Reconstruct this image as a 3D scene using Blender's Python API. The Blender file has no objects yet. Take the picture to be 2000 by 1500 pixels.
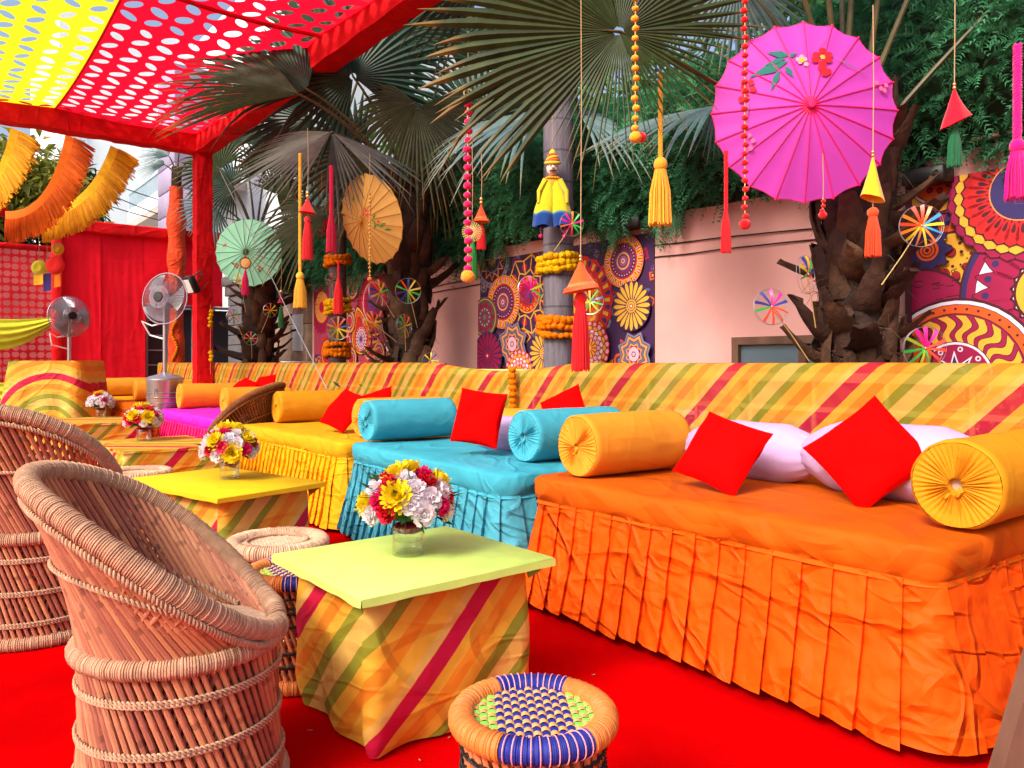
import bpy, math, random
import numpy as np
from mathutils import Vector, Matrix, noise

SC = bpy.context.scene
COL = SC.collection
RND = random.Random(11)
RAD = math.radians
PI = math.pi

# ------------------------------------------------------------------ camera, sky, sun, exposure
CAM_H = 1.25
HZ = 708.0            # horizon row of the 2000 x 1500 photograph
FPX = 1500.0          # focal length in those pixels
cam = bpy.data.cameras.new("camera")
cam.sensor_width = 36.0
cam.lens = 36.0 * FPX / 2000.0
cam.shift_y = -(750.0 - HZ) / 2000.0
cam.clip_start = 0.05
cam.clip_end = 600.0
camo = bpy.data.objects.new("camera", cam)
camo.location = (0, 0, CAM_H)
camo.rotation_euler = (RAD(90), 0, 0)
COL.objects.link(camo)
SC.camera = camo

SUN_EL, SUN_AZ = 40.0, 220.0   # azimuth: where the light comes from, degrees clockwise from +Y
world = bpy.data.worlds.new("World")
SC.world = world
world.use_nodes = True
wn = world.node_tree
wn.nodes.clear()
wo = wn.nodes.new('ShaderNodeOutputWorld')
wb = wn.nodes.new('ShaderNodeBackground')
sky = wn.nodes.new('ShaderNodeTexSky')
sky.sky_type = 'NISHITA'
sky.sun_disc = False
sky.sun_elevation = RAD(SUN_EL)
sky.sun_rotation = RAD(SUN_AZ)
sky.air_density = 1.0
sky.dust_density = 6.0
sky.ozone_density = 1.0
wb.inputs['Strength'].default_value = 0.15
wn.links.new(sky.outputs[0], wb.inputs['Color'])
wn.links.new(wb.outputs[0], wo.inputs['Surface'])

sun = bpy.data.lights.new("sun", 'SUN')
sun.energy = 1.5
sun.angle = RAD(13)
sun.color = (1.0, 0.95, 0.88)
suno = bpy.data.objects.new("sun", sun)
_az, _el = RAD(SUN_AZ), RAD(SUN_EL)
_sd = Vector((math.sin(_az) * math.cos(_el), math.cos(_az) * math.cos(_el), math.sin(_el)))
suno.rotation_euler = _sd.to_track_quat('Z', 'Y').to_euler()
suno.location = (0, 0, 20)
COL.objects.link(suno)

SC.view_settings.view_transform = 'Standard'
SC.view_settings.look = 'None'
SC.view_settings.exposure = 0.88
SC.view_settings.gamma = 1.0
SC.view_settings.use_curve_mapping = False
SC.cycles.max_bounces = 10
SC.cycles.transparent_max_bounces = 16
SC.cycles.sample_clamp_indirect = 6.0
SC.cycles.caustics_reflective = False
SC.cycles.caustics_refractive = False

# ------------------------------------------------------------------ site axes
CA, SA = 0.6198, 0.7848
ROT = math.atan2(-SA, CA)      # an empty turned by ROT has x along the row of sofas, y towards the wall
def P(a, v, z=0.0):
    return Vector((CA * a + SA * v, -SA * a + CA * v, z))
def at(px, py, Y):
    return Vector(((px - 1000.0) / FPX * Y, Y, CAM_H - (py - HZ) / FPX * Y))
def on_v(px, py, v):
    """point on the upright plane at distance v (parallel to the wall) for a photo position"""
    r = (px - 1000.0) / FPX
    a = v * (CA * r - SA) / (CA + SA * r)
    p = P(a, v)
    return Vector((p.x, p.y, CAM_H - (py - HZ) / FPX * p.y))

# ------------------------------------------------------------------ mesh builder
class MB:
    def __init__(s):
        s.v = []; s.f = []; s.m = []; s.uv = {}; s.c = {}
    def add(s, verts, faces, mi=0, col=None, uv=None):
        o = len(s.v)
        s.v.extend([(p[0], p[1], p[2]) for p in verts])
        s.f.extend([tuple(i + o for i in f) for f in faces])
        s.m.extend([mi] * len(faces))
        if col is not None:
            if isinstance(col, list):
                for k, c in enumerate(col): s.c[o + k] = c
            else:
                for k in range(len(verts)): s.c[o + k] = col
        if uv is not None:
            for k, c in enumerate(uv): s.uv[o + k] = c
        return o
    def box(s, c, size, mi=0, mat=None, bev=0.0, col=None):
        x, y, z = size[0] / 2, size[1] / 2, size[2] / 2
        b = min(bev, x * .9, y * .9, z * .9)
        if b <= 0:
            vs = [Vector((i * x, j * y, k * z)) for i in (-1, 1) for j in (-1, 1) for k in (-1, 1)]
            fs = [(0, 1, 3, 2), (4, 6, 7, 5), (0, 4, 5, 1), (2, 3, 7, 6), (0, 2, 6, 4), (1, 5, 7, 3)]
        else:
            vs = []; idx = {}
            for i in (-1, 1):
                for j in (-1, 1):
                    for k in (-1, 1):
                        idx[i, j, k, 0] = len(vs); vs.append(Vector((i * x, j * (y - b), k * (z - b))))
                        idx[i, j, k, 1] = len(vs); vs.append(Vector((i * (x - b), j * y, k * (z - b))))
                        idx[i, j, k, 2] = len(vs); vs.append(Vector((i * (x - b), j * (y - b), k * z)))
            fs = []
            for i in (-1, 1):
                q = [idx[i, -1, -1, 0], idx[i, 1, -1, 0], idx[i, 1, 1, 0], idx[i, -1, 1, 0]]
                fs.append(tuple(q) if i > 0 else tuple(q[::-1]))
                q = [idx[-1, i, -1, 1], idx[-1, i, 1, 1], idx[1, i, 1, 1], idx[1, i, -1, 1]]
                fs.append(tuple(q) if i > 0 else tuple(q[::-1]))
                q = [idx[-1, -1, i, 2], idx[1, -1, i, 2], idx[1, 1, i, 2], idx[-1, 1, i, 2]]
                fs.append(tuple(q) if i > 0 else tuple(q[::-1]))
            for i in (-1, 1):
                for j in (-1, 1):
                    q = [idx[i, j, -1, 0], idx[i, j, -1, 1], idx[i, j, 1, 1], idx[i, j, 1, 0]]
                    fs.append(tuple(q) if i * j > 0 else tuple(q[::-1]))
                    q = [idx[i, -1, j, 0], idx[i, -1, j, 2], idx[i, 1, j, 2], idx[i, 1, j, 0]]
                    fs.append(tuple(q[::-1]) if i * j > 0 else tuple(q))
                    q = [idx[-1, i, j, 1], idx[-1, i, j, 2], idx[1, i, j, 2], idx[1, i, j, 1]]
                    fs.append(tuple(q) if i * j > 0 else tuple(q[::-1]))
                    for k in (-1, 1):
                        q = [idx[i, j, k, 0], idx[i, j, k, 1], idx[i, j, k, 2]]
                        fs.append(tuple(q) if i * j * k > 0 else tuple(q[::-1]))
        c = Vector(c)
        if mat is not None: vs = [mat @ p for p in vs]
        s.add([p + c for p in vs], fs, mi, col)
    def tube(s, path, r, n=8, closed=False, mi=0, cap=True, col=None, twist=0.0, flat=1.0, up=None):
        path = [Vector(p) for p in path]
        m = len(path)
        if m < 2: return
        rr = r if isinstance(r, (list, tuple)) else [r] * m
        tan = []
        for i in range(m):
            if closed: t = path[(i + 1) % m] - path[i - 1]
            else: t = path[min(i + 1, m - 1)] - path[max(i - 1, 0)]
            if t.length < 1e-9: t = Vector((0, 0, 1))
            tan.append(t.normalized())
        t0 = tan[0]
        ref = Vector(up) if up is not None else (Vector((0, 0, 1)) if abs(t0.z) < .9 else Vector((1, 0, 0)))
        nrm = (ref - t0 * ref.dot(t0)).normalized()
        vs = []
        cs = [] if isinstance(col, list) else None
        for i in range(m):
            t = tan[i]
            if up is not None:
                ref = Vector(up)
                q = ref - t * ref.dot(t)
                if q.length > 1e-4: nrm = q.normalized()
            else:
                nrm = nrm - t * nrm.dot(t)
                nrm = nrm.normalized() if nrm.length > 1e-6 else t.orthogonal().normalized()
            b = t.cross(nrm)
            for k in range(n):
                a = 2 * PI * k / n + twist * i
                vs.append(path[i] + (nrm * math.cos(a) * flat + b * math.sin(a)) * rr[i])
                if cs is not None: cs.append(col[i])
        fs = []
        for i in range(m if closed else m - 1):
            j = (i + 1) % m
            for k in range(n):
                l = (k + 1) % n
                fs.append((i * n + k, i * n + l, j * n + l, j * n + k))
        if cap and not closed:
            fs.append(tuple(range(n))[::-1])
            fs.append(tuple((m - 1) * n + k for k in range(n)))
        s.add(vs, fs, mi, cs if cs is not None else col)
    def lathe(s, prof, n=24, mi=0, mat=None, col=None, cap=False, wob=None):
        vs = []; fs = []
        m = len(prof)
        for j in range(n):
            a = 2 * PI * j / n
            for i, (r, z) in enumerate(prof):
                w = wob(a, i / (m - 1), z) if wob else 1.0
                vs.append(Vector((r * w * math.cos(a), r * w * math.sin(a), z)))
        for j in range(n):
            k = (j + 1) % n
            for i in range(m - 1):
                fs.append((j * m + i, k * m + i, k * m + i + 1, j * m + i + 1))
        if cap:
            fs.append(tuple(j * m for j in range(n))[::-1])
            fs.append(tuple(j * m + m - 1 for j in range(n)))
        if mat is not None: vs = [mat @ p for p in vs]
        s.add(vs, fs, mi, col)
    def grid(s, fn, nu, nv, mi=0, closeu=False, uvfn=None, flip=False, colfn=None):
        vs = [fn(i / (nu if closeu else nu - 1), j / (nv - 1)) for i in range(nu) for j in range(nv)]
        uv = [uvfn(i / (nu if closeu else nu - 1), j / (nv - 1)) for i in range(nu) for j in range(nv)] if uvfn else None
        cl = [colfn(i / (nu if closeu else nu - 1), j / (nv - 1)) for i in range(nu) for j in range(nv)] if colfn else None
        fs = []
        for i in range(nu if closeu else nu - 1):
            k = (i + 1) % nu
            for j in range(nv - 1):
                q = (i * nv + j, k * nv + j, k * nv + j + 1, i * nv + j + 1)
                fs.append(q[::-1] if flip else q)
        s.add(vs, fs, mi, cl, uv)
    def ball(s, c, r, n=10, m=6, mi=0, sz=1.0, jit=0.0, col=None, rnd=RND):
        c = Vector(c); vs = [c + Vector((0, 0, -r * sz))]; fs = []
        for j in range(1, m):
            p = PI * j / m - PI / 2
            for i in range(n):
                a = 2 * PI * i / n
                q = r * (1 + (rnd.uniform(-jit, jit) if jit else 0))
                vs.append(c + Vector((q * math.cos(p) * math.cos(a), q * math.cos(p) * math.sin(a), q * sz * math.sin(p))))
        vs.append(c + Vector((0, 0, r * sz)))
        L = len(vs) - 1
        for i in range(n):
            k = (i + 1) % n
            fs.append((0, 1 + k, 1 + i))
            for j in range(m - 2):
                fs.append((1 + j * n + i, 1 + j * n + k, 1 + (j + 1) * n + k, 1 + (j + 1) * n + i))
            fs.append((L, 1 + (m - 2) * n + i, 1 + (m - 2) * n + k))
        s.add(vs, fs, mi, col)
    def mesh(s, name, mats, smooth=True, angle=45):
        me = bpy.data.meshes.new(name)
        me.from_pydata(s.v, [], s.f)
        for m in (mats if isinstance(mats, (list, tuple)) else [mats]): me.materials.append(m)
        if any(s.m): me.polygons.foreach_set('material_index', s.m)
        if s.c:
            at_ = me.color_attributes.new('Col', 'FLOAT_COLOR', 'POINT')
            arr = np.ones((len(s.v), 4), dtype=np.float32); arr[:, :3] = 0
            for k, c in s.c.items(): arr[k, :len(c)] = c
            at_.data.foreach_set('color', arr.ravel())
        if s.uv:
            u = me.uv_layers.new(name='UVMap')
            arr = np.zeros((len(s.v), 2), dtype=np.float32)
            for k, c in s.uv.items(): arr[k] = c
            li = np.empty(len(me.loops), dtype=np.int32); me.loops.foreach_get('vertex_index', li)
            u.data.foreach_set('uv', arr[li].ravel())
        if smooth:
            me.polygons.foreach_set('use_smooth', [True] * len(me.polygons))
            if angle < 179: me.set_sharp_from_angle(angle=RAD(angle))
        me.update()
        return me
    def build(s, name, mats, parent=None, smooth=True, angle=45, loc=None):
        o = bpy.data.objects.new(name, s.mesh(name, mats, smooth, angle))
        COL.objects.link(o)
        if parent is not None: o.parent = parent
        if loc is not None: o.location = loc
        return o

def tag(o, label=None, cat=None, group=None, kind=None):
    if label: o['label'] = label
    if cat: o['category'] = cat
    if group: o['group'] = group
    if kind: o['kind'] = kind
    return o
def thing(name, label, cat, loc=(0, 0, 0), rz=0.0, group=None, scale=1.0):
    o = bpy.data.objects.new(name, None)
    o.empty_display_size = .1
    COL.objects.link(o)
    o.location = loc; o.rotation_euler = (0, 0, rz)
    if scale != 1.0: o.scale = (scale,) * 3
    return tag(o, label, cat, group)
def inst(name, me, parent, mtx=None, mat=None):
    """one more object that shares a mesh"""
    o = bpy.data.objects.new(name, me)
    COL.objects.link(o)
    o.parent = parent
    if mtx is not None: o.matrix_local = mtx
    if mat is not None:
        o.material_slots[0].link = 'OBJECT'; o.material_slots[0].material = mat
    return o
def copy_tree(o, parent=None):
    c = o.copy(); COL.objects.link(c)
    if parent is not None: c.parent = parent
    for ch in list(o.children): copy_tree(ch, c)
    return c
def frame(origin, z, x=None):
    z = Vector(z).normalized()
    x = Vector(x) if x is not None else (Vector((1, 0, 0)) if abs(z.x) < .9 else Vector((0, 1, 0)))
    x = (x - z * x.dot(z)).normalized()
    y = z.cross(x)
    return Matrix.Translation(Vector(origin)) @ Matrix((x, y, z)).transposed().to_4x4()
def fbm(p, o=3):
    return noise.fractal(p, 1.0, 2.0, o)
def ridged(x, y, z):
    return 1.0 - abs(noise.noise(Vector((x, y, z)))) * 2.0
def lerp(a, b, t): return a + (b - a) * t
def sstep(t):
    t = max(0., min(1., t)); return t * t * (3 - 2 * t)

# ------------------------------------------------------------------ materials
def _n(nt, t, **kw):
    n = nt.nodes.new(t)
    for k, v in kw.items(): setattr(n, k, v)
    return n
def mat(name, col, rough=.7, var=.12, vs=7.0, bump=.0, bs=80.0, bd=.004, kind='noise', trans=0.0, alpha=0.0,
        metal=0.0, spec=.3, orand=0.0, colattr=False, crumple=0.0, crs=6.0, sheen=0.0, ctype=None, stretch=None, hue=0.0):
    m = bpy.data.materials.new(name); m.use_nodes = True
    nt = m.node_tree; nt.nodes.clear(); L = nt.links.new
    out = _n(nt, 'ShaderNodeOutputMaterial')
    bs_ = _n(nt, 'ShaderNodeBsdfPrincipled')
    bs_.inputs['Roughness'].default_value = rough
    bs_.inputs['Metallic'].default_value = metal
    bs_.inputs['Specular IOR Level'].default_value = spec
    if sheen: bs_.inputs['Sheen Weight'].default_value = sheen
    tc = _n(nt, 'ShaderNodeTexCoord')
    src = tc.outputs['Object']
    if stretch:
        mp = _n(nt, 'ShaderNodeMapping'); mp.inputs['Scale'].default_value = stretch
        L(src, mp.inputs['Vector']); src = mp.outputs[0]
    if colattr:
        ca = _n(nt, 'ShaderNodeAttribute'); ca.attribute_name = 'Col'
        c = ca.outputs['Color']
    else:
        rgb = _n(nt, 'ShaderNodeRGB'); rgb.outputs[0].default_value = (*col, 1); c = rgb.outputs[0]
    if ctype: c = ctype(nt, L, tc, c)
    if var > 0 or orand > 0:
        hs = _n(nt, 'ShaderNodeHueSaturation')
        L(c, hs.inputs['Color'])
        val = None
        if var > 0:
            tx = _n(nt, 'ShaderNodeTexNoise'); tx.inputs['Scale'].default_value = vs
            tx.inputs['Detail'].default_value = 5; L(src, tx.inputs['Vector'])
            mr = _n(nt, 'ShaderNodeMapRange')
            mr.inputs['From Min'].default_value = .3; mr.inputs['From Max'].default_value = .7
            mr.inputs['To Min'].default_value = 1 - var; mr.inputs['To Max'].default_value = 1 + var
            L(tx.outputs['Fac'], mr.inputs['Value']); val = mr.outputs[0]
        if orand > 0:
            oi = _n(nt, 'ShaderNodeObjectInfo')
            m2 = _n(nt, 'ShaderNodeMapRange')
            m2.inputs['To Min'].default_value = 1 - orand; m2.inputs['To Max'].default_value = 1 + orand
            L(oi.outputs['Random'], m2.inputs['Value'])
            if val is not None:
                mu = _n(nt, 'ShaderNodeMath', operation='MULTIPLY')
                L(val, mu.inputs[0]); L(m2.outputs[0], mu.inputs[1]); val = mu.outputs[0]
            else: val = m2.outputs[0]
            if hue > 0:
                m3 = _n(nt, 'ShaderNodeMapRange')
                m3.inputs['To Min'].default_value = .5 - hue; m3.inputs['To Max'].default_value = .5 + hue
                L(oi.outputs['Random'], m3.inputs['Value']); L(m3.outputs[0], hs.inputs['Hue'])
        L(val, hs.inputs['Value']); c = hs.outputs[0]
    L(c, bs_.inputs['Base Color'])
    nrm = None
    if crumple > 0:
        hsum = None
        # long nearly straight creases: zero lines of stretched noise seen at several angles, each fading in and out
        for k, (rot, sc_, w_) in enumerate((((.5, .7, .3), 1.0, 1.0), ((-.9, -.8, .5), 1.15, .9), ((.2, 1.45, -.3), 1.3, .7), ((1.3, .1, 1.1), 1.7, .55), ((-.3, -1.25, .9), 2.3, .45))):
            mp = _n(nt, 'ShaderNodeMapping'); mp.inputs['Rotation'].default_value = rot
            mp.inputs['Location'].default_value = (k * 3.1, k * 1.7, k * 5.3)
            q = crs * sc_; mp.vector_type = 'TEXTURE'; mp.inputs['Scale'].default_value = (1 / (q * .95), 1 / (q * .30), 1 / (q * .30))
            L(src, mp.inputs['Vector'])
            nz = _n(nt, 'ShaderNodeTexNoise'); nz.inputs['Scale'].default_value = 1.0; nz.inputs['Detail'].default_value = 1.0; nz.inputs['Roughness'].default_value = .35
            L(mp.outputs[0], nz.inputs['Vector'])
            sb = _n(nt, 'ShaderNodeMath', operation='SUBTRACT'); sb.inputs[1].default_value = .5; L(nz.outputs['Fac'], sb.inputs[0])
            ab = _n(nt, 'ShaderNodeMath', operation='ABSOLUTE'); L(sb.outputs[0], ab.inputs[0])
            mr = _n(nt, 'ShaderNodeMapRange'); mr.inputs['From Max'].default_value = .06
            mr.inputs['To Min'].default_value = w_; mr.inputs['To Max'].default_value = 0
            L(ab.outputs[0], mr.inputs['Value'])
            mk = _n(nt, 'ShaderNodeTexNoise'); mk.inputs['Scale'].default_value = crs * .55; mk.inputs['Detail'].default_value = 0
            L(mp.outputs[0], mk.inputs['Vector']); mk.inputs['Scale'].default_value = .8
            m2 = _n(nt, 'ShaderNodeMapRange', interpolation_type='SMOOTHSTEP'); m2.inputs['From Min'].default_value = .38; m2.inputs['From Max'].default_value = .62
            L(mk.outputs['Fac'], m2.inputs['Value'])
            mu = _n(nt, 'ShaderNodeMath', operation='MULTIPLY'); L(mr.outputs[0], mu.inputs[0]); L(m2.outputs[0], mu.inputs[1])
            if hsum is None: hsum = mu.outputs[0]
            else:
                aa = _n(nt, 'ShaderNodeMath', operation='ADD'); L(hsum, aa.inputs[0]); L(mu.outputs[0], aa.inputs[1]); hsum = aa.outputs[0]
        sn = _n(nt, 'ShaderNodeTexNoise'); sn.inputs['Scale'].default_value = crs * .9; sn.inputs['Detail'].default_value = 3
        L(src, sn.inputs['Vector'])
        ab = _n(nt, 'ShaderNodeMath', operation='MULTIPLY_ADD'); ab.inputs[1].default_value = 1.6
        L(sn.outputs['Fac'], ab.inputs[0]); L(hsum, ab.inputs[2])
        bp = _n(nt, 'ShaderNodeBump'); bp.inputs['Strength'].default_value = crumple; bp.inputs['Distance'].default_value = .028
        L(ab.outputs[0], bp.inputs['Height']); nrm = bp.outputs[0]
    if bump > 0:
        if kind == 'noise':
            tx = _n(nt, 'ShaderNodeTexNoise'); tx.inputs['Detail'].default_value = 6
            h = tx.outputs['Fac']
        elif kind == 'voronoi':
            tx = _n(nt, 'ShaderNodeTexVoronoi'); h = tx.outputs['Distance']
        else:
            tx = _n(nt, 'ShaderNodeTexWave'); tx.inputs['Distortion'].default_value = 2.0; tx.inputs['Detail'].default_value = 2
            h = tx.outputs['Fac']
        tx.inputs['Scale'].default_value = bs
        L(src, tx.inputs['Vector'])
        bp = _n(nt, 'ShaderNodeBump'); bp.inputs['Strength'].default_value = bump; bp.inputs['Distance'].default_value = bd
        L(h, bp.inputs['Height'])
        if nrm is not None: L(nrm, bp.inputs['Normal'])
        nrm = bp.outputs[0]
    if nrm is not None: L(nrm, bs_.inputs['Normal'])
    sh = bs_.outputs[0]
    if trans > 0:
        tl = _n(nt, 'ShaderNodeBsdfTranslucent'); L(c, tl.inputs['Color'])
        if nrm is not None: L(nrm, tl.inputs['Normal'])
        mx = _n(nt, 'ShaderNodeMixShader'); mx.inputs[0].default_value = trans
        L(sh, mx.inputs[1]); L(tl.outputs[0], mx.inputs[2]); sh = mx.outputs[0]
    if alpha > 0:
        tp = _n(nt, 'ShaderNodeBsdfTransparent')
        mx = _n(nt, 'ShaderNodeMixShader'); mx.inputs[0].default_value = alpha
        L(sh, mx.inputs[1]); L(tp.outputs[0], mx.inputs[2]); sh = mx.outputs[0]
    L(sh, out.inputs['Surface'])
    return m

def stripes(nt, L, tc, c):
    """woven stripe cloth: the stripe runs along lines of equal UV x (metres)"""
    uv = _n(nt, 'ShaderNodeUVMap')
    nz = _n(nt, 'ShaderNodeTexNoise'); nz.inputs['Scale'].default_value = 9; nz.inputs['Detail'].default_value = 3
    L(tc.outputs['Object'], nz.inputs['Vector'])
    sx = _n(nt, 'ShaderNodeSeparateXYZ'); L(uv.outputs[0], sx.inputs[0])
    ad = _n(nt, 'ShaderNodeMath', operation='MULTIPLY_ADD'); ad.inputs[1].default_value = .012
    L(nz.outputs['Fac'], ad.inputs[0]); L(sx.outputs['X'], ad.inputs[2])
    dv = _n(nt, 'ShaderNodeMath', operation='DIVIDE'); dv.inputs[1].default_value = .78; L(ad.outputs[0], dv.inputs[0])
    fr = _n(nt, 'ShaderNodeMath', operation='FRACT'); L(dv.outputs[0], fr.inputs[0])
    rp = _n(nt, 'ShaderNodeValToRGB'); rp.color_ramp.interpolation = 'CONSTANT'
    Y = (.71, .37, .030, 1); Y2 = (.67, .42, .09, 1); O = (.71, .23, .012, 1); G = (.25, .25, .018, 1); RD = (.50, .004, .045, 1)
    st = [(0, RD), (.115, Y), (.195, O), (.285, Y), (.37, G), (.45, Y2), (.58, G), (.66, Y), (.745, O), (.835, Y), (.94, Y2)]
    el = rp.color_ramp.elements
    el[0].position = st[0][0]; el[0].color = st[0][1]
    el[1].position = st[1][0]; el[1].color = st[1][1]
    for p, q in st[2:]:
        e = el.new(p); e.color = q
    L(fr.outputs[0], rp.inputs[0])
    # the weft crosses the warp: faint bands across the stripes
    fy = _n(nt, 'ShaderNodeMath', operation='MULTIPLY'); fy.inputs[1].default_value = 1 / .24; L(sx.outputs['Y'], fy.inputs[0])
    fr2 = _n(nt, 'ShaderNodeMath', operation='FRACT'); L(fy.outputs[0], fr2.inputs[0])
    gt = _n(nt, 'ShaderNodeMath', operation='GREATER_THAN'); gt.inputs[1].default_value = .55; L(fr2.outputs[0], gt.inputs[0])
    mx = _n(nt, 'ShaderNodeMixRGB', blend_type='MULTIPLY'); mx.inputs[2].default_value = (1.0, .92, .88, 1)
    L(gt.outputs[0], mx.inputs[0]); L(rp.outputs[0], mx.inputs[1])
    return mx.outputs[0]

def bands(axis, scale, dark):
    """fine bands along an axis: bamboo nodes, trunk rings"""
    def f(nt, L, tc, c):
        sx = _n(nt, 'ShaderNodeSeparateXYZ'); L(tc.outputs['Object'], sx.inputs[0])
        oi = _n(nt, 'ShaderNodeObjectInfo')
        ml = _n(nt, 'ShaderNodeMath', operation='MULTIPLY_ADD'); ml.inputs[1].default_value = scale
        L(sx.outputs[axis], ml.inputs[0]); L(oi.outputs['Random'], ml.inputs[2])
        fr = _n(nt, 'ShaderNodeMath', operation='FRACT'); L(ml.outputs[0], fr.inputs[0])
        gt = _n(nt, 'ShaderNodeMath', operation='GREATER_THAN'); gt.inputs[1].default_value = .93; L(fr.outputs[0], gt.inputs[0])
        mx = _n(nt, 'ShaderNodeMixRGB', blend_type='MULTIPLY'); mx.inputs[2].default_value = (dark, dark, dark, 1)
        L(gt.outputs[0], mx.inputs[0]); L(c, mx.inputs[1])
        return mx.outputs[0]
    return f

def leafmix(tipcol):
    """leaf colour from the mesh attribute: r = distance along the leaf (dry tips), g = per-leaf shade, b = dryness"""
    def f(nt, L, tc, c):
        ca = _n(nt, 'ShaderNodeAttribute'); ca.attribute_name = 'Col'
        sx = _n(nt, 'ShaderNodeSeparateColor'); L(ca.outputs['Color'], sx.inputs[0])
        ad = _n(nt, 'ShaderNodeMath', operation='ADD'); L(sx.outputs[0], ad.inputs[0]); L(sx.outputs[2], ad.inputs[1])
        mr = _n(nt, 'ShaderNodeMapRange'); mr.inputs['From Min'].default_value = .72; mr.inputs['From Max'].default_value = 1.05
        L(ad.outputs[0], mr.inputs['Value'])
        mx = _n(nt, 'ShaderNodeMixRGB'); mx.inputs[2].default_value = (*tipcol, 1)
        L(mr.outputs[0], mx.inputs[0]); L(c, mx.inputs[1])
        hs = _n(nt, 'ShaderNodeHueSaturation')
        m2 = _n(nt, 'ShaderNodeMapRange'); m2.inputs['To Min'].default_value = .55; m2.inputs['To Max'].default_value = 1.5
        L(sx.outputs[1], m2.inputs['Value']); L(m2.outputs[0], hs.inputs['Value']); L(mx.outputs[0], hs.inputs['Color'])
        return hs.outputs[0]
    return f

MT = {}
def _defmats():
    D = MT
    D['carpet'] = mat('red carpet', (.47, .0005, .0012), .98, .16, 2.2, .35, 420, .003, spec=.0)
    D['paving'] = mat('grey paving', (.22, .17, .14), .85, .25, 2.2, .4, 30, .006)
    D['orange'] = mat('orange satin cloth', (.74, .074, .0006), .62, .10, 5, .12, 300, .002, crumple=.85, crs=5.0, trans=.05, spec=.12)
    D['orange_top'] = mat('orange sheet', (.50, .080, .001), .7, .10, 5, .12, 300, .002, crumple=.50, crs=3.0, spec=.12)
    D['blue'] = mat('turquoise satin cloth', (.055, .30, .39), .6, .10, 5, .12, 300, .002, crumple=.8, crs=5.5, trans=.05, spec=.15)
    D['blue_top'] = mat('turquoise sheet', (.040, .31, .41), .65, .08, 5, .12, 300, .002, crumple=.45, crs=3.4, spec=.15)
    D['yellow'] = mat('yellow cloth', (.76, .33, .004), .65, .10, 5, .12, 300, .002, crumple=.5, crs=6, trans=.05, spec=.12)
    D['yellow_top'] = mat('yellow sheet', (.66, .30, .008), .65, .08, 5, .12, 300, .002, crumple=.42, crs=3.4, spec=.1)
    D['pink'] = mat('magenta cloth', (.72, .006, .14), .65, .10, 5, .12, 300, .002, crumple=.4, crs=8)
    D['pink_top'] = mat('magenta sheet', (.78, .006, .46), .65, .08, 5, .12, 300, .002, crumple=.25, crs=5)
    D['mustard'] = mat('mustard bolster cloth', (.55, .225, .008), .75, .08, 6, .15, 350, .002, crumple=.10, crs=4, spec=.12)
    D['amber'] = mat('amber bolster cloth', (.66, .25, .020), .72, .08, 6, .15, 350, .002, crumple=.10, crs=4, spec=.12)
    D['blue_b'] = mat('turquoise bolster cloth', (.050, .33, .43), .65, .08, 6, .15, 350, .002, crumple=.14, crs=5, spec=.15)
    D['redcush'] = mat('red cotton', (.70, .001, .001), .9, .07, 6, .25, 420, .002, crumple=.16, crs=4, spec=.03)
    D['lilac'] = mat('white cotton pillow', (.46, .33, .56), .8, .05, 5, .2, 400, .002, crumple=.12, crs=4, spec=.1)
    D['plug'] = mat('bolster core foam', (.45, .30, .20), .9)
    D['dark'] = mat('dark underside', (.03, .015, .012), .9)
    D['stripe'] = mat('striped sheer cloth', (1, 1, 1), .7, .07, 12, .15, 260, .002, ctype=stripes, crumple=.35, crs=4.5, trans=.15, alpha=.0)
    D['sheer'] = mat('striped sheer drape', (1, 1, 1), .7, .06, 12, .10, 260, .002, ctype=stripes, crumple=.12, crs=3, trans=.34, alpha=.24)
    D['lime'] = mat('lime painted board', (.52, .70, .15), .5, .09, 9, .08, 60, .002, spec=.3, crumple=.05, crs=2)
    D['yellowboard'] = mat('yellow cloth board', (.76, .45, .010), .7, .05, 3, .08, 60, .002, crumple=.14, crs=3, spec=.15)
    D['cane'] = mat('split cane', (.43, .155, .085), .5, .28, 26, .25, 60, .002, orand=.32, ctype=bands('Z', 1.7, .62), spec=.35, stretch=(1, 1, .35), hue=.012)
    D['cane_dk'] = mat('dark cane', (.17, .055, .02), .5, .25, 26, .25, 60, .002, orand=.3, ctype=bands('Z', 3.1, .5), stretch=(1, 1, .35))
    D['cane_or'] = mat('orange cane', (.50, .15, .06), .42, .25, 26, .25, 60, .002, orand=.28, ctype=bands('Z', 1.7, .6), spec=.4, stretch=(1, 1, .35))
    D['rope'] = mat('sisal cord', (.47, .275, .175), .9, .22, 30, .5, 240, .003, spec=.1)
    D['rope_lt'] = mat('pale sisal cord', (.60, .385, .255), .9, .2, 30, .5, 240, .003, spec=.1)
    D['rope_dk'] = mat('brown cord', (.22, .085, .035), .8, .22, 30, .5, 240, .003, spec=.1)
    D['cord_or'] = mat('orange plastic cord', (.58, .17, .035), .5, .1, 60, .4, 300, .002)
    D['cord_bl'] = mat('blue cord', (.012, .02, .22), .6, .15, 60, .4, 300, .002)
    D['cord_gr'] = mat('lime cord', (.20, .72, .07), .6, .15, 60, .4, 300, .002)
    D['cord_pk'] = mat('pink cord', (.75, .30, .33), .6, .1, 60, .4, 300, .002)
    D['cord_bk'] = mat('black cord', (.012, .012, .012), .6)
    D['tan'] = mat('tan woven strap', (.76, .36, .13), .6, .1, 60, .4, 300, .002)
    D['string'] = mat('hemp string', (.42, .27, .14), .9)
    D['redframe'] = mat('red wrapped cloth', (.60, .006, .010), .8, .14, 4, .2, 200, .003, crumple=.5, crs=3, stretch=(1, 1, .7), spec=.1)
    D['redroof'] = mat('red perforated cloth', (.76, .006, .030), .8, .06, 3, trans=.65, spec=.05)
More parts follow.
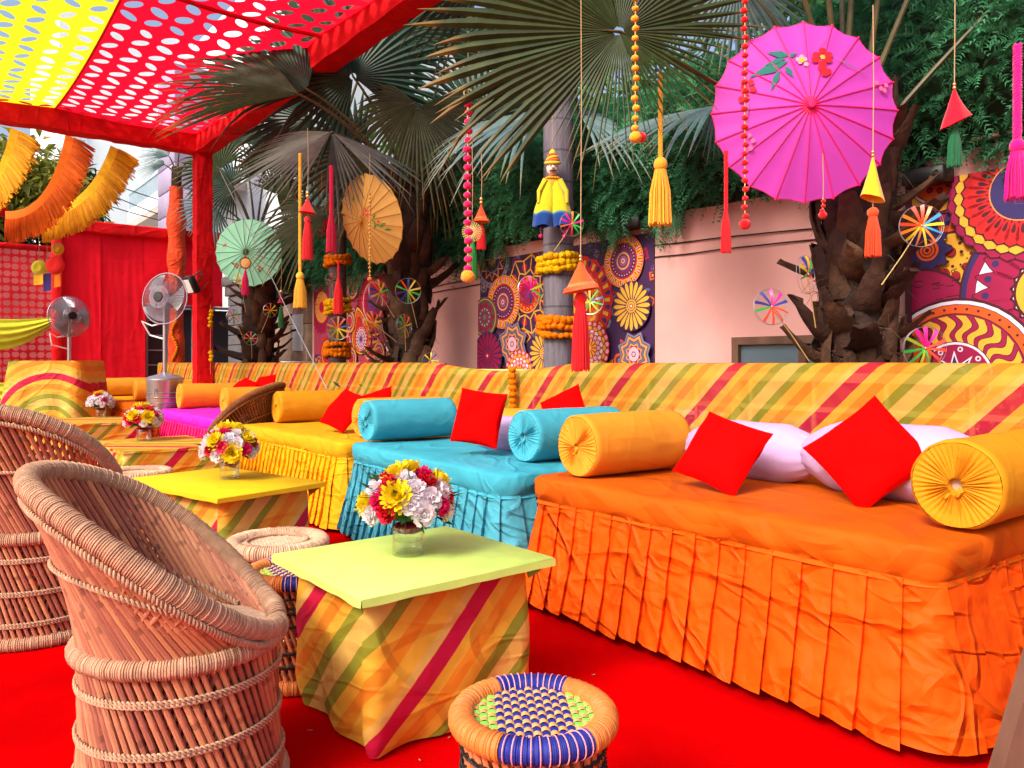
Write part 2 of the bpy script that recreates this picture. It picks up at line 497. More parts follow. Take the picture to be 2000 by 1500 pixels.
    D['yelroof'] = mat('yellow perforated cloth', (.86, .78, .02), .8, .05, 3, trans=.65, spec=.05)
    D['redscreen'] = mat('red screen cloth', (.80, .010, .025), .85, .14, 1.6, .1, 150, .003, crumple=.22, crs=1.6, trans=.12, spec=.05)
    D['redscreen2'] = mat('bright red lace cloth', (.72, .02, .03), .85, .12, 2.0, crumple=.2, crs=2, trans=.4)
    D['wall'] = mat('salmon plaster', (.66, .35, .325), .9, .15, .9, .25, 40, .004, spec=.1)
    D['granite'] = mat('granite cladding', (.38, .27, .21), .7, .25, 5, .2, 60, .003)
    D['purplewall'] = mat('white plaster', (.74, .74, .80), .9, .06, 2)
    D['slate'] = mat('slate cladding', (.115, .11, .12), .8, .2, 5, .4, 30, .006)
    D['print'] = mat('printed vinyl', (1, 1, 1), .6, .04, 6, colattr=True)
    D['painted'] = mat('painted marks', (1, 1, 1), .7, .0, colattr=True)
    D['bracket'] = mat('black metal', (.012, .011, .012), .45, .1, 10)
    D['steel'] = mat('brushed steel', (.46, .43, .47), .28, .06, 10, metal=.85, spec=.5)
    D['chrome'] = mat('chrome wire', (.27, .24, .31), .3, .0, metal=.4, spec=.6)
    D['greymetal'] = mat('painted gate steel', (.30, .31, .36), .5, .06, 8)
    D['darkglass'] = mat('dark panel', (.03, .026, .035), .35, .1, 3)
    D['black'] = mat('black plastic', (.012, .012, .014), .4)
    D['whiteplast'] = mat('white reflector', (.80, .80, .80), .3)
    D['wood'] = mat('weathered wood', (.14, .07, .045), .7, .3, 9, .3, 60, .004, stretch=(1, 1, .3))
    D['yellowrail'] = mat('yellow painted rail', (.86, .66, .22), .5, .08, 8)
    D['gold'] = mat('gold bead', (.80, .44, .16), .28, .0, metal=.8, spec=.5)
    D['thread'] = mat('thread tassel', (1, 1, 1), .85, .10, 60, .5, 220, .003, colattr=True, sheen=.3, spec=.1)
    D['puff'] = mat('wool pompom', (1, 1, 1), .95, .12, 90, .9, 260, .006, colattr=True, sheen=.3, spec=.05)
    D['marigold_o'] = mat('orange marigold', (.78, .19, .004), .9, .25, 90, .9, 160, .01, kind='voronoi', spec=.05)
    D['marigold_y'] = mat('yellow marigold', (.78, .42, .006), .9, .25, 90, .9, 160, .01, kind='voronoi', spec=.05)
    D['paper_pk'] = mat('pink parasol silk', (.80, .085, .66), .55, .05, 5, trans=.5)
    D['paper_ye'] = mat('amber parasol paper', (.86, .50, .13), .6, .06, 5, trans=.4)
    D['paper_gr'] = mat('mint parasol silk', (.36, .92, .66), .6, .06, 5, trans=.12)
    D['rib_pk'] = mat('pink rib', (.70, .01, .12), .5)
    D['rib_ye'] = mat('ochre rib', (.50, .20, .02), .5)
    D['rib_gr'] = mat('green rib', (.03, .12, .05), .5)
    D['ribbon'] = mat('foil ribbon', (1, 1, 1), .35, .0, colattr=True, spec=.5, trans=.15)
    D['palm'] = mat('fan palm blade', (.036, .053, .015), .5, .22, 14, .0, spec=.22, trans=.22, ctype=leafmix((.30, .17, .035)))
    D['palm_dk'] = mat('dark fan palm blade', (.017, .046, .025), .4, .2, 14, spec=.4, trans=.14, ctype=leafmix((.14, .08, .03)))
    D['palm_gy'] = mat('grey fan palm blade', (.085, .088, .078), .45, .2, 14, spec=.4, trans=.10, ctype=leafmix((.22, .15, .06)))
    D['palm_bl'] = mat('blue fan palm blade', (.10, .165, .165), .45, .18, 14, spec=.45, trans=.2, ctype=leafmix((.22, .2, .1)))
    D['palm_br'] = mat('dry fan palm blade', (.046, .050, .020), .55, .2, 14, spec=.25, trans=.18, ctype=leafmix((.24, .13, .04)))
    D['petiole'] = mat('palm stalk', (.085, .070, .030), .5, .25, 12, .3, 40, .003)
    D['boot'] = mat('palm boot', (.052, .022, .012), .75, .45, 14, .8, 40, .012, orand=.5, stretch=(1, 1, .4), hue=.012)
    D['fibre'] = mat('palm fibre', (.075, .036, .02), .9, .3, 20)
    D['trunkcore'] = mat('palm trunk bark', (.028, .015, .011), .9, .4, 12, .8, 25, .02)
    D['greytrunk'] = mat('ringed grey trunk', (.135, .12, .15), .8, .25, 9, .5, 25, .01, stretch=(4, 4, .5), ctype=bands('Z', 3.7, .55))
    D['browntrunk'] = mat('ringed brown trunk', (.085, .055, .058), .8, .25, 9, .5, 25, .01, stretch=(4, 4, .5), ctype=bands('Z', 3.7, .6))
    D['fern'] = mat('trailing fern', (.050, .215, .095), .6, .1, 3, trans=.30, spec=.25, ctype=leafmix((.09, .24, .05)))
    D['leaf_a'] = mat('bright foliage', (.075, .20, .05), .55, .1, 3, trans=.35, ctype=leafmix((.16, .28, .05)))
    D['leaf_y'] = mat('yellowing foliage', (.20, .22, .03), .55, .1, 3, trans=.4, ctype=leafmix((.46, .32, .03)))
    D['leaf_d'] = mat('dark foliage', (.022, .05, .02), .55, .1, 3, trans=.2, ctype=leafmix((.05, .09, .03)))
    D['banana'] = mat('banana leaf', (.09, .34, .05), .45, .1, 6, trans=.4)
    D['bark'] = mat('bark', (.06, .045, .035), .9, .3, 9, .6, 20, .02)
    D['house'] = mat('white painted facade', (.70, .76, .80), .85, .05, .8)
    D['house2'] = mat('mauve cladding', (.33, .28, .42), .8, .08, 2)
    D['soffit'] = mat('buff soffit', (.50, .40, .36), .9)
    D['winglass'] = mat('window glass', (.10, .14, .18), .12, .05, 2, spec=.6)
    D['railpaint'] = mat('blue grey railing', (.32, .42, .50), .5)
    D['petal_y'] = mat('yellow chrysanthemum', (.82, .62, .006), .6, .10, 40, trans=.25)
    D['petal_w'] = mat('white carnation', (.86, .79, .84), .7, .05, 40, trans=.45)
    D['petal_r'] = mat('crimson carnation', (.60, .003, .02), .7, .15, 40, trans=.15)
    D['petal_p'] = mat('pink carnation', (.74, .006, .13), .7, .15, 40, trans=.2)
    D['stemgreen'] = mat('bouquet leaves', (.022, .075, .02), .6, .2, 20, trans=.2)
    D['wrap'] = mat('dark red petals in vase', (.22, .01, .02), .6, .3, 40, .5, 60, .01)
    D['limecloth'] = mat('lime swag satin', (.58, .62, .03), .55, .08, 5, crumple=.15, crs=3, trans=.1)
    D['dollface'] = mat('painted wood face', (.72, .52, .44), .5)
    D['straw'] = mat('straw', (.60, .42, .16), .8, .15, 20)
    D['bandcloth'] = mat('bunting cloth', (1, 1, 1), .8, .12, 12, .3, 200, .003, colattr=True, trans=.2)
    D['litter'] = mat('litter', (.38, .16, .10), .9)
    # clear glass and water: thin walls that hardly bend the view, reflecting at grazing angles
    for nm, tint, base in (('glass', (.975, .99, .98), .05), ('water', (.99, .99, .93), .02)):
        m = bpy.data.materials.new(nm); m.use_nodes = True; nt = m.node_tree; nt.nodes.clear(); L = nt.links.new
        out = _n(nt, 'ShaderNodeOutputMaterial'); tp = _n(nt, 'ShaderNodeBsdfTransparent'); tp.inputs[0].default_value = (*tint, 1)
        gl = _n(nt, 'ShaderNodeBsdfGlossy'); gl.inputs['Roughness'].default_value = .03
        fr = _n(nt, 'ShaderNodeLayerWeight'); fr.inputs['Blend'].default_value = .18
        tx = _n(nt, 'ShaderNodeTexNoise'); tx.inputs['Scale'].default_value = 9
        ml = _n(nt, 'ShaderNodeMath', operation='MULTIPLY'); ml.inputs[1].default_value = base; L(tx.outputs['Fac'], ml.inputs[0])
        ad = _n(nt, 'ShaderNodeMath', operation='MULTIPLY_ADD'); ad.inputs[1].default_value = .55
        L(fr.outputs['Facing'], ad.inputs[0]); L(ml.outputs[0], ad.inputs[2])
        mx = _n(nt, 'ShaderNodeMixShader'); L(ad.outputs[0], mx.inputs[0]); L(tp.outputs[0], mx.inputs[1]); L(gl.outputs[0], mx.inputs[2]); L(mx.outputs[0], out.inputs['Surface'])
        D[nm] = m
_defmats()
# ================================================================== THE SETTING
def sheet(name, x0, x1, y0, y1, z, m, n=2, kind='structure', loc=(0, 0, 0), rz=0.0, amp=0.0):
    b = MB()
    b.grid(lambda s, t: Vector((lerp(x0, x1, s), lerp(y0, y1, t), z + (amp * fbm(Vector((s * 30, t * 30, 1.3))) if amp else 0))), n, n)
    o = b.build(name, m); o.location = loc; o.rotation_euler.z = rz
    return tag(o, kind=kind)
sheet('ground', -250, 250, -60, 400, -.012, MT['paving'])
# the carpet follows the sofas; it ends a little before the railing
sheet('carpet', -9.2, 4.5, -6.5, 3.66, 0.0, MT['carpet'], 60, loc=(0, 0, 0), rz=ROT, amp=.002)
_b = MB()
for k in range(75):
    a, v = RND.uniform(-5.5, 1.2), RND.uniform(-.5, 2.3)
    p = P(a, v, .006); d = Vector((RND.uniform(-1, 1), RND.uniform(-1, 1), RND.uniform(-.1, .2))).normalized()
    _b.tube([p, p + d * RND.uniform(.008, .026)], RND.uniform(.0012, .003), 4)
tag(_b.build('carpet_litter', MT['litter']), kind='stuff')

# ------------------------------------------------------------------ foliage helpers (numpy)
def raw_mesh(name, V, F, m, cols=None, smooth=False):
    me = bpy.data.meshes.new(name)
    nv, nf, k = len(V), len(F), F.shape[1]
    me.vertices.add(nv); me.vertices.foreach_set('co', V.astype(np.float32).ravel())
    me.loops.add(nf * k); me.loops.foreach_set('vertex_index', F.astype(np.int32).ravel())
    me.polygons.add(nf); me.polygons.foreach_set('loop_start', np.arange(0, nf * k, k, dtype=np.int32))
    me.materials.append(m)
    if cols is not None:
        c = me.color_attributes.new('Col', 'FLOAT_COLOR', 'POINT')
        c.data.foreach_set('color', np.hstack([cols, np.ones((nv, 1))]).astype(np.float32).ravel())
    me.update(calc_edges=True)
    me.validate()
    if smooth: me.polygons.foreach_set('use_smooth', [True] * nf)
    return me
def _norm(a): return a / np.maximum(np.linalg.norm(a, axis=1, keepdims=True), 1e-9)
def leaf_cloud(name, pts, dirs, length, width, m, parent=None, shade=None, dry=0.0, seed=1, fold=.25):
    rg = np.random.default_rng(seed)
    n = len(pts); dirs = _norm(dirs)
    up = rg.normal(size=(n, 3)) * .5 + np.array([0, 0, 1.0])
    side = _norm(np.cross(dirs, up)); nrm = np.cross(side, dirs)
    L = (length * rg.uniform(.6, 1.3, n))[:, None]; W = (width * rg.uniform(.7, 1.3, n))[:, None]
    V = np.stack([pts, pts + dirs * L * .45 + side * W * .5 + nrm * W * fold, pts + dirs * L - nrm * L * .15,
                  pts + dirs * L * .45 - side * W * .5 + nrm * W * fold], 1).reshape(-1, 3)
    i = np.arange(n)[:, None] * 4
    F = np.vstack([i + np.array([[0, 1, 2]]), i + np.array([[0, 2, 3]])])
    sh = rg.uniform(0, 1, n) if shade is None else np.clip(shade + rg.uniform(-.2, .2, n), 0, 1)
    C = np.zeros((n, 4, 3)); C[:, :, 1] = sh[:, None]; C[:, 2, 0] = .6; C[:, :, 2] = (rg.uniform(0, 1, n) < dry)[:, None] * rg.uniform(.3, .9, n)[:, None]
    me = raw_mesh(name, V, F, m, C.reshape(-1, 3))
    o = bpy.data.objects.new(name, me); COL.objects.link(o)
    if parent: o.parent = parent
    return o
def fern_cloud(name, pts, dirs, length, m, parent=None, shade=None, seed=1, nl=9, lw=.012):
    """feathery sprigs: each has a drooping axis with pairs of needle leaflets"""
    rg = np.random.default_rng(seed)
    n = len(pts); dirs = _norm(dirs)
    up = rg.normal(size=(n, 3)); side = _norm(np.cross(dirs, up)); nrm = np.cross(side, dirs)
    L = length * rg.uniform(.5, 1.35, n)
    Vs = []; Cs = []
    sh = rg.uniform(0, 1, n) if shade is None else np.clip(shade + rg.uniform(-.22, .22, n), 0, 1)
    for k in range(nl):
        t = (k + .7) / nl
        base = pts + dirs * (L * t)[:, None] + np.array([0, 0, -1.0]) * (L * .45 * t * t)[:, None]
        for s in (-1, 1):
            ll = (L * .42 * (1 - t * .55) * rg.uniform(.7, 1.2, n))[:, None]
            d = _norm(dirs * .75 + side * s * .85 + nrm * rg.uniform(-.4, .4, n)[:, None] + np.array([0, 0, -.25]))
            w = np.cross(d, nrm) * lw
            Vs.append(np.stack([base + w, base - w, base + d * ll], 1))
            c = np.zeros((n, 3, 3)); c[:, :, 1] = sh[:, None]; c[:, 2, 0] = .4; c[:, :, 2] = .35 * (t > .6)
            Cs.append(c)
    V = np.concatenate(Vs, 0).reshape(-1, 3); C = np.concatenate(Cs, 0).reshape(-1, 3)
    F = np.arange(len(V)).reshape(-1, 3)
    me = raw_mesh(name, V, F, m, C)
    o = bpy.data.objects.new(name, me); COL.objects.link(o)
    if parent: o.parent = parent
    return o

# ------------------------------------------------------------------ boundary wall and what is fixed to it
WV = 5.23
def wall():
    w = thing('boundary_wall', 'salmon plaster boundary wall behind the palms, topped by trailing fern', 'wall', P(0, WV), ROT)
    b = MB(); b.box((-5.45, .12, 1.31), (12.9, .24, 2.62)); b.build('plaster', MT['wall'], w)
    b = MB()
    b.box((-5.45, .10, 2.655), (12.9, .30, .07), bev=.01); b.build('coping', MT['wall'], w)
    b = MB()
    for z, dz in ((2.25, .05), (2.16, .03)):
        pts = [(x, -.012 - .006 * math.sin(x * 3), z + dz * math.sin(x * .9) + .012 * noise.noise(Vector((x * 2, z, 0)))) for x in np.linspace(-11.8, .9, 90)]
        b.tube(pts, .006, 5)
    b.build('cable', MT['bracket'], w)
    # the service window low in the wall behind the big palm
    f = MB()
    x0, x1, z1 = -3.72, -2.50, 1.45
    f.box(((x0 + x1) / 2, -.03, z1 - .03), (x1 - x0, .07, .06)); 
    for x in (x0 + .03, (x0 + x1) / 2, x1 - .03): f.box((x, -.03, z1 - .36), (.06, .065, .60))
    fr = f.build('window_frame', MT['wood'], w)
    for k in range(2):
        g = MB(); g.box((lerp(x0, x1, .25 + .5 * k), -.015, z1 - .36), ((x1 - x0) / 2 - .07, .012, .58)); g.build('pane', MT['winglass'], fr)
    return w
wall()
def bracket(px, py):
    p = on_v(px, py, WV - .02)
    t = thing('wall_bracket', '', 'bracket', p, ROT, 'black brackets under the fern')
    b = MB(); b.box((0, -.03, .08), (.07, .06, .30), bev=.006); b.build('back_plate', MT['bracket'], t)
    b = MB(); b.box((.10, -.11, -.06), (.26, .16, .10), bev=.01); b.build('lamp_box', MT['bracket'], t)
    return t
bracket(1795, 338)['label'] = 'black bracket on the wall above the bold painted panel, right of the pink parasol'
bracket(1238, 428)['label'] = 'black bracket just above the right corner of the mandala panel'
bracket(940, 492)['label'] = 'black bracket above the left corner of the mandala panel'
bracket(590, 556)['label'] = 'black bracket at the far left end of the salmon wall'

def side_wall():
    w = thing('granite_wall', 'granite block wall at the far left end of the salmon wall', 'wall', P(-12.0, WV - .05), ROT)
    rr = random.Random(3)
    for r in range(4):
        for c in range(3):
            b = MB(); b.box((-.28 - c * .56, .1, .32 + r * .63), (.55, .2, .62), bev=.008)
            b.build('stone_block', MT['granite'], w)
    b = MB(); b.box((-.35, -.01, 1.75), (.42, .02, .62), bev=.004); b.build('white_plate', MT['house'], w)
    p = thing('slate_pillar', 'dark slate clad gate pillar beside the far left palm', 'pillar', P(-15.6, 5.6), ROT)
    for k in range(15):
        b = MB(); s = .80 if k < 13 else .80 + .1 * (k - 12)
        b.box((0, 0, .1 + k * .2), (s + rr.uniform(-.02, .02), s, .19), bev=.01); b.build('slate_course', MT['slate'], p)
    h = thing('white_gatehouse', 'white rendered gatehouse wall behind the slate pillar', 'wall', P(-14.5, 7.0), ROT)
    b = MB(); b.box((0, 0, 1.6), (5.0, .3, 3.2)); b.build('wall', MT['purplewall'], h)
    b = MB(); b.box((0, -.17, 2.95), (5.0, .05, .10)); b.build('red_band', MT['redcush'], h)
side_wall()

# ------------------------------------------------------------------ printed panels
def _clip(poly, r):
    for ax, lim, sg in ((0, r[0], 1), (0, r[1], -1), (1, r[2], 1), (1, r[3], -1)):
        out = []
        for i in range(len(poly)):
            a, b = poly[i - 1], poly[i]
            da, db = (a[ax] - lim) * sg, (b[ax] - lim) * sg
            if da >= 0 and db >= 0: out.append(b)
            elif da >= 0 > db or da < 0 <= db:
                t = da / (da - db); q = (a[0] + (b[0] - a[0]) * t, a[1] + (b[1] - a[1]) * t)
                out.append(q)
                if db >= 0: out.append(b)
        poly = out
        if len(poly) < 3: return []
    return poly
class Print:
    def __init__(s, x0, x1, z0, z1): s.r = (x0, x1, z0, z1); s.L = 1; s.p = []
    def poly(s, pts, col, clip=True):
        q = _clip(list(pts), s.r) if clip else list(pts)
        if len(q) >= 3: s.p.append((q, s.L, col))
    def up(s): s.L += 1
    def ring(s, c, r0, r1, col, n=44, a0=0, a1=2 * PI, wob=None):
        for k in range(n):
            a, b = lerp(a0, a1, k / n), lerp(a0, a1, (k + 1) / n)
            w = (lambda t: 1) if wob is None else wob
            q = [(c[0] + r * w(t) * math.cos(t), c[1] + r * w(t) * math.sin(t)) for r, t in ((r0, a), (r1, a), (r1, b), (r0, b))]
            if r0 <= 0: q = [(c[0], c[1])] + q[1:3]
            s.poly(q, col)
        s.up()
    def disc(s, c, r, col, n=36, wob=None): s.ring(c, 0, r, col, n, wob=wob)
    def dots(s, c, n, r, rad, col, off=0.0, m=9):
        for k in range(n):
            a = 2 * PI * (k + off) / n
            q = (c[0] + r * math.cos(a), c[1] + r * math.sin(a))
            s.poly([(q[0] + rad * math.cos(t * 2 * PI / m), q[1] + rad * math.sin(t * 2 * PI / m)) for t in range(m)], col)
        s.up()
    def petal(s, c, a, r0, r1, w, col, round_=.72):
        d = (math.cos(a), math.sin(a)); e = (-d[1], d[0]); pts = []
        prof = [(0, .12), (.25, .55), (.5, .85), (round_, 1.0), (.9, .72), (1, 0)]
        for t, h in prof: pts.append((c[0] + d[0] * lerp(r0, r1, t) + e[0] * h * w, c[1] + d[1] * lerp(r0, r1, t) + e[1] * h * w))
        for t, h in prof[-2::-1]: pts.append((c[0] + d[0] * lerp(r0, r1, t) - e[0] * h * w, c[1] + d[1] * lerp(r0, r1, t) - e[1] * h * w))
        s.poly(pts, col)
    def petals(s, c, n, r0, r1, w, col, off=0.0, out=None, ow=.010, a0=0, a1=2 * PI):
        if out:
            for k in range(n): s.petal(c, lerp(a0, a1, (k + off) / n), r0 - ow, r1 + ow, w + ow, out)
            s.up()
        for k in range(n): s.petal(c, lerp(a0, a1, (k + off) / n), r0, r1, w, col)
        s.up()
    def star(s, c, n, r0, r1, col, off=0.0):
        pts = []
        for k in range(2 * n):
            a = PI * (k + off * 2) / n; r = r1 if k % 2 == 0 else r0
            pts.append((c[0] + r * math.cos(a), c[1] + r * math.sin(a)))
        for k in range(2 * n): s.poly([c, pts[k - 1], pts[k]], col)
        s.up()
    def wedge(s, c, n, r0, r1, f0, f1, col, off=0.0):
        for k in range(n):
            a = 2 * PI * (k + off) / n; h0, h1 = PI / n * f0, PI / n * f1
            s.poly([(c[0] + r * math.cos(t), c[1] + r * math.sin(t)) for r, t in ((r0, a - h0), (r1, a - h1), (r1, a + h1), (r0, a + h0))], col)
        s.up()
    def line(s, p, q, w, col):
        d = Vector((q[0] - p[0], q[1] - p[1])); 
        if d.length < 1e-6: return
        e = Vector((-d.y, d.x)).normalized() * w / 2
        s.poly([(p[0] + e.x, p[1] + e.y), (q[0] + e.x, q[1] + e.y), (q[0] - e.x, q[1] - e.y), (p[0] - e.x, p[1] - e.y)], col)
    def blob(s, pts, col):
        c = (sum(p[0] for p in pts) / len(pts), sum(p[1] for p in pts) / len(pts))
        for k in range(len(pts)): s.poly([c, pts[k - 1], pts[k]], col)
        s.up()
    def build(s, name, parent, m, y0=-.011, step=.0005):
        b = MB()
        for q, l, col in s.p:
            b.add([(x, y0 - l * step, z) for x, z in q], [tuple(range(len(q)))], 0, col)
        return b.build(name, m, parent, smooth=False)
cYEL = (.72, .36, .03); cRED = (.50, .012, .016); cPUR = (.045, .014, .065); cMAG = (.29, .005, .055); cORA = (.66, .085, .010)
cGRY = (.17, .16, .24); cPNK = (.66, .36, .46); cTAN = (.68, .25, .07); cDRK = (.060, .006, .016); cVIO = (.13, .03, .17); cBLU = (.09, .12, .22); cIND = (.03, .02, .11); cWHT = (.72, .62, .74)

def panel(label, a0, a1, z0, z1):
    t = thing('printed_panel', label, 'wall panel', P(0, WV - .002), ROT, 'printed panels on the salmon wall')
    b = MB(); b.box(((a0 + a1) / 2, -.006, (z0 + z1) / 2), (a1 - a0, .010, z1 - z0)); b.build('board', MT['bracket'], t)
    return t, Print(a0, a1, z0, z1)
def loc(px, py):
    p = on_v(px, py, WV - .02); return (CA * p.x - SA * p.y, p.z), p.y / FPX

def mandala_panel():
    t, k = panel('wide panel of packed yellow, red and purple mandalas behind the garlanded grey trunk', -7.2, -4.57, .5, 2.41)
    k.poly([(-7.2, .5), (-4.57, .5), (-4.57, 2.41), (-7.2, 2.41)], cPUR); k.up()
    rr = random.Random(5)
    for i in range(150):
        c = (rr.uniform(-7.2, -4.57), rr.uniform(1.1, 2.41)); s = rr.uniform(.03, .085); co = rr.choice([cRED, cORA, cVIO, cBLU, cTAN, cMAG, cGRY])
        n = rr.choice([3, 4, 4, 8]); o = rr.uniform(0, 6)
        k.poly([(c[0] + s * math.cos(o + 2 * PI * j / n), c[1] + s * math.sin(o + 2 * PI * j / n)) for j in range(n)], co); 
        k.L += 1
        k.poly([(c[0] + s * .6 * math.cos(o + 2 * PI * j / n), c[1] + s * .6 * math.sin(o + 2 * PI * j / n)) for j in range(n)], cPUR); k.L += 1
        k.poly([(c[0] + s * .3 * math.cos(o + 2 * PI * j / n), c[1] + s * .3 * math.sin(o + 2 * PI * j / n)) for j in range(n)], rr.choice([cTAN, cGRY, cRED])); k.L = 2
    k.L = 6
    def sunwheel(px, py, rp):
        c, s = loc(px, py); r = rp * s
        k.disc(c, r, cRED); k.ring(c, r * .97, r, cTAN)
        k.wedge(c, 18, r * .70, r * .95, .78, .50, cYEL); k.wedge(c, 18, r * .74, r * .96, .30, .05, cRED)
        k.wedge(c, 18, r * .70, r * .95, .16, .16, cPNK, .5)
        k.disc(c, r * .66, cRED); k.disc(c, r * .63, cPUR); k.dots(c, 26, r * .55, r * .03, cPNK)
        k.ring(c, r * .44, r * .48, cMAG); k.disc(c, r * .42, cVIO); k.ring(c, r * .27, r * .33, cYEL)
        k.disc(c, r * .22, cMAG); k.ring(c, r * .14, r * .18, cGRY); k.disc(c, r * .10, cPNK); k.disc(c, r * .05, cRED)
    def daisy(px, py, rp, pc, dk, cc):
        c, s = loc(px, py); r = rp * s
        k.disc(c, r * .98, dk); k.petals(c, 20, r * .27, r * .97, r * .085, pc)
        k.disc(c, r * .26, cc); k.ring(c, r * .17, r * .20, dk); k.disc(c, r * .10, cRED); k.disc(c, r * .05, cWHT)
    def starry(px, py, rp):
        c, s = loc(px, py); r = rp * s
        for f, col in ((1.0, cPUR), (.97, cGRY), (.85, cPUR), (.80, cTAN), (.66, cPUR), (.62, cBLU), (.52, cPUR), (.49, cTAN), (.40, cMAG), (.36, cPUR)):
            k.star(c, 8, r * f * .76, r * f, col, .5)
        k.disc(c, r * .30, cPNK, 10); k.ring(c, r * .08, r * .12, cDRK, 10)
    def lotus(px, py, rp, c1=cPNK):
        c, s = loc(px, py); r = rp * s
        k.disc(c, r, cRED); k.petals(c, 22, r * .74, r * .99, r * .085, c1, .5, cRED)
        k.petals(c, 16, r * .50, r * .84, r * .115, cYEL, 0, cRED); k.petals(c, 16, r * .45, r * .70, r * .09, cWHT, .5, cRED)
        k.petals(c, 14, r * .24, r * .56, r * .08, cPNK, 0, cRED); k.petals(c, 12, r * .14, r * .38, r * .05, cYEL, .5, cRED)
        k.star(c, 12, r * .08, r * .19, cYEL)
    def web(px, py, rp):
        c, s = loc(px, py); r = rp * s
        k.star(c, 9, r * .80, r, cPUR)
        for i in range(9):
            a = 2 * PI * i / 9; b2 = 2 * PI * (i + 1) / 9; m = (a + b2) / 2
            pt = lambda rr_, t: (c[0] + rr_ * r * math.cos(t), c[1] + rr_ * r * math.sin(t))
            k.poly([pt(.60, m - .1), pt(.72, m - .14), pt(.80, m), pt(.72, m + .14), pt(.60, m + .1)], cRED)
            for p, q in (((.98, a), (.84, m)), ((.84, m), (.98, b2)), ((.98, a), (.62, a)), ((.62, a), (.50, m)), ((.50, m), (.62, b2)), ((.84, m), (.50, m))):
                k.L += 1; k.line(pt(*p), pt(*q), r * .035, cYEL); k.L -= 1
        k.L += 2
        k.disc(c, r * .46, cYEL); k.disc(c, r * .43, cRED); k.dots(c, 16, r * .36, r * .045, cYEL); k.dots(c, 16, r * .36, r * .025, cRED)
        k.disc(c, r * .26, cMAG); k.star(c, 10, r * .08, r * .17, cVIO)
    def scallop(px, py, rp):
        c, s = loc(px, py); r = rp * s
        k.disc(c, r, cRED, 80, lambda t: 1 + .03 * math.cos(t * 18))
        k.petals(c, 18, r * .78, r * .95, r * .055, cIND, .5); k.wedge(c, 18, r * .76, r * .92, .25, .28, cYEL)
        k.disc(c, r * .68, cORA, 60, lambda t: 1 + .05 * math.cos(t * 18)); k.ring(c, r * .52, r * .60, cYEL, 60, wob=lambda t: 1 + .05 * math.cos(t * 18))
        k.disc(c, r * .40, cMAG); k.disc(c, r * .3, cYEL); k.disc(c, r * .2, cRED)
    def greyring(px, py, rp):
        c, s = loc(px, py); r = rp * s
        k.disc(c, r, cGRY); k.dots(c, 28, r * .90, r * .035, cDRK); k.disc(c, r * .80, cDRK); k.star(c, 12, r * .52, r * .76, cTAN)
        k.star(c, 12, r * .46, r * .68, cPUR); k.ring(c, r * .42, r * .46, cGRY); k.star(c, 10, r * .3, r * .42, cDRK); k.star(c, 10, r * .14, r * .26, cORA)
    def crimson(px, py, rp):
        c, s = loc(px, py); r = rp * s
        k.disc(c, r, (.10, .09, .07)); k.ring(c, r * .86, r * .9, cYEL); k.star(c, 9, r * .6, r * .82, cMAG); k.disc(c, r * .5, (.10, .09, .07)); k.dots(c, 12, r * .4, r * .05, cPNK); k.disc(c, r * .25, cMAG); k.star(c, 8, r * .1, r * .2, cGRY)
    web(1030, 575, 80); scallop(1133, 590, 88); greyring(962, 508, 55); sunwheel(984, 590, 52); sunwheel(1220, 510, 52)
    crimson(950, 620, 40); daisy(1237, 598, 50, cYEL, cPUR, cYEL); starry(1005, 672, 48); daisy(957, 695, 48, cMAG, cPUR, cMAG)
    lotus(1158, 680, 52); starry(1245, 692, 48); lotus(1022, 730, 46); daisy(1070, 690, 44, cYEL, cPUR, cYEL)
    k.build('print', t, MT['print'])
mandala_panel()

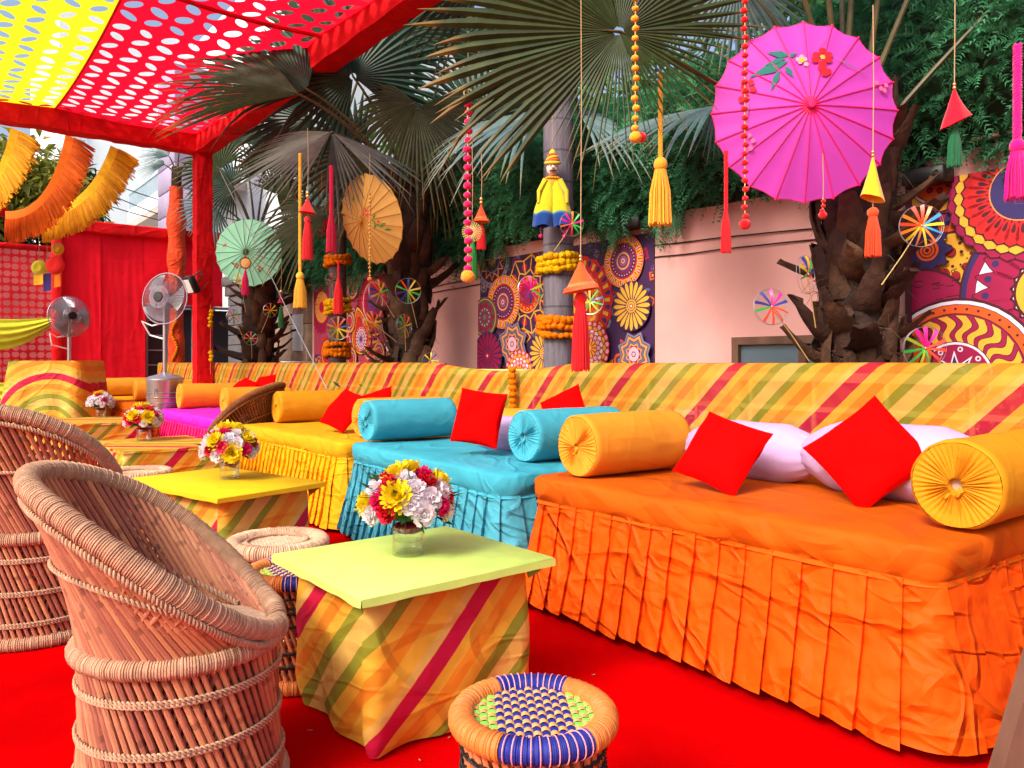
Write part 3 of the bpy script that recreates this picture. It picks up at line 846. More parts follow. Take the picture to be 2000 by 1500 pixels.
def bold_panel():
    a0, a1 = -2.36, -.3
    t, k = panel('large bold floral panel in crimson and yellow at the right edge of the wall', a0, a1, .5, 2.42)
    k.poly([(a0, .5), (a1, .5), (a1, 2.42), (a0, 2.42)], cMAG); k.up()
    k.poly([(a0, .5), (a0 + .06, .5), (a0 + .06, 2.42), (a0, 2.42)], cDRK); k.up()
    # melon slice, zigzag
    c, s = loc(1830, 345); r = 62 * s
    k.disc(c, r * 1.15, cDRK); k.disc(c, r * 1.1, cYEL); k.disc(c, r * .90, cDRK); k.disc(c, r * .87, cWHT); k.disc(c, r * .80, cDRK); k.disc(c, r * .77, cORA)
    k.dots(c, 9, r * .45, r * .10, cDRK); k.dots(c, 9, r * .45, r * .05, cRED)
    pts = [loc(x, y)[0] for x, y in ((1790, 420), (1812, 452), (1822, 418), (1842, 455), (1850, 412), (1870, 446), (1878, 408), (1885, 440), (1880, 466), (1800, 470))]
    k.blob(pts, cIND)
    pts = [loc(x, y)[0] for x, y in ((1832, 440), (1845, 462), (1862, 420), (1868, 425), (1880, 415), (1870, 440), (1850, 470), (1836, 460))]
    k.blob(pts, cORA)
    # spotted cloud with spirals
    c, s = loc(1860, 530); r = 74 * s
    k.disc(c, r * 1.07, cDRK); k.disc(c, r, cYEL)
    rr = random.Random(8)
    for i in range(60):
        a, q = rr.uniform(0, 2 * PI), r * math.sqrt(rr.uniform(0, .88)); z = rr.choice([.03, .03, .04, .05, .11, .13]) * r
        d = (c[0] + q * math.cos(a), c[1] + q * math.sin(a))
        k.disc(d, z, cDRK, 12)
        if z > .05 * r: k.disc(d, z * .82, cRED, 12); k.ring(d, z * .45, z * .6, cDRK, 12); k.disc(d, z * .2, cDRK, 8)
        elif rr.random() < .4: k.disc(d, z * .5, cYEL, 8)
        k.L -= 2 if z <= .05 * r else 0
    c, s = loc(1815, 490); r = 38 * s
    k.disc(c, r * 1.08, cDRK, 50, lambda t: 1 + .16 * math.cos(t * 9)); k.disc(c, r, cIND, 50, lambda t: 1 + .16 * math.cos(t * 9)); k.disc(c, r * .55, cORA)
    k.ring(c, r * .36, r * .42, cDRK); k.ring(c, r * .2, r * .25, cDRK); k.disc(c, r * .1, cDRK)
    # pink mound
    c, s = loc(1800, 625); r = 95 * s
    k.disc(c, r * 1.05, cDRK); k.disc(c, r, cMAG)
    for i in range(16):
        d = (c[0] + rr.uniform(-.6, .8) * r, c[1] + rr.uniform(.2, .8) * r); k.line(d, (d[0] + .05, d[1] + .004), .006, cDRK)
    k.up()
    # arch of hearts on the right
    c, s = loc(2060, 570); r = 160 * s
    k.disc(c, r * 1.06, cDRK); k.disc(c, r * 1.03, cIND); k.disc(c, r * .97, cMAG); k.disc(c, r * .87, cDRK); k.disc(c, r * .86, cWHT)
    for i in range(22):
        a = 2 * PI * i / 22; k.petal(c, a, r * .90, r * .40, r * .145, cDRK, .35); 
    k.up()
    for i in range(22):
        a = 2 * PI * i / 22; k.petal(c, a, r * .88, r * .43, r * .128, cMAG, .35)
    k.up(); k.dots(c, 22, r * .74, r * .045, cIND); k.disc(c, r * .42, cDRK); k.disc(c, r * .39, cYEL)
    # the big flower
    c, s = loc(2003, 372); r = 128 * s
    k.petals(c, 30, r * .6, r * 1.08, r * .14, cMAG, .5, cDRK); k.petals(c, 30, r * .55, r * .98, r * .12, cYEL, 0, cDRK)
    k.petals(c, 30, r * .42, r * .86, r * .105, cRED, .5, cDRK); k.petals(c, 30, r * .50, r * .66, r * .03, cDRK, .5)
    k.disc(c, r * .47, cTAN); k.disc(c, r * .45, cIND, 40)
    for i in range(14): k.line((c[0] + r * .1 * rr.uniform(-3, 3), c[1] + r * .1 * rr.uniform(-3, 3)), (c[0] + r * .1 * rr.uniform(-3, 3), c[1] + r * .1 * rr.uniform(-3, 3)), .006, cVIO)
    k.up()
    # the wheel with wavy rays
    c, s = loc(1872, 735); r = 148 * s
    k.disc(c, r * 1.03, cDRK); k.disc(c, r * .995, cWHT); k.disc(c, r * .95, cDRK); k.disc(c, r * .94, cORA); k.dots(c, 40, r * .885, r * .018, cDRK)
    k.disc(c, r * .83, cDRK); k.disc(c, r * .815, cMAG)
    for i in range(22):
        a = 2 * PI * i / 22
        for col, hw in ((cDRK, .098), (cYEL, .078)):
            for j in range(10):
                t0, t1 = j / 10, (j + 1) / 10
                f = lambda t: a + .075 * math.sin(t * 2 * PI * 1.15)
                q = [(c[0] + lerp(.46, .80, t) * r * math.cos(f(t) + sg * hw), c[1] + lerp(.46, .80, t) * r * math.sin(f(t) + sg * hw)) for t, sg in ((t0, -1), (t1, -1), (t1, 1), (t0, 1))]
                k.poly(q, col)
            k.L += 1
        k.L -= 2
    k.L += 3
    k.disc(c, r * .46, cDRK); k.disc(c, r * .45, cWHT); k.disc(c, r * .42, cMAG)
    k.dots(c, 9, r * .36, r * .035, cWHT); k.dots(c, 9, r * .36, r * .018, cMAG)
    k.star(c, 9, r * .16, r * .34, cWHT, .3); k.star(c, 9, r * .13, r * .28, cIND, .3); k.disc(c, r * .15, cWHT); k.disc(c, r * .12, cORA); k.disc(c, r * .06, cDRK)
    c, s = loc(1768, 690); r = 60 * s
    k.disc(c, r, cDRK); k.disc(c, r * .93, cORA); k.ring(c, r * .6, r * .66, cDRK); k.ring(c, r * .32, r * .38, cDRK)
    k.poly([(a0, .5), (a0 + .045, .5), (a0 + .045, 2.42), (a0, 2.42)], cDRK)
    k.build('print', t, MT['print'])
bold_panel()

def paisley_panel():
    a0, a1 = -11.8, -9.0
    t, k = panel('far crimson paisley panel behind the thin brown trunk', a0, a1, .5, 2.47)
    k.poly([(a0, .5), (a1, .5), (a1, 2.47), (a0, 2.47)], (.40, .05, .10)); k.up()
    rr = random.Random(9)
    for i in range(70):
        c = (rr.uniform(a0, a1), rr.uniform(1.0, 2.4)); r = rr.uniform(.06, .16)
        k.L = 2; k.disc(c, r, rr.choice([cMAG, cVIO, cRED, cORA]), 14); k.ring(c, r * .6, r * .75, rr.choice([cTAN, cPNK, cDRK]), 14); k.disc(c, r * .3, rr.choice([cTAN, cRED, cWHT]), 10)
    k.L = 8
    c, s = loc(628, 600); r = 46 * s * 1.2
    k.star(c, 26, r * .86, r, cMAG); k.disc(c, r * .55, cYEL); k.petals(c, 16, r * .18, r * .52, r * .06, cTAN, 0, cRED, .006); k.disc(c, r * .2, cRED); k.disc(c, r * .1, cMAG)
    c, s = loc(728, 590); r = 50 * s * 1.3
    k.disc(c, r, cDRK); k.disc(c, r * .95, cMAG); k.disc(c, r * .78, cRED); k.ring(c, r * .58, r * .64, cPNK); k.disc(c, r * .5, cMAG); k.disc(c, r * .3, cVIO)
    # paisley drop
    def drop(px, py, rp, col):
        c, s = loc(px, py); r = rp * s
        return [(c[0] + r * 1.25 * math.cos(a) * (1 - .45 * max(0, math.sin(a))) - .25 * r * max(0, math.sin(a)) ** 2 * 2,
                 c[1] + r * (1.0 if math.sin(a) < 0 else 1.9) * math.sin(a)) for a in np.linspace(0, 2 * PI, 36, endpoint=False)]
    for f, col in ((34, cDRK), (32, cYEL), (29, cDRK), (28, cORA), (22, cDRK), (21, cRED)): k.blob(drop(706, 660, f, col), col)
    c, s = loc(706, 662); r = 16 * s * 1.2
    k.dots(c, 20, r * 1.15, r * .08, cWHT); k.disc(c, r, cWHT); k.disc(c, r * .9, cGRY); k.petals(c, 12, r * .3, r * .85, r * .14, cPNK, 0, cVIO, .006); k.disc(c, r * .25, cVIO)
    c, s = loc(640, 690); r = 26 * s * 1.2
    k.disc(c, r, cRED); k.ring(c, r * .7, r * .8, cYEL); k.disc(c, r * .4, cDRK)
    for (px, py) in ((684, 628), (690, 562), (668, 590), (688, 700), (742, 690)):
        c, s = loc(px, py); r = 20 * s * 1.2
        k.disc(c, r, cDRK); k.disc(c, r * .93, cTAN); k.disc(c, r * .7, cVIO); k.ring(c, r * .45, r * .55, cYEL); k.disc(c, r * .35, cRED)
    for i in range(9):
        c, s = loc(728 + (i % 2) * 8, 648 + i * 7); k.line((c[0] - .09, c[1]), (c[0] + .09, c[1] + .02), .03, cTAN if i % 2 else cMAG)
    k.build('print', t, MT['print'])
paisley_panel()

# ------------------------------------------------------------------ railing and the striped drape over it
RV = 3.78
def railing():
    t = thing('metal_railing', 'yellow painted railing with mesh infill seen through the striped drape', 'railing', P(0, RV), ROT)
    xs = [-15.2 + 1.56 * k for k in range(10)] + [-.45]
    for x in xs:
        b = MB(); b.box((x, .05, .60), (.06, .05, 1.2), bev=.005); b.build('post', MT['yellowrail'], t)
    for z, h in ((1.17, .05), (1.0, .028), (.77, .028)):
        b = MB(); b.box((-7.8, .05, z), (15.3, .03, h)); b.build('rail', MT['yellowrail'], t)
    b = MB()
    for x in np.arange(-15.1, -.3, .39): b.box((x, .05, .98), (.022, .02, .36))
    b.build('baluster', MT['yellowrail'], t)
    b = MB()
    for x in np.arange(-9.0, -.3, .055): b.tube([(x, .05, .35), (x, .05, .77)], .0028, 4)
    for z in np.arange(.37, .77, .06): b.tube([(-9.0, .052, z), (-.3, .052, z)], .0028, 4)
    tag(b.build('wire_mesh', MT['yellowrail'], t), kind='stuff')
railing()
def drape():
    b = MB()
    def sag(a):
        s = 0.
        if -5.85 < a < -4.05:
            q = (a + 5.85) / 1.8; s = .062 * (math.sin(PI * q) ** .8)
        return s + .006 * noise.noise(Vector((a * 1.3, 2, 0)))
    A0, A1 = -15.6, -.25
    prof = [(.10, .95), (.085, 1.10), (.06, 1.225), (.035, 1.248), (.0, 1.247), (-.022, 1.225), (-.028, 1.15), (-.026, 1.05), (-.024, .95), (-.03, .85), (-.035, .75), (-.03, .6), (-.04, .45), (-.05, .25)]
    L = [0]
    for i in range(1, len(prof)): L.append(L[-1] + math.hypot(prof[i][0] - prof[i - 1][0], prof[i][1] - prof[i - 1][1]))
    nu = 620; m = len(prof); vs = []; uv = []
    for i in range(nu):
        a = lerp(A0, A1, i / (nu - 1)); sg = sag(a)
        for j, (y, z) in enumerate(prof):
            hang = max(0, (1.22 - z))
            w = .012 * noise.noise(Vector((a * 2.2 + z * .8, z * .6, 3))) * min(1, hang * 4) + .006 * noise.noise(Vector((a * 9, z * 1.2, 7))) * min(1, hang * 3)
            vs.append((a + .01 * noise.noise(Vector((a, z * 2, 9))), y + w, z - sg * (1 if z > .9 else .6)))
            uv.append((a + 1.91 + (L[j] - L[4]), z + .3 * a))
    fs = [(i * m + j, i * m + j + 1, (i + 1) * m + j + 1, (i + 1) * m + j) for i in range(nu - 1) for j in range(m - 1)]
    b.add(vs, fs, 0, None, uv)
    o = b.build('striped_drape', MT['sheer'], None, angle=180)
    o.location = P(0, RV); o.rotation_euler.z = ROT
    tag(o, 'long sheer yellow striped cloth draped over the railing behind the sofas', 'cloth')
drape()

# ------------------------------------------------------------------ canopy
def holed(x0, x1, y0, y1, nx, ny, zf, m, name, parent, rx, ry, alt=.7, n=12, shape=None):
    """cloth with a cut-out opening in every cell"""
    b = MB(); dx, dy = (x1 - x0) / nx, (y1 - y0) / ny
    for i in range(nx):
        for j in range(ny):
            cx, cy = x0 + (i + .5) * dx, y0 + (j + .5) * dy
            s = (alt if (i + j) % 2 else -alt) + (RND.uniform(-.14, .14) if alt else 0); kx, ky = (RND.uniform(.88, 1.12), RND.uniform(.85, 1.15)) if alt else (1, 1)
            ox, oy = RND.uniform(-.012, .012), RND.uniform(-.012, .012)
            inn = []; outr = []
            for k in range(n):
                a = 2 * PI * k / n + PI / n
                px, py = shape(a) if shape else (rx * kx * math.cos(a), ry * ky * math.sin(a))
                q = (px * math.cos(s) - py * math.sin(s), px * math.sin(s) + py * math.cos(s))
                inn.append((cx + q[0] + ox, cy + q[1] + oy))
                an = math.atan2(q[1], q[0]); c_, s_ = math.cos(an), math.sin(an)
                f = 1 / max(abs(c_) / (dx / 2), abs(s_) / (dy / 2))
                outr.append([cx + c_ * f, cy + s_ * f, an])
            for (sx, sy) in ((1, 1), (1, -1), (-1, 1), (-1, -1)):        # pull the nearest outer vertex to the cell corner
                ca = math.atan2(sy * dy / 2, sx * dx / 2)
                o = min(outr, key=lambda q: abs(math.atan2(math.sin(q[2] - ca), math.cos(q[2] - ca))))
                o[0], o[1] = cx + sx * dx / 2, cy + sy * dy / 2
            vs = [Vector((p[0], p[1], zf(p[0], p[1]))) for p in inn] + [Vector((p[0], p[1], zf(p[0], p[1]))) for p in outr]
            b.add(vs, [(k, (k + 1) % n, n + (k + 1) % n, n + k) for k in range(n)])
    return b.build(name, m, parent, angle=180)
CANO = (-12.27, 3.6)
def canopy():
    t = thing('canopy', 'red framed event canopy with yellow and red perforated cloth roof', 'canopy', P(*CANO), ROT)
    def post(x, y, h, w=.25, name='post'):
        b = MB()
        nu, nv = 64, 150; vs = []
        for j in range(nv):
            z = h * j / (nv - 1)
            for i in range(nu):
                q = i / nu * 4; side = int(q); f = q - side
                e = [(-1, -1), (1, -1), (1, 1), (-1, 1), (-1, -1)]
                px = lerp(e[side][0], e[side + 1][0], f); py = lerp(e[side][1], e[side + 1][1], f)
                l = max(.94, 1); 
                wr = ((z * 6.0 + i / nu * 4 * .9 + .25 * noise.noise(Vector((z * 2, i * .2, 1)))) % 1.0)
                rr = w / 2 * (.97 + .05 * wr) + .006 * noise.noise(Vector((z * 5, i * .3, 4)))
                k = 1 - .06 * (abs(px * py))
                vs.append((x + px * rr * k, y + py * rr * k, z))
        fs = [(j * nu + i, j * nu + (i + 1) % nu, (j + 1) * nu + (i + 1) % nu, (j + 1) * nu + i) for j in range(nv - 1) for i in range(nu)]
        b.add(vs, fs); return b.build(name, MT['redframe'], t, angle=50)
    def beam(p, q, w, h, name='beam', seam=1.3):
        p, q = Vector(p), Vector(q); d = q - p; L = d.length; d.normalize(); s = Vector((-d.y, d.x, 0))
        b = MB(); n = int(L / .06); vs = []
        ring = [(-1, -1), (-.3, -1.03), (.3, -1.03), (1, -1), (1, -.3), (1, .4), (1, 1), (.3, 1), (-.3, 1), (-1, 1), (-1, .4), (-1, -.3)]
        for i in range(n + 1):
            c = p + d * (L * i / n); se = 1.0 + (.035 if (L * i / n) % seam < .05 else 0)
            for k, (a_, b_) in enumerate(ring):
                nz = .008 * noise.noise(Vector((i * .35, k * .9, L)))
                vs.append(c + s * (a_ * w / 2 * se + nz) + Vector((0, 0, b_ * h / 2 * se - (.015 * abs(math.sin(i * .25)) if b_ < -.9 else 0) + nz)))
        r = len(ring)
        b.add(vs, [(i * r + k, i * r + (k + 1) % r, (i + 1) * r + (k + 1) % r, (i + 1) * r + k) for i in range(n) for k in range(r)] + [tuple(range(r))[::-1], tuple(n * r + k for k in range(r))])
        return b.build(name, MT['redframe'], t, angle=50)
    H = 4.62
    post(0, 0, H - .15)
    beam((0, .125, H), (0, -5.6, H), .26, .30)
    beam((.13, 0, H), (6.9, 0, H), .26, .30)
    def zf(x, y):
        s1 = max(0, 1 - ((x % 4.6) / 2.3 - 1) ** 2)
        s2 = abs(math.sin(PI * y / 2.0))
        return H + .13 - .10 * s1 - .05 * s2
    holed(.10, 6.7, -1.99, -.10, 25, 8, zf, MT['redroof'], 'red_roof_cloth', t, .100, .056)
    holed(.10, 6.7, -3.92, -1.99, 25, 8, zf, MT['yelroof'], 'yellow_roof_cloth', t, .100, .054)
    # ridge seam where the next roof bay is laced on
    b = MB()
    for x in (4.6,):
        b.tube([(x, y, zf(x, y) - .02) for y in np.linspace(-6, -.15, 30)], .022, 6)
    b.tube([(x, -1.99, zf(x, -1.99) - .012) for x in np.linspace(.1, 6.7, 60)], .012, 5)
    b.build('roof_seam', MT['redframe'], t)
    return t
canopy()

def floodlight():
    p = at(374, 556, 11.45)
    t = thing('floodlight', 'black floodlight clamped to the red wrapped canopy post', 'floodlight', p, ROT + .35)
    b = MB(); b.box((0, 0, 0), (.20, .10, .26), mat=Matrix.Rotation(.45, 3, 'X'), bev=.015); b.build('housing', MT['black'], t)
    b = MB(); b.box((-.012, -.056, -.03), (.16, .012, .20), mat=Matrix.Rotation(.45, 3, 'X')); b.build('reflector', MT['whiteplast'], t)
    b = MB(); b.tube([(-.11, .02, 0), (-.11, .10, .14), (0, .16, .22), (.11, .10, .14), (.11, .02, 0)], .012, 6); b.build('bracket_arm', MT['black'], t)
    b = MB(); b.tube([(0, .05, 0), (.04, .14, -.08), (.09, .24, .06)], .006, 5); b.build('lead', MT['black'], t)
floodlight()

# ------------------------------------------------------------------ red cloth screens, gate, lace screen
def screens():
    A = -16.5
    t = thing('fabric_screen', 'tall plain red cloth screen on a wrapped frame behind the pedestal fans', 'screen', P(A, 0), ROT)
    def cloth(y0, y1, z0, z1, name, m, amp=.02, nx=60, nz=40, off=0.0):
        b = MB()
        b.grid(lambda s, q: Vector((off + amp * noise.noise(Vector((s * (y1 - y0) * 2.2, q * 1.2, y0))) + amp * .5 * noise.noise(Vector((s * 9, q * 5, y0))), lerp(y0, y1, s), lerp(z0, z1, q))), nx, nz)
        return b.build(name, m, t, angle=180)
    cloth(2.30, 2.95, .05, 3.75, 'cloth_width', MT['redscreen']); cloth(2.93, 3.75, .05, 3.75, 'cloth_width', MT['redscreen'], .02, 60, 40, -.03)
    cloth(3.72, 5.25, 2.42, 3.75, 'cloth_width', MT['redscreen'])
    b = MB(); b.box((.02, 2.22, 1.95), (.22, .17, 3.9), bev=.02); b.build('post', MT['redframe'], t)
    b = MB(); b.box((.02, 3.78, 3.83), (.20, 2.94, .22), bev=.02); b.build('top_beam', MT['redframe'], t)
    # printed lattice on the cloth shows faintly
    g = thing('steel_gate', 'grey steel sliding gate with square grille beside the red screen', 'gate', P(A - .25, 3.6), ROT)
    b = MB(); b.box((0, .9, 1.25), (.03, 2.5, 2.2)); b.build('panel', MT['darkglass'], g)
    for y in (-.02, .22, .62, .82, 1.10, 1.95, 2.15):
        b = MB(); b.box((.03, y, 1.25), (.05, .035, 2.3)); b.build('upright', MT['greymetal'], g)
    for z in (.3, .6, .9, 1.2, 1.5, 1.8, 2.1, 2.36):
        b = MB(); b.box((.035, .30, z), (.04, .64, .025)); b.build('bar', MT['greymetal'], g)
        b = MB(); b.box((.035, 2.05, z), (.04, .24, .025)); b.build('bar', MT['greymetal'], g)
    b = MB(); b.box((.03, .9, 2.40), (.06, 2.6, .05)); b.build('head_rail', MT['greymetal'], g)
    # lace screen further left
    l = thing('lace_screen', 'red screen with rows of fan shaped cut-outs, left of the plain red screen', 'screen', P(-17.6, 0), ROT)
    def fan(a):
        r = .055 * (1.1 + .35 * math.sin(a)); return (r * math.cos(a), r * math.sin(a))
    o = holed(.2, 2.3, .6, 3.45, 15, 20, lambda x, y: .02 * noise.noise(Vector((x * 2, y * 2, 0))), MT['redscreen2'], 'lace', l, .05, .05, alt=.0, n=10, shape=fan)
    o.rotation_euler = (PI / 2, 0, PI / 2)
    b = MB(); b.grid(lambda s, q: Vector((-.10 + .03 * noise.noise(Vector((s * 4, q * 3, 5))), lerp(.2, 2.3, s), lerp(.05, 3.45, q))), 20, 20)
    b.build('through_light_sheet', mat('pink light through lace', (.80, .20, .20), .9, .15, 2, trans=.5), l, angle=180)  # added sheet: its pink stands in for light coming through the cut-outs
    b = MB(); b.box((0, 1.25, 3.50), (.12, 2.2, .10), bev=.02); b.build('top_beam', MT['redframe'], l)
    b = MB(); b.box((-1.2, .55, 4.35), (.18, 2.2, .22), bev=.02)
    o = b.build('high_beam', MT['redframe'], l)
    for z, nm, sgn in ((2.15, 'upper', 1), (.95, 'lower', -1)):
        b = MB()
        def sw(s, q):
            y = lerp(.25, 2.32, s); d = .30 * 4 * s * (1 - s)
            return Vector((.25 + .10 * math.sin(q * PI) + .018 * math.sin(q * 26 + s * 2), y, z - d * (.35 + .9 * q) - q * (.10 + .22 * 4 * s * (1 - s)) + .05 * (1 - s)))
        b.grid(sw, 40, 30)
        o = b.build('satin_swag', MT['limecloth'], None, angle=180); o.location = P(-17.6, 0); o.rotation_euler.z = ROT
        tag(o, 'yellow green satin swag hung across the lace screen at fan height' if sgn > 0 else 'lower yellow green satin swag near the floor by the lace screen', 'swag', 'satin swags on the lace screen')
screens()

# ------------------------------------------------------------------ houses beyond
def houses():
    h = thing('white_house', 'pale blue white apartment house with a railed balcony beyond the canopy', 'building', P(-26, 7.7), ROT)
    b = MB(); b.box((0, 5, 6.0), (14, 10, 12.0)); b.build('wall', MT['house'], h)
    b = MB(); b.box((-.6, -.62, 6.28), (9.2, 1.2, .22)); b.build('balcony_slab', MT['soffit'], h)
    b = MB(); b.box((-.6, -1.18, 6.62), (9.2, .10, .48)); b.build('balcony_wall', MT['house'], h)
    f = MB()
    for x in np.arange(-5.1, 3.9, .14): f.tube([(x, -1.18, 6.86), (x, -1.18, 7.45)], .016, 4)
    f.box((-.6, -1.18, 7.47), (9.2, .07, .06)); tag(f.build('balustrade', MT['railpaint'], h), kind='stuff')
    b = MB(); b.box((-.6, -.9, 5.15), (9.2, .06, .06)); b.box((-.6, -.9, 4.8), (9.2, .05, .05))
    for x in np.arange(-5.1, 4.1, 1.1): b.box((x, -.9, 4.6), (.16, .16, 1.0))
    b.build('stair_rail', MT['house'], h)
    for x in (-3.6, -.8, 2.0):
        b = MB(); b.box((x, -.03, 7.9), (1.3, .08, 2.2), bev=.02); w = b.build('window', MT['railpaint'], h)
        b = MB(); b.box((x, -.075, 7.9), (1.1, .02, 2.0)); b.build('pane', MT['winglass'], w)
    g = thing('rear_house', 'tall pale house with louvred windows behind the yellow bunting', 'building', P(-31.5, 4.9), ROT)
    b = MB(); b.box((-4, 1.7, 7), (8, 4.6, 14)); b.build('wall', MT['house'], g)
    for z in (4.6, 6.6, 8.8):
        b = MB(); b.box((.04, -.1, z), (.10, .75, 1.5), bev=.02); w = b.build('window', MT['house'], g)
        for k in range(9):
            b = MB(); b.box((.10, -.1, z - .62 + k * .155), (.05, .60, .06)); b.build('louvre', MT['railpaint'], w)
    b = MB(); b.box((.25, .2, 5.55), (.5, 1.6, .12)); b.build('ledge', MT['house'], g)
    c = thing('mauve_house', 'mauve clad building just visible between the wrapped palm and the canopy post', 'building', P(-21.0, 5.75), ROT)
    for k in range(14):
        b = MB(); b.box((0, 0, .35 + k * .62), (1.6, 1.0, .60), bev=.01); b.build('cladding_board', MT['house2'], c)
    # overhead service wires
    for k, (a, bb, sag) in enumerate((((190, 345, 24), (330, 392, 21), .4), ((190, 366, 24), (300, 412, 21), .3), ((190, 390, 24), (340, 432, 20), .5))):
        p, q = at(*a), at(*bb); bq = MB()
        p2, q2 = p + (p - q) * 1.5, q + (q - p) * 1.5
        bq.tube([p2.lerp(q2, s) - Vector((0, 0, sag * 4 * s * (1 - s) - sag * .8)) for s in np.linspace(0, 1, 24)], .016, 5)
        tag(bq.build('service_wire', MT['bracket']), ['uppermost thin wire crossing the pale house', 'middle thin wire crossing the pale house', 'lowest thin wire crossing the pale house'][k], 'wire', 'wires in front of the pale house')
houses()

# ------------------------------------------------------------------ trailing fern on the wall, trees behind
def fern():
    t = thing('fern_hedge', 'thick trailing fern spilling over the top of the salmon wall', 'hedge', P(0, WV, 0), ROT)
    rg = np.random.default_rng(4)
    C = np.array([(-.06, 2.56), (-.28, 2.74), (-.38, 3.00), (-.30, 3.30), (.05, 3.62), (.55, 3.82), (1.4, 3.95)])
    def surf(a, s, off=0):
        f = s * (len(C) - 1); i = np.minimum(f.astype(int), len(C) - 2); q = (f - i)[:, None]
        p = C[i] * (1 - q) + C[i + 1] * q
        rise = np.clip((a + 4.6) / 4.0, 0, 1) * .55
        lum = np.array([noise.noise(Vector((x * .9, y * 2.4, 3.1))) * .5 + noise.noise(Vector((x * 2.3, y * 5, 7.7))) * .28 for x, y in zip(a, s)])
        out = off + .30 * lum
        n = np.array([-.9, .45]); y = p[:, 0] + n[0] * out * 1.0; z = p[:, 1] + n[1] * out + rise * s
        return np.stack([a, y, z], 1), lum
    N = 22000
    a = rg.uniform(-13.5, 1.6, N); s = rg.uniform(0, 1, N) ** .9
    p, lum = surf(a, s)
    d = rg.normal(size=(N, 3)) * .55 + np.array([0, -.75, .1]); d[:, 2] += (s - .35) * 1.1
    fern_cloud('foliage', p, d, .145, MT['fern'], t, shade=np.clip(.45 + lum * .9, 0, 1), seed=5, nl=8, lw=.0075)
    # hanging fringe over the wall face
    N = 1500
    a = rg.uniform(-13.2, 1.5, N); 
    dens = np.array([noise.noise(Vector((x * 1.7, 0, 2))) for x in a]); k = dens > .05; a = a[k]; N = len(a)
    p = np.stack([a, rg.uniform(-.22, -.03, N), 2.60 - rg.uniform(0, .24, N) * np.clip(dens[k] * 2 + .4, 0, 1.2)], 1)
    d = rg.normal(size=(N, 3)) * .35 + np.array([0, -.2, -1.0])
    fern_cloud('hanging_fringe', p, d, .16, MT['fern'], t, shade=rg.uniform(.1, .5, N), seed=6, nl=7, lw=.006)
    b = MB()
    aa = np.linspace(-13.6, 1.7, 120); ss = np.linspace(0, 1, 14)
    A_, S_ = np.meshgrid(aa, ss, indexing='ij'); q, _ = surf(A_.ravel(), S_.ravel(), -.10)
    b.add([tuple(x) for x in q], [(i * 14 + j, (i + 1) * 14 + j, (i + 1) * 14 + j + 1, i * 14 + j + 1) for i in range(119) for j in range(13)])
    b.build('dark_core', MT['leaf_d'], t)  # solid dark sheet added under the sprigs to block the view through
fern()

def tree(name, label, base, h, crown, R, n, m, ls, lw, seed, dry=0., group='trees behind the wall', droop=.2, trunk=.09, gaps=.0):
    t = thing(name, label, 'tree', base, 0, group)
    rg = np.random.default_rng(seed); rr = random.Random(seed)
    b = MB()
    top = Vector((rr.uniform(-.3, .3), rr.uniform(-.3, .3), h))
    b.tube([Vector((0, 0, -.05)), top * .35 + Vector((rr.uniform(-.1, .1), 0, 0)), top * .7, top], [trunk, trunk * .8, trunk * .55, trunk * .3], 8)
    cl = []
    for k in range(crown):
        a = rr.uniform(0, 2 * PI); el = rr.uniform(-.35, 1.0); q = R * rr.uniform(.35, 1.0)
        c = top + Vector((q * math.cos(a) * math.cos(el), q * math.sin(a) * math.cos(el), q * math.sin(el) * .85))
        cl.append(c)
        st = top * rr.uniform(.6, .95)
        b.tube([st, st.lerp(c, .5) + Vector((0, 0, .12 * R)), c], [trunk * .35, trunk * .22, trunk * .1], 5)
    b.build('trunk', MT['bark'], t)
    idx = rg.integers(0, crown, n); cs = np.array([tuple(c) for c in cl])[idx]
    off = rg.normal(size=(n, 3)); off = off / np.linalg.norm(off, axis=1, keepdims=True) * (R * .40 * rg.uniform(.2, 1.0, n) ** .6)[:, None]
    p = cs + off
    d = off / (R * .4) + rg.normal(size=(n, 3)) * .6 + np.array([0, 0, -droop * 2])
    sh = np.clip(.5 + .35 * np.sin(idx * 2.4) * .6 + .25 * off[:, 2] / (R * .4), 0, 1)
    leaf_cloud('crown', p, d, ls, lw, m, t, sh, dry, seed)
    return t
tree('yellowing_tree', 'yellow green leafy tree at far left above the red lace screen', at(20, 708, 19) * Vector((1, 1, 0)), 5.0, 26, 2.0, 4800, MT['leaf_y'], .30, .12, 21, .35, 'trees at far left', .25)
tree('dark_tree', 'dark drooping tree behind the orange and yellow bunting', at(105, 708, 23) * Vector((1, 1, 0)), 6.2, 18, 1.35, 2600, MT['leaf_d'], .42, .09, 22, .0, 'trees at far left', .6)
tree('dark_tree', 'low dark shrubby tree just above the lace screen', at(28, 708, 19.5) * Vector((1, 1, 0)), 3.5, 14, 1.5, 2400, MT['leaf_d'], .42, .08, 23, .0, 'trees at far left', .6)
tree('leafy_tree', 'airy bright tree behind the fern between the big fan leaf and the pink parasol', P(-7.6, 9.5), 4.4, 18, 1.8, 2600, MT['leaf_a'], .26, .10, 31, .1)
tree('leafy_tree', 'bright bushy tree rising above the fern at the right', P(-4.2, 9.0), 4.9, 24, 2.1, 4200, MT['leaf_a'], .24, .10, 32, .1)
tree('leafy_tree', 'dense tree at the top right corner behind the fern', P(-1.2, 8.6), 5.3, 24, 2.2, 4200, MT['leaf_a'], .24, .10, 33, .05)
tree('leafy_tree', 'pale green tree behind the middle palm', P(-15.0, 10.5), 5.4, 20, 2.4, 2600, MT['leaf_a'], .32, .13, 34, .1)
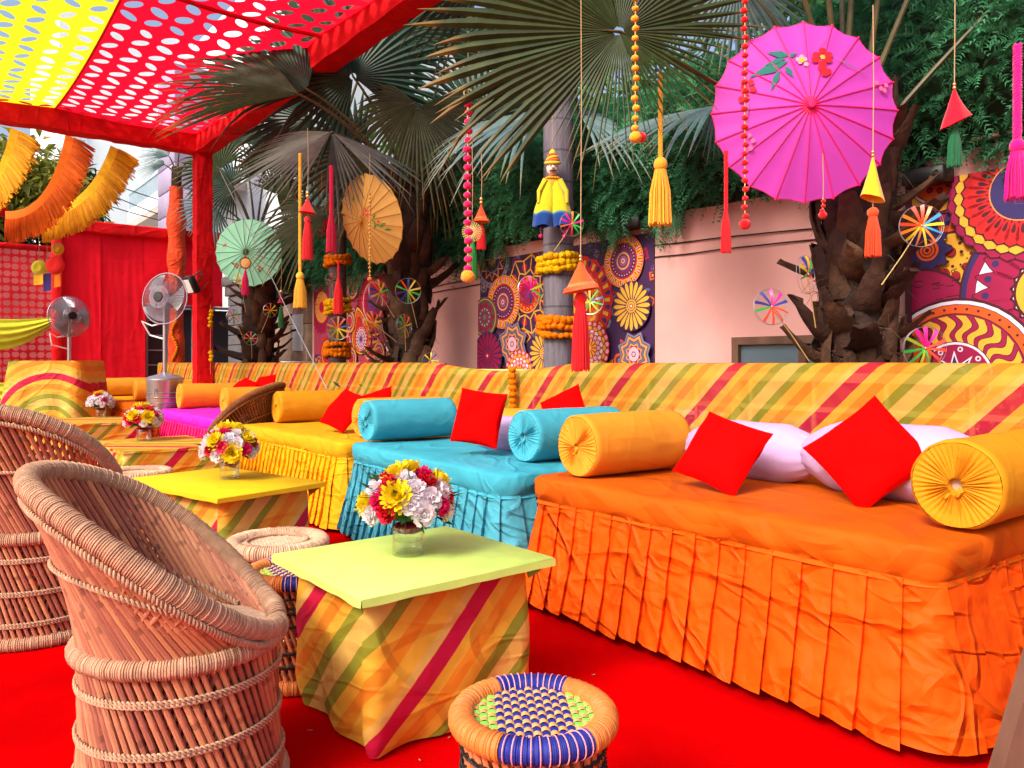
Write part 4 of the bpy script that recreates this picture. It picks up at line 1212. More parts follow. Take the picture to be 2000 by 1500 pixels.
tree('leafy_tree', 'distant green tree behind the smooth grey trunk', P(-11.2, 10.0), 4.8, 18, 2.0, 2400, MT['leaf_a'], .30, .12, 35, .1)
def banana(label, base, leaves):
    t = thing('banana_plant', label, 'plant', base)
    b = MB(); b.tube([(0, 0, 0), (.03, 0, 1.4), (.08, 0, 2.6)], [.12, .10, .05], 8); b.build('stem', MT['banana'], t)
    for (ang, el, L, w) in leaves:
        b = MB(); d = Vector((math.cos(ang), math.sin(ang), 0)); s = Vector((-d.y, d.x, 0))
        def fn(q, v):
            c = Vector((.08, 0, 2.5)) + d * L * q * math.cos(el) + Vector((0, 0, L * (q * math.sin(el) - .45 * q * q)))
            ww = w * math.sin(PI * min(1, .06 + q * .94)) ** .6
            return c + s * (v - .5) * 2 * ww + Vector((0, 0, -.25 * ww * abs(v - .5) * 2 + .03 * math.sin(q * 40) * abs(v - .5)))
        b.grid(fn, 26, 7); b.build('leaf', MT['banana'], t, angle=180)
    return t
banana('banana plant with broad bright leaves behind the palms at the top centre', P(-9.4, 7.4), [(k * 1.05 + .3, 1.15 - .12 * (k % 3), 2.6, .34) for k in range(7)])
banana('banana plant with broad leaves behind the far left palm', P(-14.0, 6.4), [(k * 1.3, 1.2 - .2 * (k % 2), 2.0, .26) for k in range(5)])
def shrubs():
    rr = random.Random(17)
    labs = ['leafy shrub behind the drape by the right palm', 'leafy shrub behind the drape left of the right palm', 'leafy shrub behind the drape at the mandala panel', 'leafy shrub behind the drape by the grey trunk',
            'leafy shrub behind the drape near the middle palm', 'leafy shrub behind the drape at the right end', 'leafy shrub behind the drape under the paisley panel']
    for k, a in enumerate((-1.4, -3.1, -4.4, -5.7, -7.0, -.2, -9.0)):
        t = thing('garden_shrub', labs[k], 'shrub', P(a, 4.55), 0, 'shrubs in the bed behind the railing')
        rg = np.random.default_rng(40 + k); n = 700
        p = rg.normal(size=(n, 3)) * np.array([.32, .22, .22]) + np.array([0, 0, .52]); p[:, 2] = np.clip(p[:, 2], .02, .98)
        leaf_cloud('foliage', p, rg.normal(size=(n, 3)) + np.array([0, 0, .6]), .13, .05, MT['leaf_a'] if k % 2 else MT['leaf_d'], t, None, 0, 50 + k)
        b = MB()
        for j in range(6): b.tube([(0, 0, 0), (rr.uniform(-.25, .25), rr.uniform(-.15, .15), .6)], .01, 5)
        b.build('stem', MT['bark'], t)
shrubs()
sheet('soil_bed', -15.5, .6, 3.95, 5.22, .004, mat('dark soil', (.035, .022, .015), .95, .3, 6, .8, 20, .02), rz=ROT)
# ================================================================== PALMS
def fan_blade(c, axis, nrm, R, spread, nseg, droop, rr, fuse=.5, cup=.12, dry=0., hang=.0, limp=.12):
    """pleated fan leaf: wedge segments joined near the stalk, free drooping tips; returns a builder in world metres"""
    b = MB(); axis = Vector(axis).normalized(); nrm = Vector(nrm); nrm = (nrm - axis * nrm.dot(axis)).normalized()
    side = nrm.cross(axis); S = RAD(spread); dphi = S / nseg
    st = [.03, .2, .38, fuse, .64, .77, .88, .96, 1.0]
    for i in range(nseg):
        ph = -S / 2 + (i + .5) * dphi
        L = R * (.70 + .30 * math.cos(ph * .55)) * rr.uniform(.90, 1.06)
        d = axis * math.cos(ph) + side * math.sin(ph)
        e = -axis * math.sin(ph) + side * math.cos(ph)
        tipside = rr.uniform(-limp, limp); tipn = rr.uniform(-limp, limp * .5); sh = rr.uniform(.25, .75)
        br = rr.random() < .10; vs = []; cs = []
        fz = fuse * rr.uniform(.88, 1.1); wmax = math.tan(dphi / 2) * fz * L * 1.06
        for t in st:
            w = math.tan(dphi / 2) * t * L * 1.04 if t <= fz else wmax * max(0.02, 1 - ((t - fz) / (1 - fz)) ** 1.7)
            f = max(0, t - fz) / (1 - fz)
            p = c + d * (t * L) + e * (tipside * f * f * L * .4) + nrm * (-cup * L * t * t * (1 + .5 * math.sin(ph) ** 2) + tipn * f * f * L * .5)
            dr = droop * L * (t ** 2.2) + hang * L * f ** 1.6 + (0.22 * L * f * f if br else 0)
            p = p + Vector((0, 0, -dr))
            h = w * .55
            vs += [p - e * w - nrm * h * .5, p + nrm * h * .6, p + e * w - nrm * h * .5]
            cc = (t * rr.uniform(.93, 1.03) if t > .8 else t * .8, sh, dry)
            cs += [cc, cc, (cc[0], sh * .8, dry)]
        m = len(st)
        b.add(vs, [(3 * j + k, 3 * j + k + 1, 3 * j + k + 4, 3 * j + k + 3) for j in range(m - 1) for k in (0, 1)], 0, cs)
    return b
def boots_meshes():
    rr = random.Random(3); out = []
    for v in range(6):
        b = MB(); L = rr.uniform(.24, .36); w0 = rr.uniform(.075, .10); up = rr.uniform(.15, .9); n = 9; vs = []
        curl = rr.uniform(-.5, .6); tw = rr.uniform(-.5, .5)
        for i in range(n):
            t = i / (n - 1)
            x = L * (t * .85) ; z = L * (up * t * t * .6 + .12 * t + curl * max(0, t - .6) ** 2)
            w = w0 * (1 - .55 * t) * (1 + (.10 * rr.uniform(-1, 1) if i > 1 else 0)); th = .026 * (1 - .6 * t)
            for k in range(6):
                q = [(-1, 0), (-.5, .8), (.5, .8), (1, 0), (.5, -.9), (-.5, -.9)][k]
                yy = q[0] * w; zz = q[1] * th + .35 * w * (abs(q[0]) ** 2 - .5) * (1 - t * .5)
                jag = .03 * rr.uniform(-1, 1) if i == n - 1 else 0
                ca, sa = math.cos(tw * t), math.sin(tw * t)
                vs.append((x + jag, yy * ca - zz * sa, z + yy * sa + zz * ca + rr.uniform(-.003, .003)))
        b.add(vs, [(i * 6 + k, i * 6 + (k + 1) % 6, (i + 1) * 6 + (k + 1) % 6, (i + 1) * 6 + k) for i in range(n - 1) for k in range(6)] + [tuple((n - 1) * 6 + k for k in range(6))])
        out.append(b.mesh('leaf_base', MT['boot'], angle=50))
    return out
BOOTS = boots_meshes()
class Palm:
    def __init__(s, name, label, base, group=None, seed=1):
        s.base = Vector((base.x, base.y, 0)); s.t = thing(name, label, 'palm', s.base, 0, group); s.rr = random.Random(seed)
    def boot_trunk(s, h, r, n):
        b = MB()
        def wob(a, t, z): return 1 + .10 * noise.noise(Vector((math.cos(a) * 1.6, math.sin(a) * 1.6, z * 4))) + .05 * noise.noise(Vector((math.cos(a) * 5, math.sin(a) * 5, z * 11)))
        b.lathe([(r * (1.06 - .12 * math.sin(PI * k / 40)), h * k / 40) for k in range(41)], 40, wob=wob, cap=True)
        b.build('trunk', MT['trunkcore'], s.t)
        for k in range(n):
            z = .25 + (h - .2) * (k + .5) / n; a = k * 2.39996 + s.rr.uniform(-.25, .25)
            me = s.rr.choice(BOOTS); sc = s.rr.uniform(.95, 1.45)
            flat = s.rr.random() < .66
            tilt = s.rr.uniform(-1.2, -.80) if flat else s.rr.uniform(-.70, .25)
            M = Matrix.Translation((math.cos(a) * r * .88, math.sin(a) * r * .88, z)) @ Matrix.Rotation(a, 4, 'Z') @ Matrix.Rotation(tilt, 4, 'Y') @ Matrix.Rotation(s.rr.uniform(-.45, .45), 4, 'X') @ Matrix.Scale(sc * r / .24, 4)
            inst('leaf_base', me, s.t, M)
        b = MB()
        for k in range(int(n * 5)):
            z = s.rr.uniform(.5, h); a = s.rr.uniform(0, 2 * PI); p = Vector((math.cos(a) * r, math.sin(a) * r, z))
            o = Vector((math.cos(a), math.sin(a), 0)); q = Vector((s.rr.uniform(-1, 1), s.rr.uniform(-1, 1), s.rr.uniform(-1, 1)))
            L = s.rr.uniform(.04, .13)
            b.tube([p, p + (o * .5 + q * .5) * L * .6, p + (o * .4 + q * .8 + Vector((0, 0, -.5))) * L], [.0028, .002, .001], 3, cap=False)
        tag(b.build('fibre', MT['fibre'], s.t), kind='stuff')
    def smooth_trunk(s, h, r, m, flare=.0, lean=(0, 0)):
        b = MB(); k = int(h / .04); pr = []
        for i in range(k + 1):
            z = h * i / k
            ring = -.012 if (z % .27) < .03 else 0
            pr.append((r * (1 + flare * math.exp(-z * 1.5)) + ring * r * 3, z))
        b.lathe(pr, 28, wob=lambda a, t, z: 1 + .02 * noise.noise(Vector((math.cos(a) * 2, math.sin(a) * 2, z * 3))), cap=True)
        b.v = [(x + lean[0] * z, y + lean[1] * z, z) for x, y, z in b.v]
        b.build('trunk', m, s.t, angle=60)
    def frond(s, crown, c, axis, nrm, R, spread=200, m='palm', nseg=36, droop=.12, fuse=.5, cup=.12, dry=0., hang=.05, limp=.12, pr=.020, sag=.1, extra=()):
        b = fan_blade(Vector(c) - s.base, axis, nrm, R, spread, nseg, droop, s.rr, fuse, cup, dry, hang, limp)
        for ax_, R_, sp_, n_, fz_, hg_ in extra:
            e = fan_blade(Vector(c) - s.base, ax_, nrm, R_, sp_, n_, droop, s.rr, fz_, cup, dry, hg_, limp)
            k0 = len(b.v); b.add(e.v, e.f, 0, [e.c[i] for i in range(len(e.v))])
        o = b.build('frond', MT[m], s.t, angle=30)
        p, q = Vector(crown) - s.base, Vector(c) - s.base
        pts = [p.lerp(q, k / 8) + Vector((0, 0, sag * (q - p).length * 4 * (k / 8) * (1 - k / 8))) for k in range(9)]
        ax = Vector(axis).normalized()
        pts += [q + ax * R * .05, q + ax * R * .10]
        pb = MB(); pb.tube(pts, [lerp(pr * 1.5, pr * .7, k / 8) for k in range(9)] + [pr * .45, pr * .15], 7, flat=.6)
        pb.build('petiole', MT['petiole'], o)
        return o
def img(angle, depth=0.0):
    """unit direction seen at this angle in the picture (0 right, 90 up), leaning away by depth"""
    return Vector((math.cos(RAD(angle)), depth, math.sin(RAD(angle)))).normalized()
FACE = Vector((0, -1, -.25))

# --- the big palm at the right
pr = Palm('fan_palm', 'stout fan palm with shaggy brown trunk behind the pink parasol', P(-2.34, 4.5), 'shaggy fan palms behind the railing', 4)
pr.boot_trunk(2.55, .205, 150)
cr = at(1655, 330, 4.63)
pr.frond(cr, at(1210, 62, 3.95), img(178, -.1), Vector((.05, -1, -.30)), 1.06, 62, 'palm', 15, .02, .66, .05, 0, .03, .05, .020, .02,
         extra=((img(130, -.1), 1.0, 50, 12, .6, .03), (img(215, -.1), 1.02, 34, 9, .62, .05), (img(243, -.15), .70, 24, 7, .42, .08), (img(272, -.2), .66, 34, 9, .30, .08), (img(308, -.1), .58, 34, 8, .34, .06), (img(345, .0), .62, 40, 9, .40, .05), (img(30, .0), .8, 60, 12, .5, .03), (img(85, .0), .8, 50, 11, .5, .03)))
pr.frond(cr, at(1440, -40, 5.1), img(262, .1), Vector((-.2, -1, .1)), .62, 250, 'palm_bl', 40, .02, .45, .08, 0, .03, .05, .016)
pr.frond(cr, at(1398, 207, 5.3), img(186, .15), Vector((0, -.35, 1)), .95, 150, 'palm_bl', 30, .06, .5, .10, 0, .04, .08, .013)
pr.frond(cr, at(1396, 208, 5.28), img(285, .1), Vector((.6, -1, .4)), .36, 100, 'palm_bl', 10, .05, .4, .1, 0, .05, .1, .008)
for (x, y, Y, ax, R) in ((1500, -230, 4.2, 110, 1.0), (1580, -330, 4.0, 95, 1.0), (1690, -360, 4.6, 88, 1.0), (1760, -330, 4.4, 75, 1.0), (1880, -240, 4.3, 60, 1.0), (2130, -170, 4.2, 25, 1.0), (1640, -300, 5.6, 90, .9), (1960, -120, 5.7, 40, .9)):
    pr.frond(cr + Vector((pr.rr.uniform(-.08, .08), pr.rr.uniform(-.1, .1), 0)), at(x, y, Y), img(ax, -.1), Vector((0, -1, -.3)), R, 240, 'palm', 30, .10, .5, .1, 0, .06, .1, .021, .03)

# --- the middle palm
pm = Palm('fan_palm', 'middle shaggy fan palm with dark drooping leaves beside the amber parasol', P(-7.58, 4.5), 'shaggy fan palms behind the railing', 6)
pm.boot_trunk(3.15, .235, 120)
cm = at(805, 395, 8.74)
pm.frond(cm, at(690, 150, 8.5), img(112, -.1), Vector((.1, -1, -.15)), 1.35, 300, 'palm_dk', 46, .03, .5, .10, 0, .05, .08, .03)
pm.frond(cm, at(815, 212, 8.1), img(-32, -.1), Vector((.3, -1, .35)), 1.12, 150, 'palm_br', 34, .05, .42, .14, .05, .10, .08, .03)
pm.frond(cm, at(810, 200, 8.2), img(-150, .05), Vector((-.3, -1, .2)), .85, 150, 'palm_br', 26, .06, .5, .14, .0, .12, .12, .02)
pm.frond(cm, at(648, 258, 7.7), img(205, -.1), Vector((-.05, -.62, .85)), 1.14, 120, 'palm_gy', 22, .02, .42, .06, 0, .02, .05, .026, .1, extra=((img(288, -.1), .82, 46, 9, .42, .02), (img(330, -.05), 1.0, 38, 8, .5, .04)))
pm.frond(cm, at(585, 185, 8.0), img(163, -.05), Vector((0, -.8, .7)), 1.52, 90, 'palm', 24, .05, .55, .1, .12, .04, .1, .026)
pm.frond(cm, at(600, 175, 8.3), img(140, .1), Vector((.1, -1, .2)), 1.2, 120, 'palm_dk', 26, .03, .5, .1, 0, .04, .1, .026)
pm.frond(cm, at(640, 418, 7.9), img(193, -.15), Vector((0, -1, .7)), .86, 115, 'palm_br', 24, .10, .5, .1, .02, .12, .1, .02, -.05)
pm.frond(cm, at(940, 235, 9.2), img(15, .1), Vector((-.1, -1, 0)), 1.15, 290, 'palm_dk', 40, .04, .5, .1, 0, .06, .1, .026)
pm.frond(cm, at(880, 100, 9.4), img(65, .1), Vector((-.1, -1, -.1)), 1.15, 260, 'palm_dk', 38, .04, .5, .1, 0, .05, .1, .026)
pm.frond(cm, at(770, 70, 9.2), img(85, .1), Vector((0, -1, -.1)), 1.2, 240, 'palm_dk', 36, .04, .5, .1, 0, .05, .1, .026)
pm.frond(cm, at(700, 300, 9.4), img(200, .1), Vector((0, -1, 0)), 1.1, 260, 'palm_dk', 36, .06, .5, .1, 0, .08, .1, .026)
pm.frond(cm, at(1000, 330, 9.0), img(-25, .1), Vector((0, -1, .4)), .9, 200, 'palm_dk', 30, .08, .5, .1, 0, .1, .1, .022)
for (x, y, an) in ((760, 330, 255), (850, 300, 285), (735, 300, 235)):
    pm.frond(cm, at(x, y, 8.6), img(an, .0), Vector((0, -1, .3)), .85, 100, 'palm_br', 22, .05, .5, .1, .12, .15, .12, .02, .25)

# --- the left palm
pl = Palm('fan_palm', 'far left shaggy fan palm under the mint parasol', P(-12.3, 4.5), 'shaggy fan palms behind the railing', 8)
pl.boot_trunk(2.75, .25, 90)
cl = at(500, 470, 12.47)
for k, (x, y, an, R, m) in enumerate(((430, 330, 150, 1.0, 'palm'), (475, 280, 110, 1.1, 'palm_dk'), (560, 320, 70, 1.1, 'palm'), (600, 360, 20, 1.0, 'palm_bl'), (420, 400, 190, .9, 'palm_bl'),
                                      (540, 380, 40, .9, 'palm'), (455, 365, 165, .8, 'palm_dk'), (610, 430, -15, .9, 'palm_dk'), (520, 330, 95, 1.0, 'palm'), (650, 400, 10, 1.0, 'palm'))):
    pl.frond(cl, at(x, y, 12.5 + (k % 3) * .35), img(an, .1 * (k % 3 - 1)), Vector((.1 * (k % 2), -1, .1)), R * .80, 230, m, 34, .04, .5, .1, 0, .05, .12, .022)

# --- the smooth trunked palms with garlands
pg = Palm('smooth_palm', 'smooth grey ringed palm trunk carrying the puppet and two marigold bands', P(-5.04, 4.5), 'smooth trunked palms', 9)
pg.smooth_trunk(4.2, .132, MT['greytrunk'], .1)
cg = at(1085, 40, 6.75)
for (x, y, an, m) in ((1040, 228, 185, 'palm_bl'), (1130, 222, -5, 'palm_bl'), (960, -60, 150, 'palm_dk'), (1230, -80, 40, 'palm_dk'), (1100, -220, 90, 'palm_dk')):
    pg.frond(cg, at(x, y, 6.9), img(an, .1), Vector((0, -.55, 1)) if y > 0 else FACE, 1.05, 170, m, 34, .07, .5, .1, 0, .08, .1, .02, .25)
pb_ = Palm('smooth_palm', 'slender brown palm trunk with three marigold bands in front of the paisley panel', P(-9.43, 4.5), 'smooth trunked palms', 10)
pb_.smooth_trunk(4.1, .115, MT['browntrunk'], .1)
for (x, y, an) in ((620, 120, 150), (720, 110, 40), (670, 60, 90), (600, 230, 190)):
    pb_.frond(at(662, 290, 10.2), at(x, y, 10.4), img(an, .1), FACE, 1.2, 230, 'palm_dk', 34, .05, .5, .1, 0, .08, .12, .026)
pw = Palm('wrapped_palm', 'slim palm with its trunk wrapped in orange red cloth beside the canopy post', P(-16.2, 4.25), 'smooth trunked palms', 12)
b = MB()
def _wrapr(t): return .135 * (1 + .10 * math.sin(t * 11) + (.35 * math.exp(-((t - .86) / .05) ** 2)) + .25 * math.exp(-((t - .70) / .04) ** 2) + .18 * math.exp(-((t - .34) / .08) ** 2))
b.lathe([(_wrapr(k / 90), 4.75 * k / 90) for k in range(91)], 30, wob=lambda a, t, z: 1 + .10 * noise.noise(Vector((math.cos(a) * 1.5, math.sin(a) * 1.5, z * 3))) + .05 * (((z * 5 + a * .8) % 1)), cap=True)
b.build('cloth_wrap', mat('orange red wrap cloth', (.62, .045, .006), .8, .2, 5, crumple=.5, crs=6), pw.t, angle=60)
b = MB(); b.lathe([(.11, 0), (.10, 4.7), (.09, 5.15)], 14, cap=True); b.build('trunk', MT['trunkcore'], pw.t)
for (x, y, an) in ((322, 322, 175), (330, 305, 150), (372, 312, 20), (350, 296, 90), (372, 326, -10)):
    pw.frond(at(346, 345, 15.3), at(x, y, 15.2), img(an, -.1), Vector((0, -.7, .8)), .60, 130, 'palm_bl', 26, .06, .4, .1, 0, .05, .14, .022)
def wrapmari():
    t = thing('marigold_string', 'thin orange marigold string running down the orange wrapped palm', 'garland', pw.base, 0, 'marigold decorations')
    b = MB(); rr = random.Random(2)
    for k in range(34):
        z = 2.95 - k * .05; b.ball((.03 + .05 * math.sin(k * .5), -.165, z), rr.uniform(.028, .036), 8, 5, jit=.15, rnd=rr)
    b.build('flower', MT['marigold_o'], t)
wrapmari()

# ================================================================== MARIGOLD GARLANDS
def mari_meshes():
    out = []
    for v in range(3):
        rr = random.Random(70 + v); b = MB(); n, m = 14, 9; vs = []
        b.ball((0, 0, 0), .034, 14, 9, sz=.85, jit=.11, rnd=rr); out.append(b)
    return out
_MM = mari_meshes()
MARI_O = [b.mesh('flower', MT['marigold_o']) for b in _MM]; MARI_Y = [b.mesh('flower', MT['marigold_y']) for b in _MM]
def garland(label, c, R, rows, meshes, h, seed, n=None, group='marigold decorations'):
    """bands of threaded marigold heads round a trunk"""
    rr = random.Random(seed); t = thing('marigold_band', label, 'garland', c, 0, group)
    cord = MB()
    for r in range(rows):
        z0 = (r - (rows - 1) / 2) * h; ph = rr.uniform(0, 6); n_ = n or int(2 * PI * (R + .03) / .050)
        cord.tube([((R + .012) * math.cos(a), (R + .012) * math.sin(a), z0 + .02 * math.sin(a + ph)) for a in np.linspace(0, 2 * PI, 28, endpoint=False)], .004, 5, closed=True)
        for k in range(n_):
            a = 2 * PI * k / n_ + ph
            M = Matrix.Translation(((R + .026 + rr.uniform(-.006, .008)) * math.cos(a), (R + .028) * math.sin(a), z0 + .02 * math.sin(a + ph) + rr.uniform(-.008, .008))) @ Matrix.Rotation(rr.uniform(0, 6), 4, 'Z') @ Matrix.Rotation(rr.uniform(-.6, .6), 4, 'X') @ Matrix.Scale(rr.uniform(.88, 1.22), 4)
            inst('flower', rr.choice(meshes), t, M)
    cord.build('thread', MT['string'], t)
    return t
def trunk_at(p, py): return Vector((p.base.x, p.base.y, CAM_H - (py - HZ) / FPX * p.base.y))
garland('yellow marigold band round the grey palm trunk, just above the orange band', trunk_at(pg, 515), .135, 3, MARI_Y, .046, 1)
garland('orange marigold band round the grey palm trunk beside the big red tassel', trunk_at(pg, 637), .135, 4, MARI_O, .045, 2)
garland('deep orange marigold band high on the slender brown trunk', trunk_at(pb_, 508), .12, 3, MARI_O, .046, 3)
garland('yellow marigold band in the middle of the slender brown trunk', trunk_at(pb_, 599), .12, 4, MARI_Y, .046, 4)
garland('orange marigold band low on the slender brown trunk above the drape', trunk_at(pb_, 685), .12, 4, MARI_O, .046, 5)
def drop_string():
    rr = random.Random(8)
    p = on_v(1006, 722, RV - .06); t = thing('marigold_string', 'short orange marigold string hanging down the striped drape where it sags', 'garland', p, ROT, 'marigold decorations')
    b = MB(); b.tube([(0, .03, .04), (0, -.01, .02), (0, -.02, -.42)], .003, 4); b.build('thread', MT['string'], t)
    for k in range(9):
        inst('flower', rr.choice(MARI_O), t, Matrix.Translation((rr.uniform(-.006, .006), -.025, .0 - k * .048)) @ Matrix.Rotation(rr.uniform(0, 6), 4, 'Z') @ Matrix.Scale(rr.uniform(.85, 1.05), 4))
    q = at(411, 640, 11.6); t = thing('marigold_string', 'small yellow marigold string tied to the red canopy post', 'garland', q, 0, 'marigold decorations')
    b = MB(); b.tube([(0, 0, .35), (0, 0, -.7)], .003, 4); b.build('thread', MT['string'], t)
    for k in range(8): inst('flower', rr.choice(MARI_Y), t, Matrix.Translation((rr.uniform(-.01, .02), 0, .25 - k * .055 - (.35 if k > 4 else 0))))
drop_string()

# ================================================================== PARASOLS
def parasol(label, c, nrm, R, n, depth, pm, rm, deco, upv=(0, 0, 1), group='paper parasols hung in the palms'):
    t = thing('parasol', label, 'parasol', c, 0, group)
    z = Vector(nrm).normalized(); y = Vector(upv); y = (y - z * y.dot(z)).normalized(); x = y.cross(z)
    M = Matrix((x, y, z)).transposed().to_4x4()
    t.matrix_world = Matrix.Translation(Vector(c)) @ M
    zf = lambda r: -depth * (r / R) ** 1.35
    b = MB(); sub = 4; rings = 10; N = n * sub; vs = []
    for i in range(N):
        f = (i % sub) / sub; a = 2 * PI * i / N
        pull = 1 - .035 * math.sin(PI * f)
        for j in range(rings + 1):
            r = R * (.03 + .97 * j / rings) * (1 - (1 - pull) * (j / rings))
            vs.append((r * math.cos(a), r * math.sin(a), zf(r) - .010 * math.sin(PI * f) * (j / rings)))
    m = rings + 1
    b.add(vs, [(i * m + j, i * m + j + 1, ((i + 1) % N) * m + j + 1, ((i + 1) % N) * m + j) for i in range(N) for j in range(rings)])
    b.build('canopy', pm, t, angle=180)
    for k in range(n):
        a = 2 * PI * k / n; rb = MB()
        rb.tube([(r * math.cos(a), r * math.sin(a), zf(r) + .002) for r in np.linspace(R * .05, R * 1.012, 8)], [.0034] * 7 + [.0045], 5); rb.build('rib', rm, t)
    rb = MB(); rb.tube([((R * (1 - .035 * math.sin(PI * (i % sub) / sub))) * math.cos(2 * PI * i / N), (R * (1 - .035 * math.sin(PI * (i % sub) / sub))) * math.sin(2 * PI * i / N), zf(R) + .001 - .010 * math.sin(PI * (i % sub) / sub)) for i in range(N)], .003, 4, closed=True)
    rb.build('edge_thread', rm, t)
    h = MB(); h.lathe([(0, .028), (.018, .026), (.024, .012), (.022, .0), (.05, -.006), (.058, -.012)], 20); h.build('hub', rm, t)
    h = MB(); h.tube([(0, 0, 0), (0, 0, -.48)], .011, 8); h.build('handle', MT['wood'], t)
    lv = [0]
    def mark(pts, col, nm):
        lv[0] += 1; d = MB()
        vs = [(px * R, py * R, zf(math.hypot(px, py) * R) + .0032 + .0003 * lv[0]) for px, py in pts]
        cx, cy = sum(p[0] for p in pts) / len(pts), sum(p[1] for p in pts) / len(pts)
        vs.append((cx * R, cy * R, zf(math.hypot(cx, cy) * R) + .0036 + .0003 * lv[0])); k = len(pts)
        d.add(vs, [(i, (i + 1) % k, k) for i in range(k)], 0, col); d.build(nm, MT['painted'], t, smooth=False)
    def leaf(p, q, w, col):
        dx, dy = q[0] - p[0], q[1] - p[1]; mark([p, (p[0] + dx * .4 - dy * w, p[1] + dy * .4 + dx * w), q, (p[0] + dx * .4 + dy * w, p[1] + dy * .4 - dx * w)], col, 'painted_leaf')
    def dot(p, r, col, sx=1.0): mark([(p[0] + r * sx * math.cos(a), p[1] + r * math.sin(a)) for a in np.linspace(0, 2 * PI, 10, endpoint=False)], col, 'painted_petal')
    deco(leaf, dot)
    return t
_GR = (.012, .13, .11); _RDP = (.68, .004, .012); _OR = (.78, .32, .03); _ST = (.16, .10, .22)
def deco_pk(leaf, dot):
    leaf((-.20, .52), (-.62, .36), .14, _GR); leaf((-.18, .58), (-.42, .64), .18, _GR); leaf((-.2, .56), (-.10, .62), .2, _GR); leaf((-.24, .46), (-.16, .32), .2, _GR)
    leaf((-.3, .42), (-.40, .18), .13, _GR); leaf((-.22, .56), (-.46, .48), .12, _GR)
    for q in ((-.08, .50), (-.03, .53), (-.06, .56), (-.02, .47), (-.1, .53)): dot(q, .027, (.78, .26, .35))
    dot((-.06, .52), .03, _OR)
    for q in ((.10, .58), (.17, .63), (.23, .58), (.22, .52), (.15, .47), (.08, .52), (.17, .36), (.14, .42), (.20, .38)): dot(q, .036, _RDP, 1.25)
    dot((.16, .55), .028, _OR)
    for q in ((-.60, .30), (-.67, .26), (-.66, .18), (-.58, .22), (-.70, .12)): dot(q, .034, _RDP)
    for q in ((.75, .28), (.80, .22), (.86, .26), (.84, .2), (-.62, -.28), (-.58, -.34), (-.60, -.42)): dot(q, .025, (.74, .12, .25))
    leaf((.22, .58), (.72, .32), .012, _ST); leaf((.10, .66), (.26, .84), .02, _ST); leaf((-.62, .2), (-.66, -.28), .012, _ST)
def deco_ye(leaf, dot):
    leaf((.25, -.05), (.42, -.40), .05, (.05, .2, .03)); leaf((.32, -.2), (.20, -.30), .2, (.05, .22, .03)); leaf((.38, -.3), (.55, -.30), .2, (.05, .22, .03)); leaf((.3, -.1), (.42, -.02), .2, (.05, .22, .03)); leaf((.42, -.4), (.60, -.48), .14, (.05, .22, .03))
    for q in ((.18, .08), (.24, .12), (.30, .08), (.24, .02), (.33, .15), (.2, .2), (.4, -.2), (.12, .14)): dot(q, .035, (.62, .09, .05))
    dot((.23, .08), .02, _OR); leaf((-.12, .5), (-.06, .62), .25, (.05, .2, .03))
def deco_gr(leaf, dot):
    for q in ((-.32, -.34), (-.26, -.38), (-.36, -.40), (-.30, -.44), (.35, -.42), (.42, -.47), (.33, -.5), (-.70, .2), (-.65, .22)): dot(q, .035, (.55, .10, .06))
    leaf((-.36, -.36), (-.48, -.30), .2, (.03, .18, .06)); leaf((.40, -.5), (.30, -.60), .2, (.03, .18, .06))
parasol('large pink parasol with red ribs and painted flowers facing out at the right', at(1583, 205, 3.98) , Vector((-.06, -1, .02)), .485, 20, .11, MT['paper_pk'], MT['rib_pk'], deco_pk)
parasol('amber parasol tilted sideways against the middle palm', at(706, 432, 7.75) , Vector((-.62, -.74, -.27)), .46, 22, .13, MT['paper_ye'], MT['rib_ye'], deco_ye, upv=(-.38, 0, .92))
parasol('mint green parasol tied to the far left palm beside the canopy post', at(480, 492, 11.7), Vector((-.02, -1, -.05)), .525, 22, .13, MT['paper_gr'], MT['rib_gr'], deco_gr)

# ================================================================== HANGING ORNAMENTS
SUPPORT = 0
def bead_col(c): return c
def string_of(t, z0, z1, r=.0022, m='string'):
    b = MB(); b.tube([(0, 0, z0), (.004, .002, lerp(z0, z1, .5)), (0, 0, z1)], r, 5); return b.build('string', MT[m], t)
def pompom(b, c, r, col, rr, sz=.8):
    n, m = 16, 10
    b.ball(c, r, n, m, sz=sz, jit=.07, col=col, rnd=rr)
def pompom_string(label, px, py0, py1, Y, n, col, r, gap_col, endc, ring=True, top=None, group='pompom strings', end2=None):
    p = at(px, py0, Y); H = (py1 - py0) / FPX * Y
    t = thing('pompom_string', label, 'hanging garland', p, 0, group); rr = random.Random(px)
    string_of(t, (py0 - (top if top is not None else -160)) / FPX * Y, -H)
    if ring:
        b = MB(); b.tube([(.022 * math.cos(a), 0, .012 + .022 * math.sin(a)) for a in np.linspace(0, 2 * PI, 20, endpoint=False)], .004, 6, closed=True); b.build('ring', MT['gold'], t)
    sp = H / (n + .8); bd = MB()
    for k in range(n):
        z = -(k + .9) * sp
        b = MB(); pompom(b, (rr.uniform(-.004, .004), rr.uniform(-.003, .003), z), r * rr.uniform(.9, 1.06), col, rr); b.build('pompom', MT['puff'], t)
        for q in (.36, .5, .64): bd.ball((0, 0, z + sp * q), r * .24, 8, 5)
    tag(bd.build('spacer_bead', MT['gold'], t), kind='stuff')
    b = MB(); pompom(b, (0, 0, -H), r * 1.65, endc, rr, .9); b.build('end_pompom', MT['puff'], t)
    if end2: b = MB(); pompom(b, (r * 1.6, .02, -H + r * .3), r * 1.5, end2, rr, .9); b.build('end_pompom', MT['puff'], t)
    return t
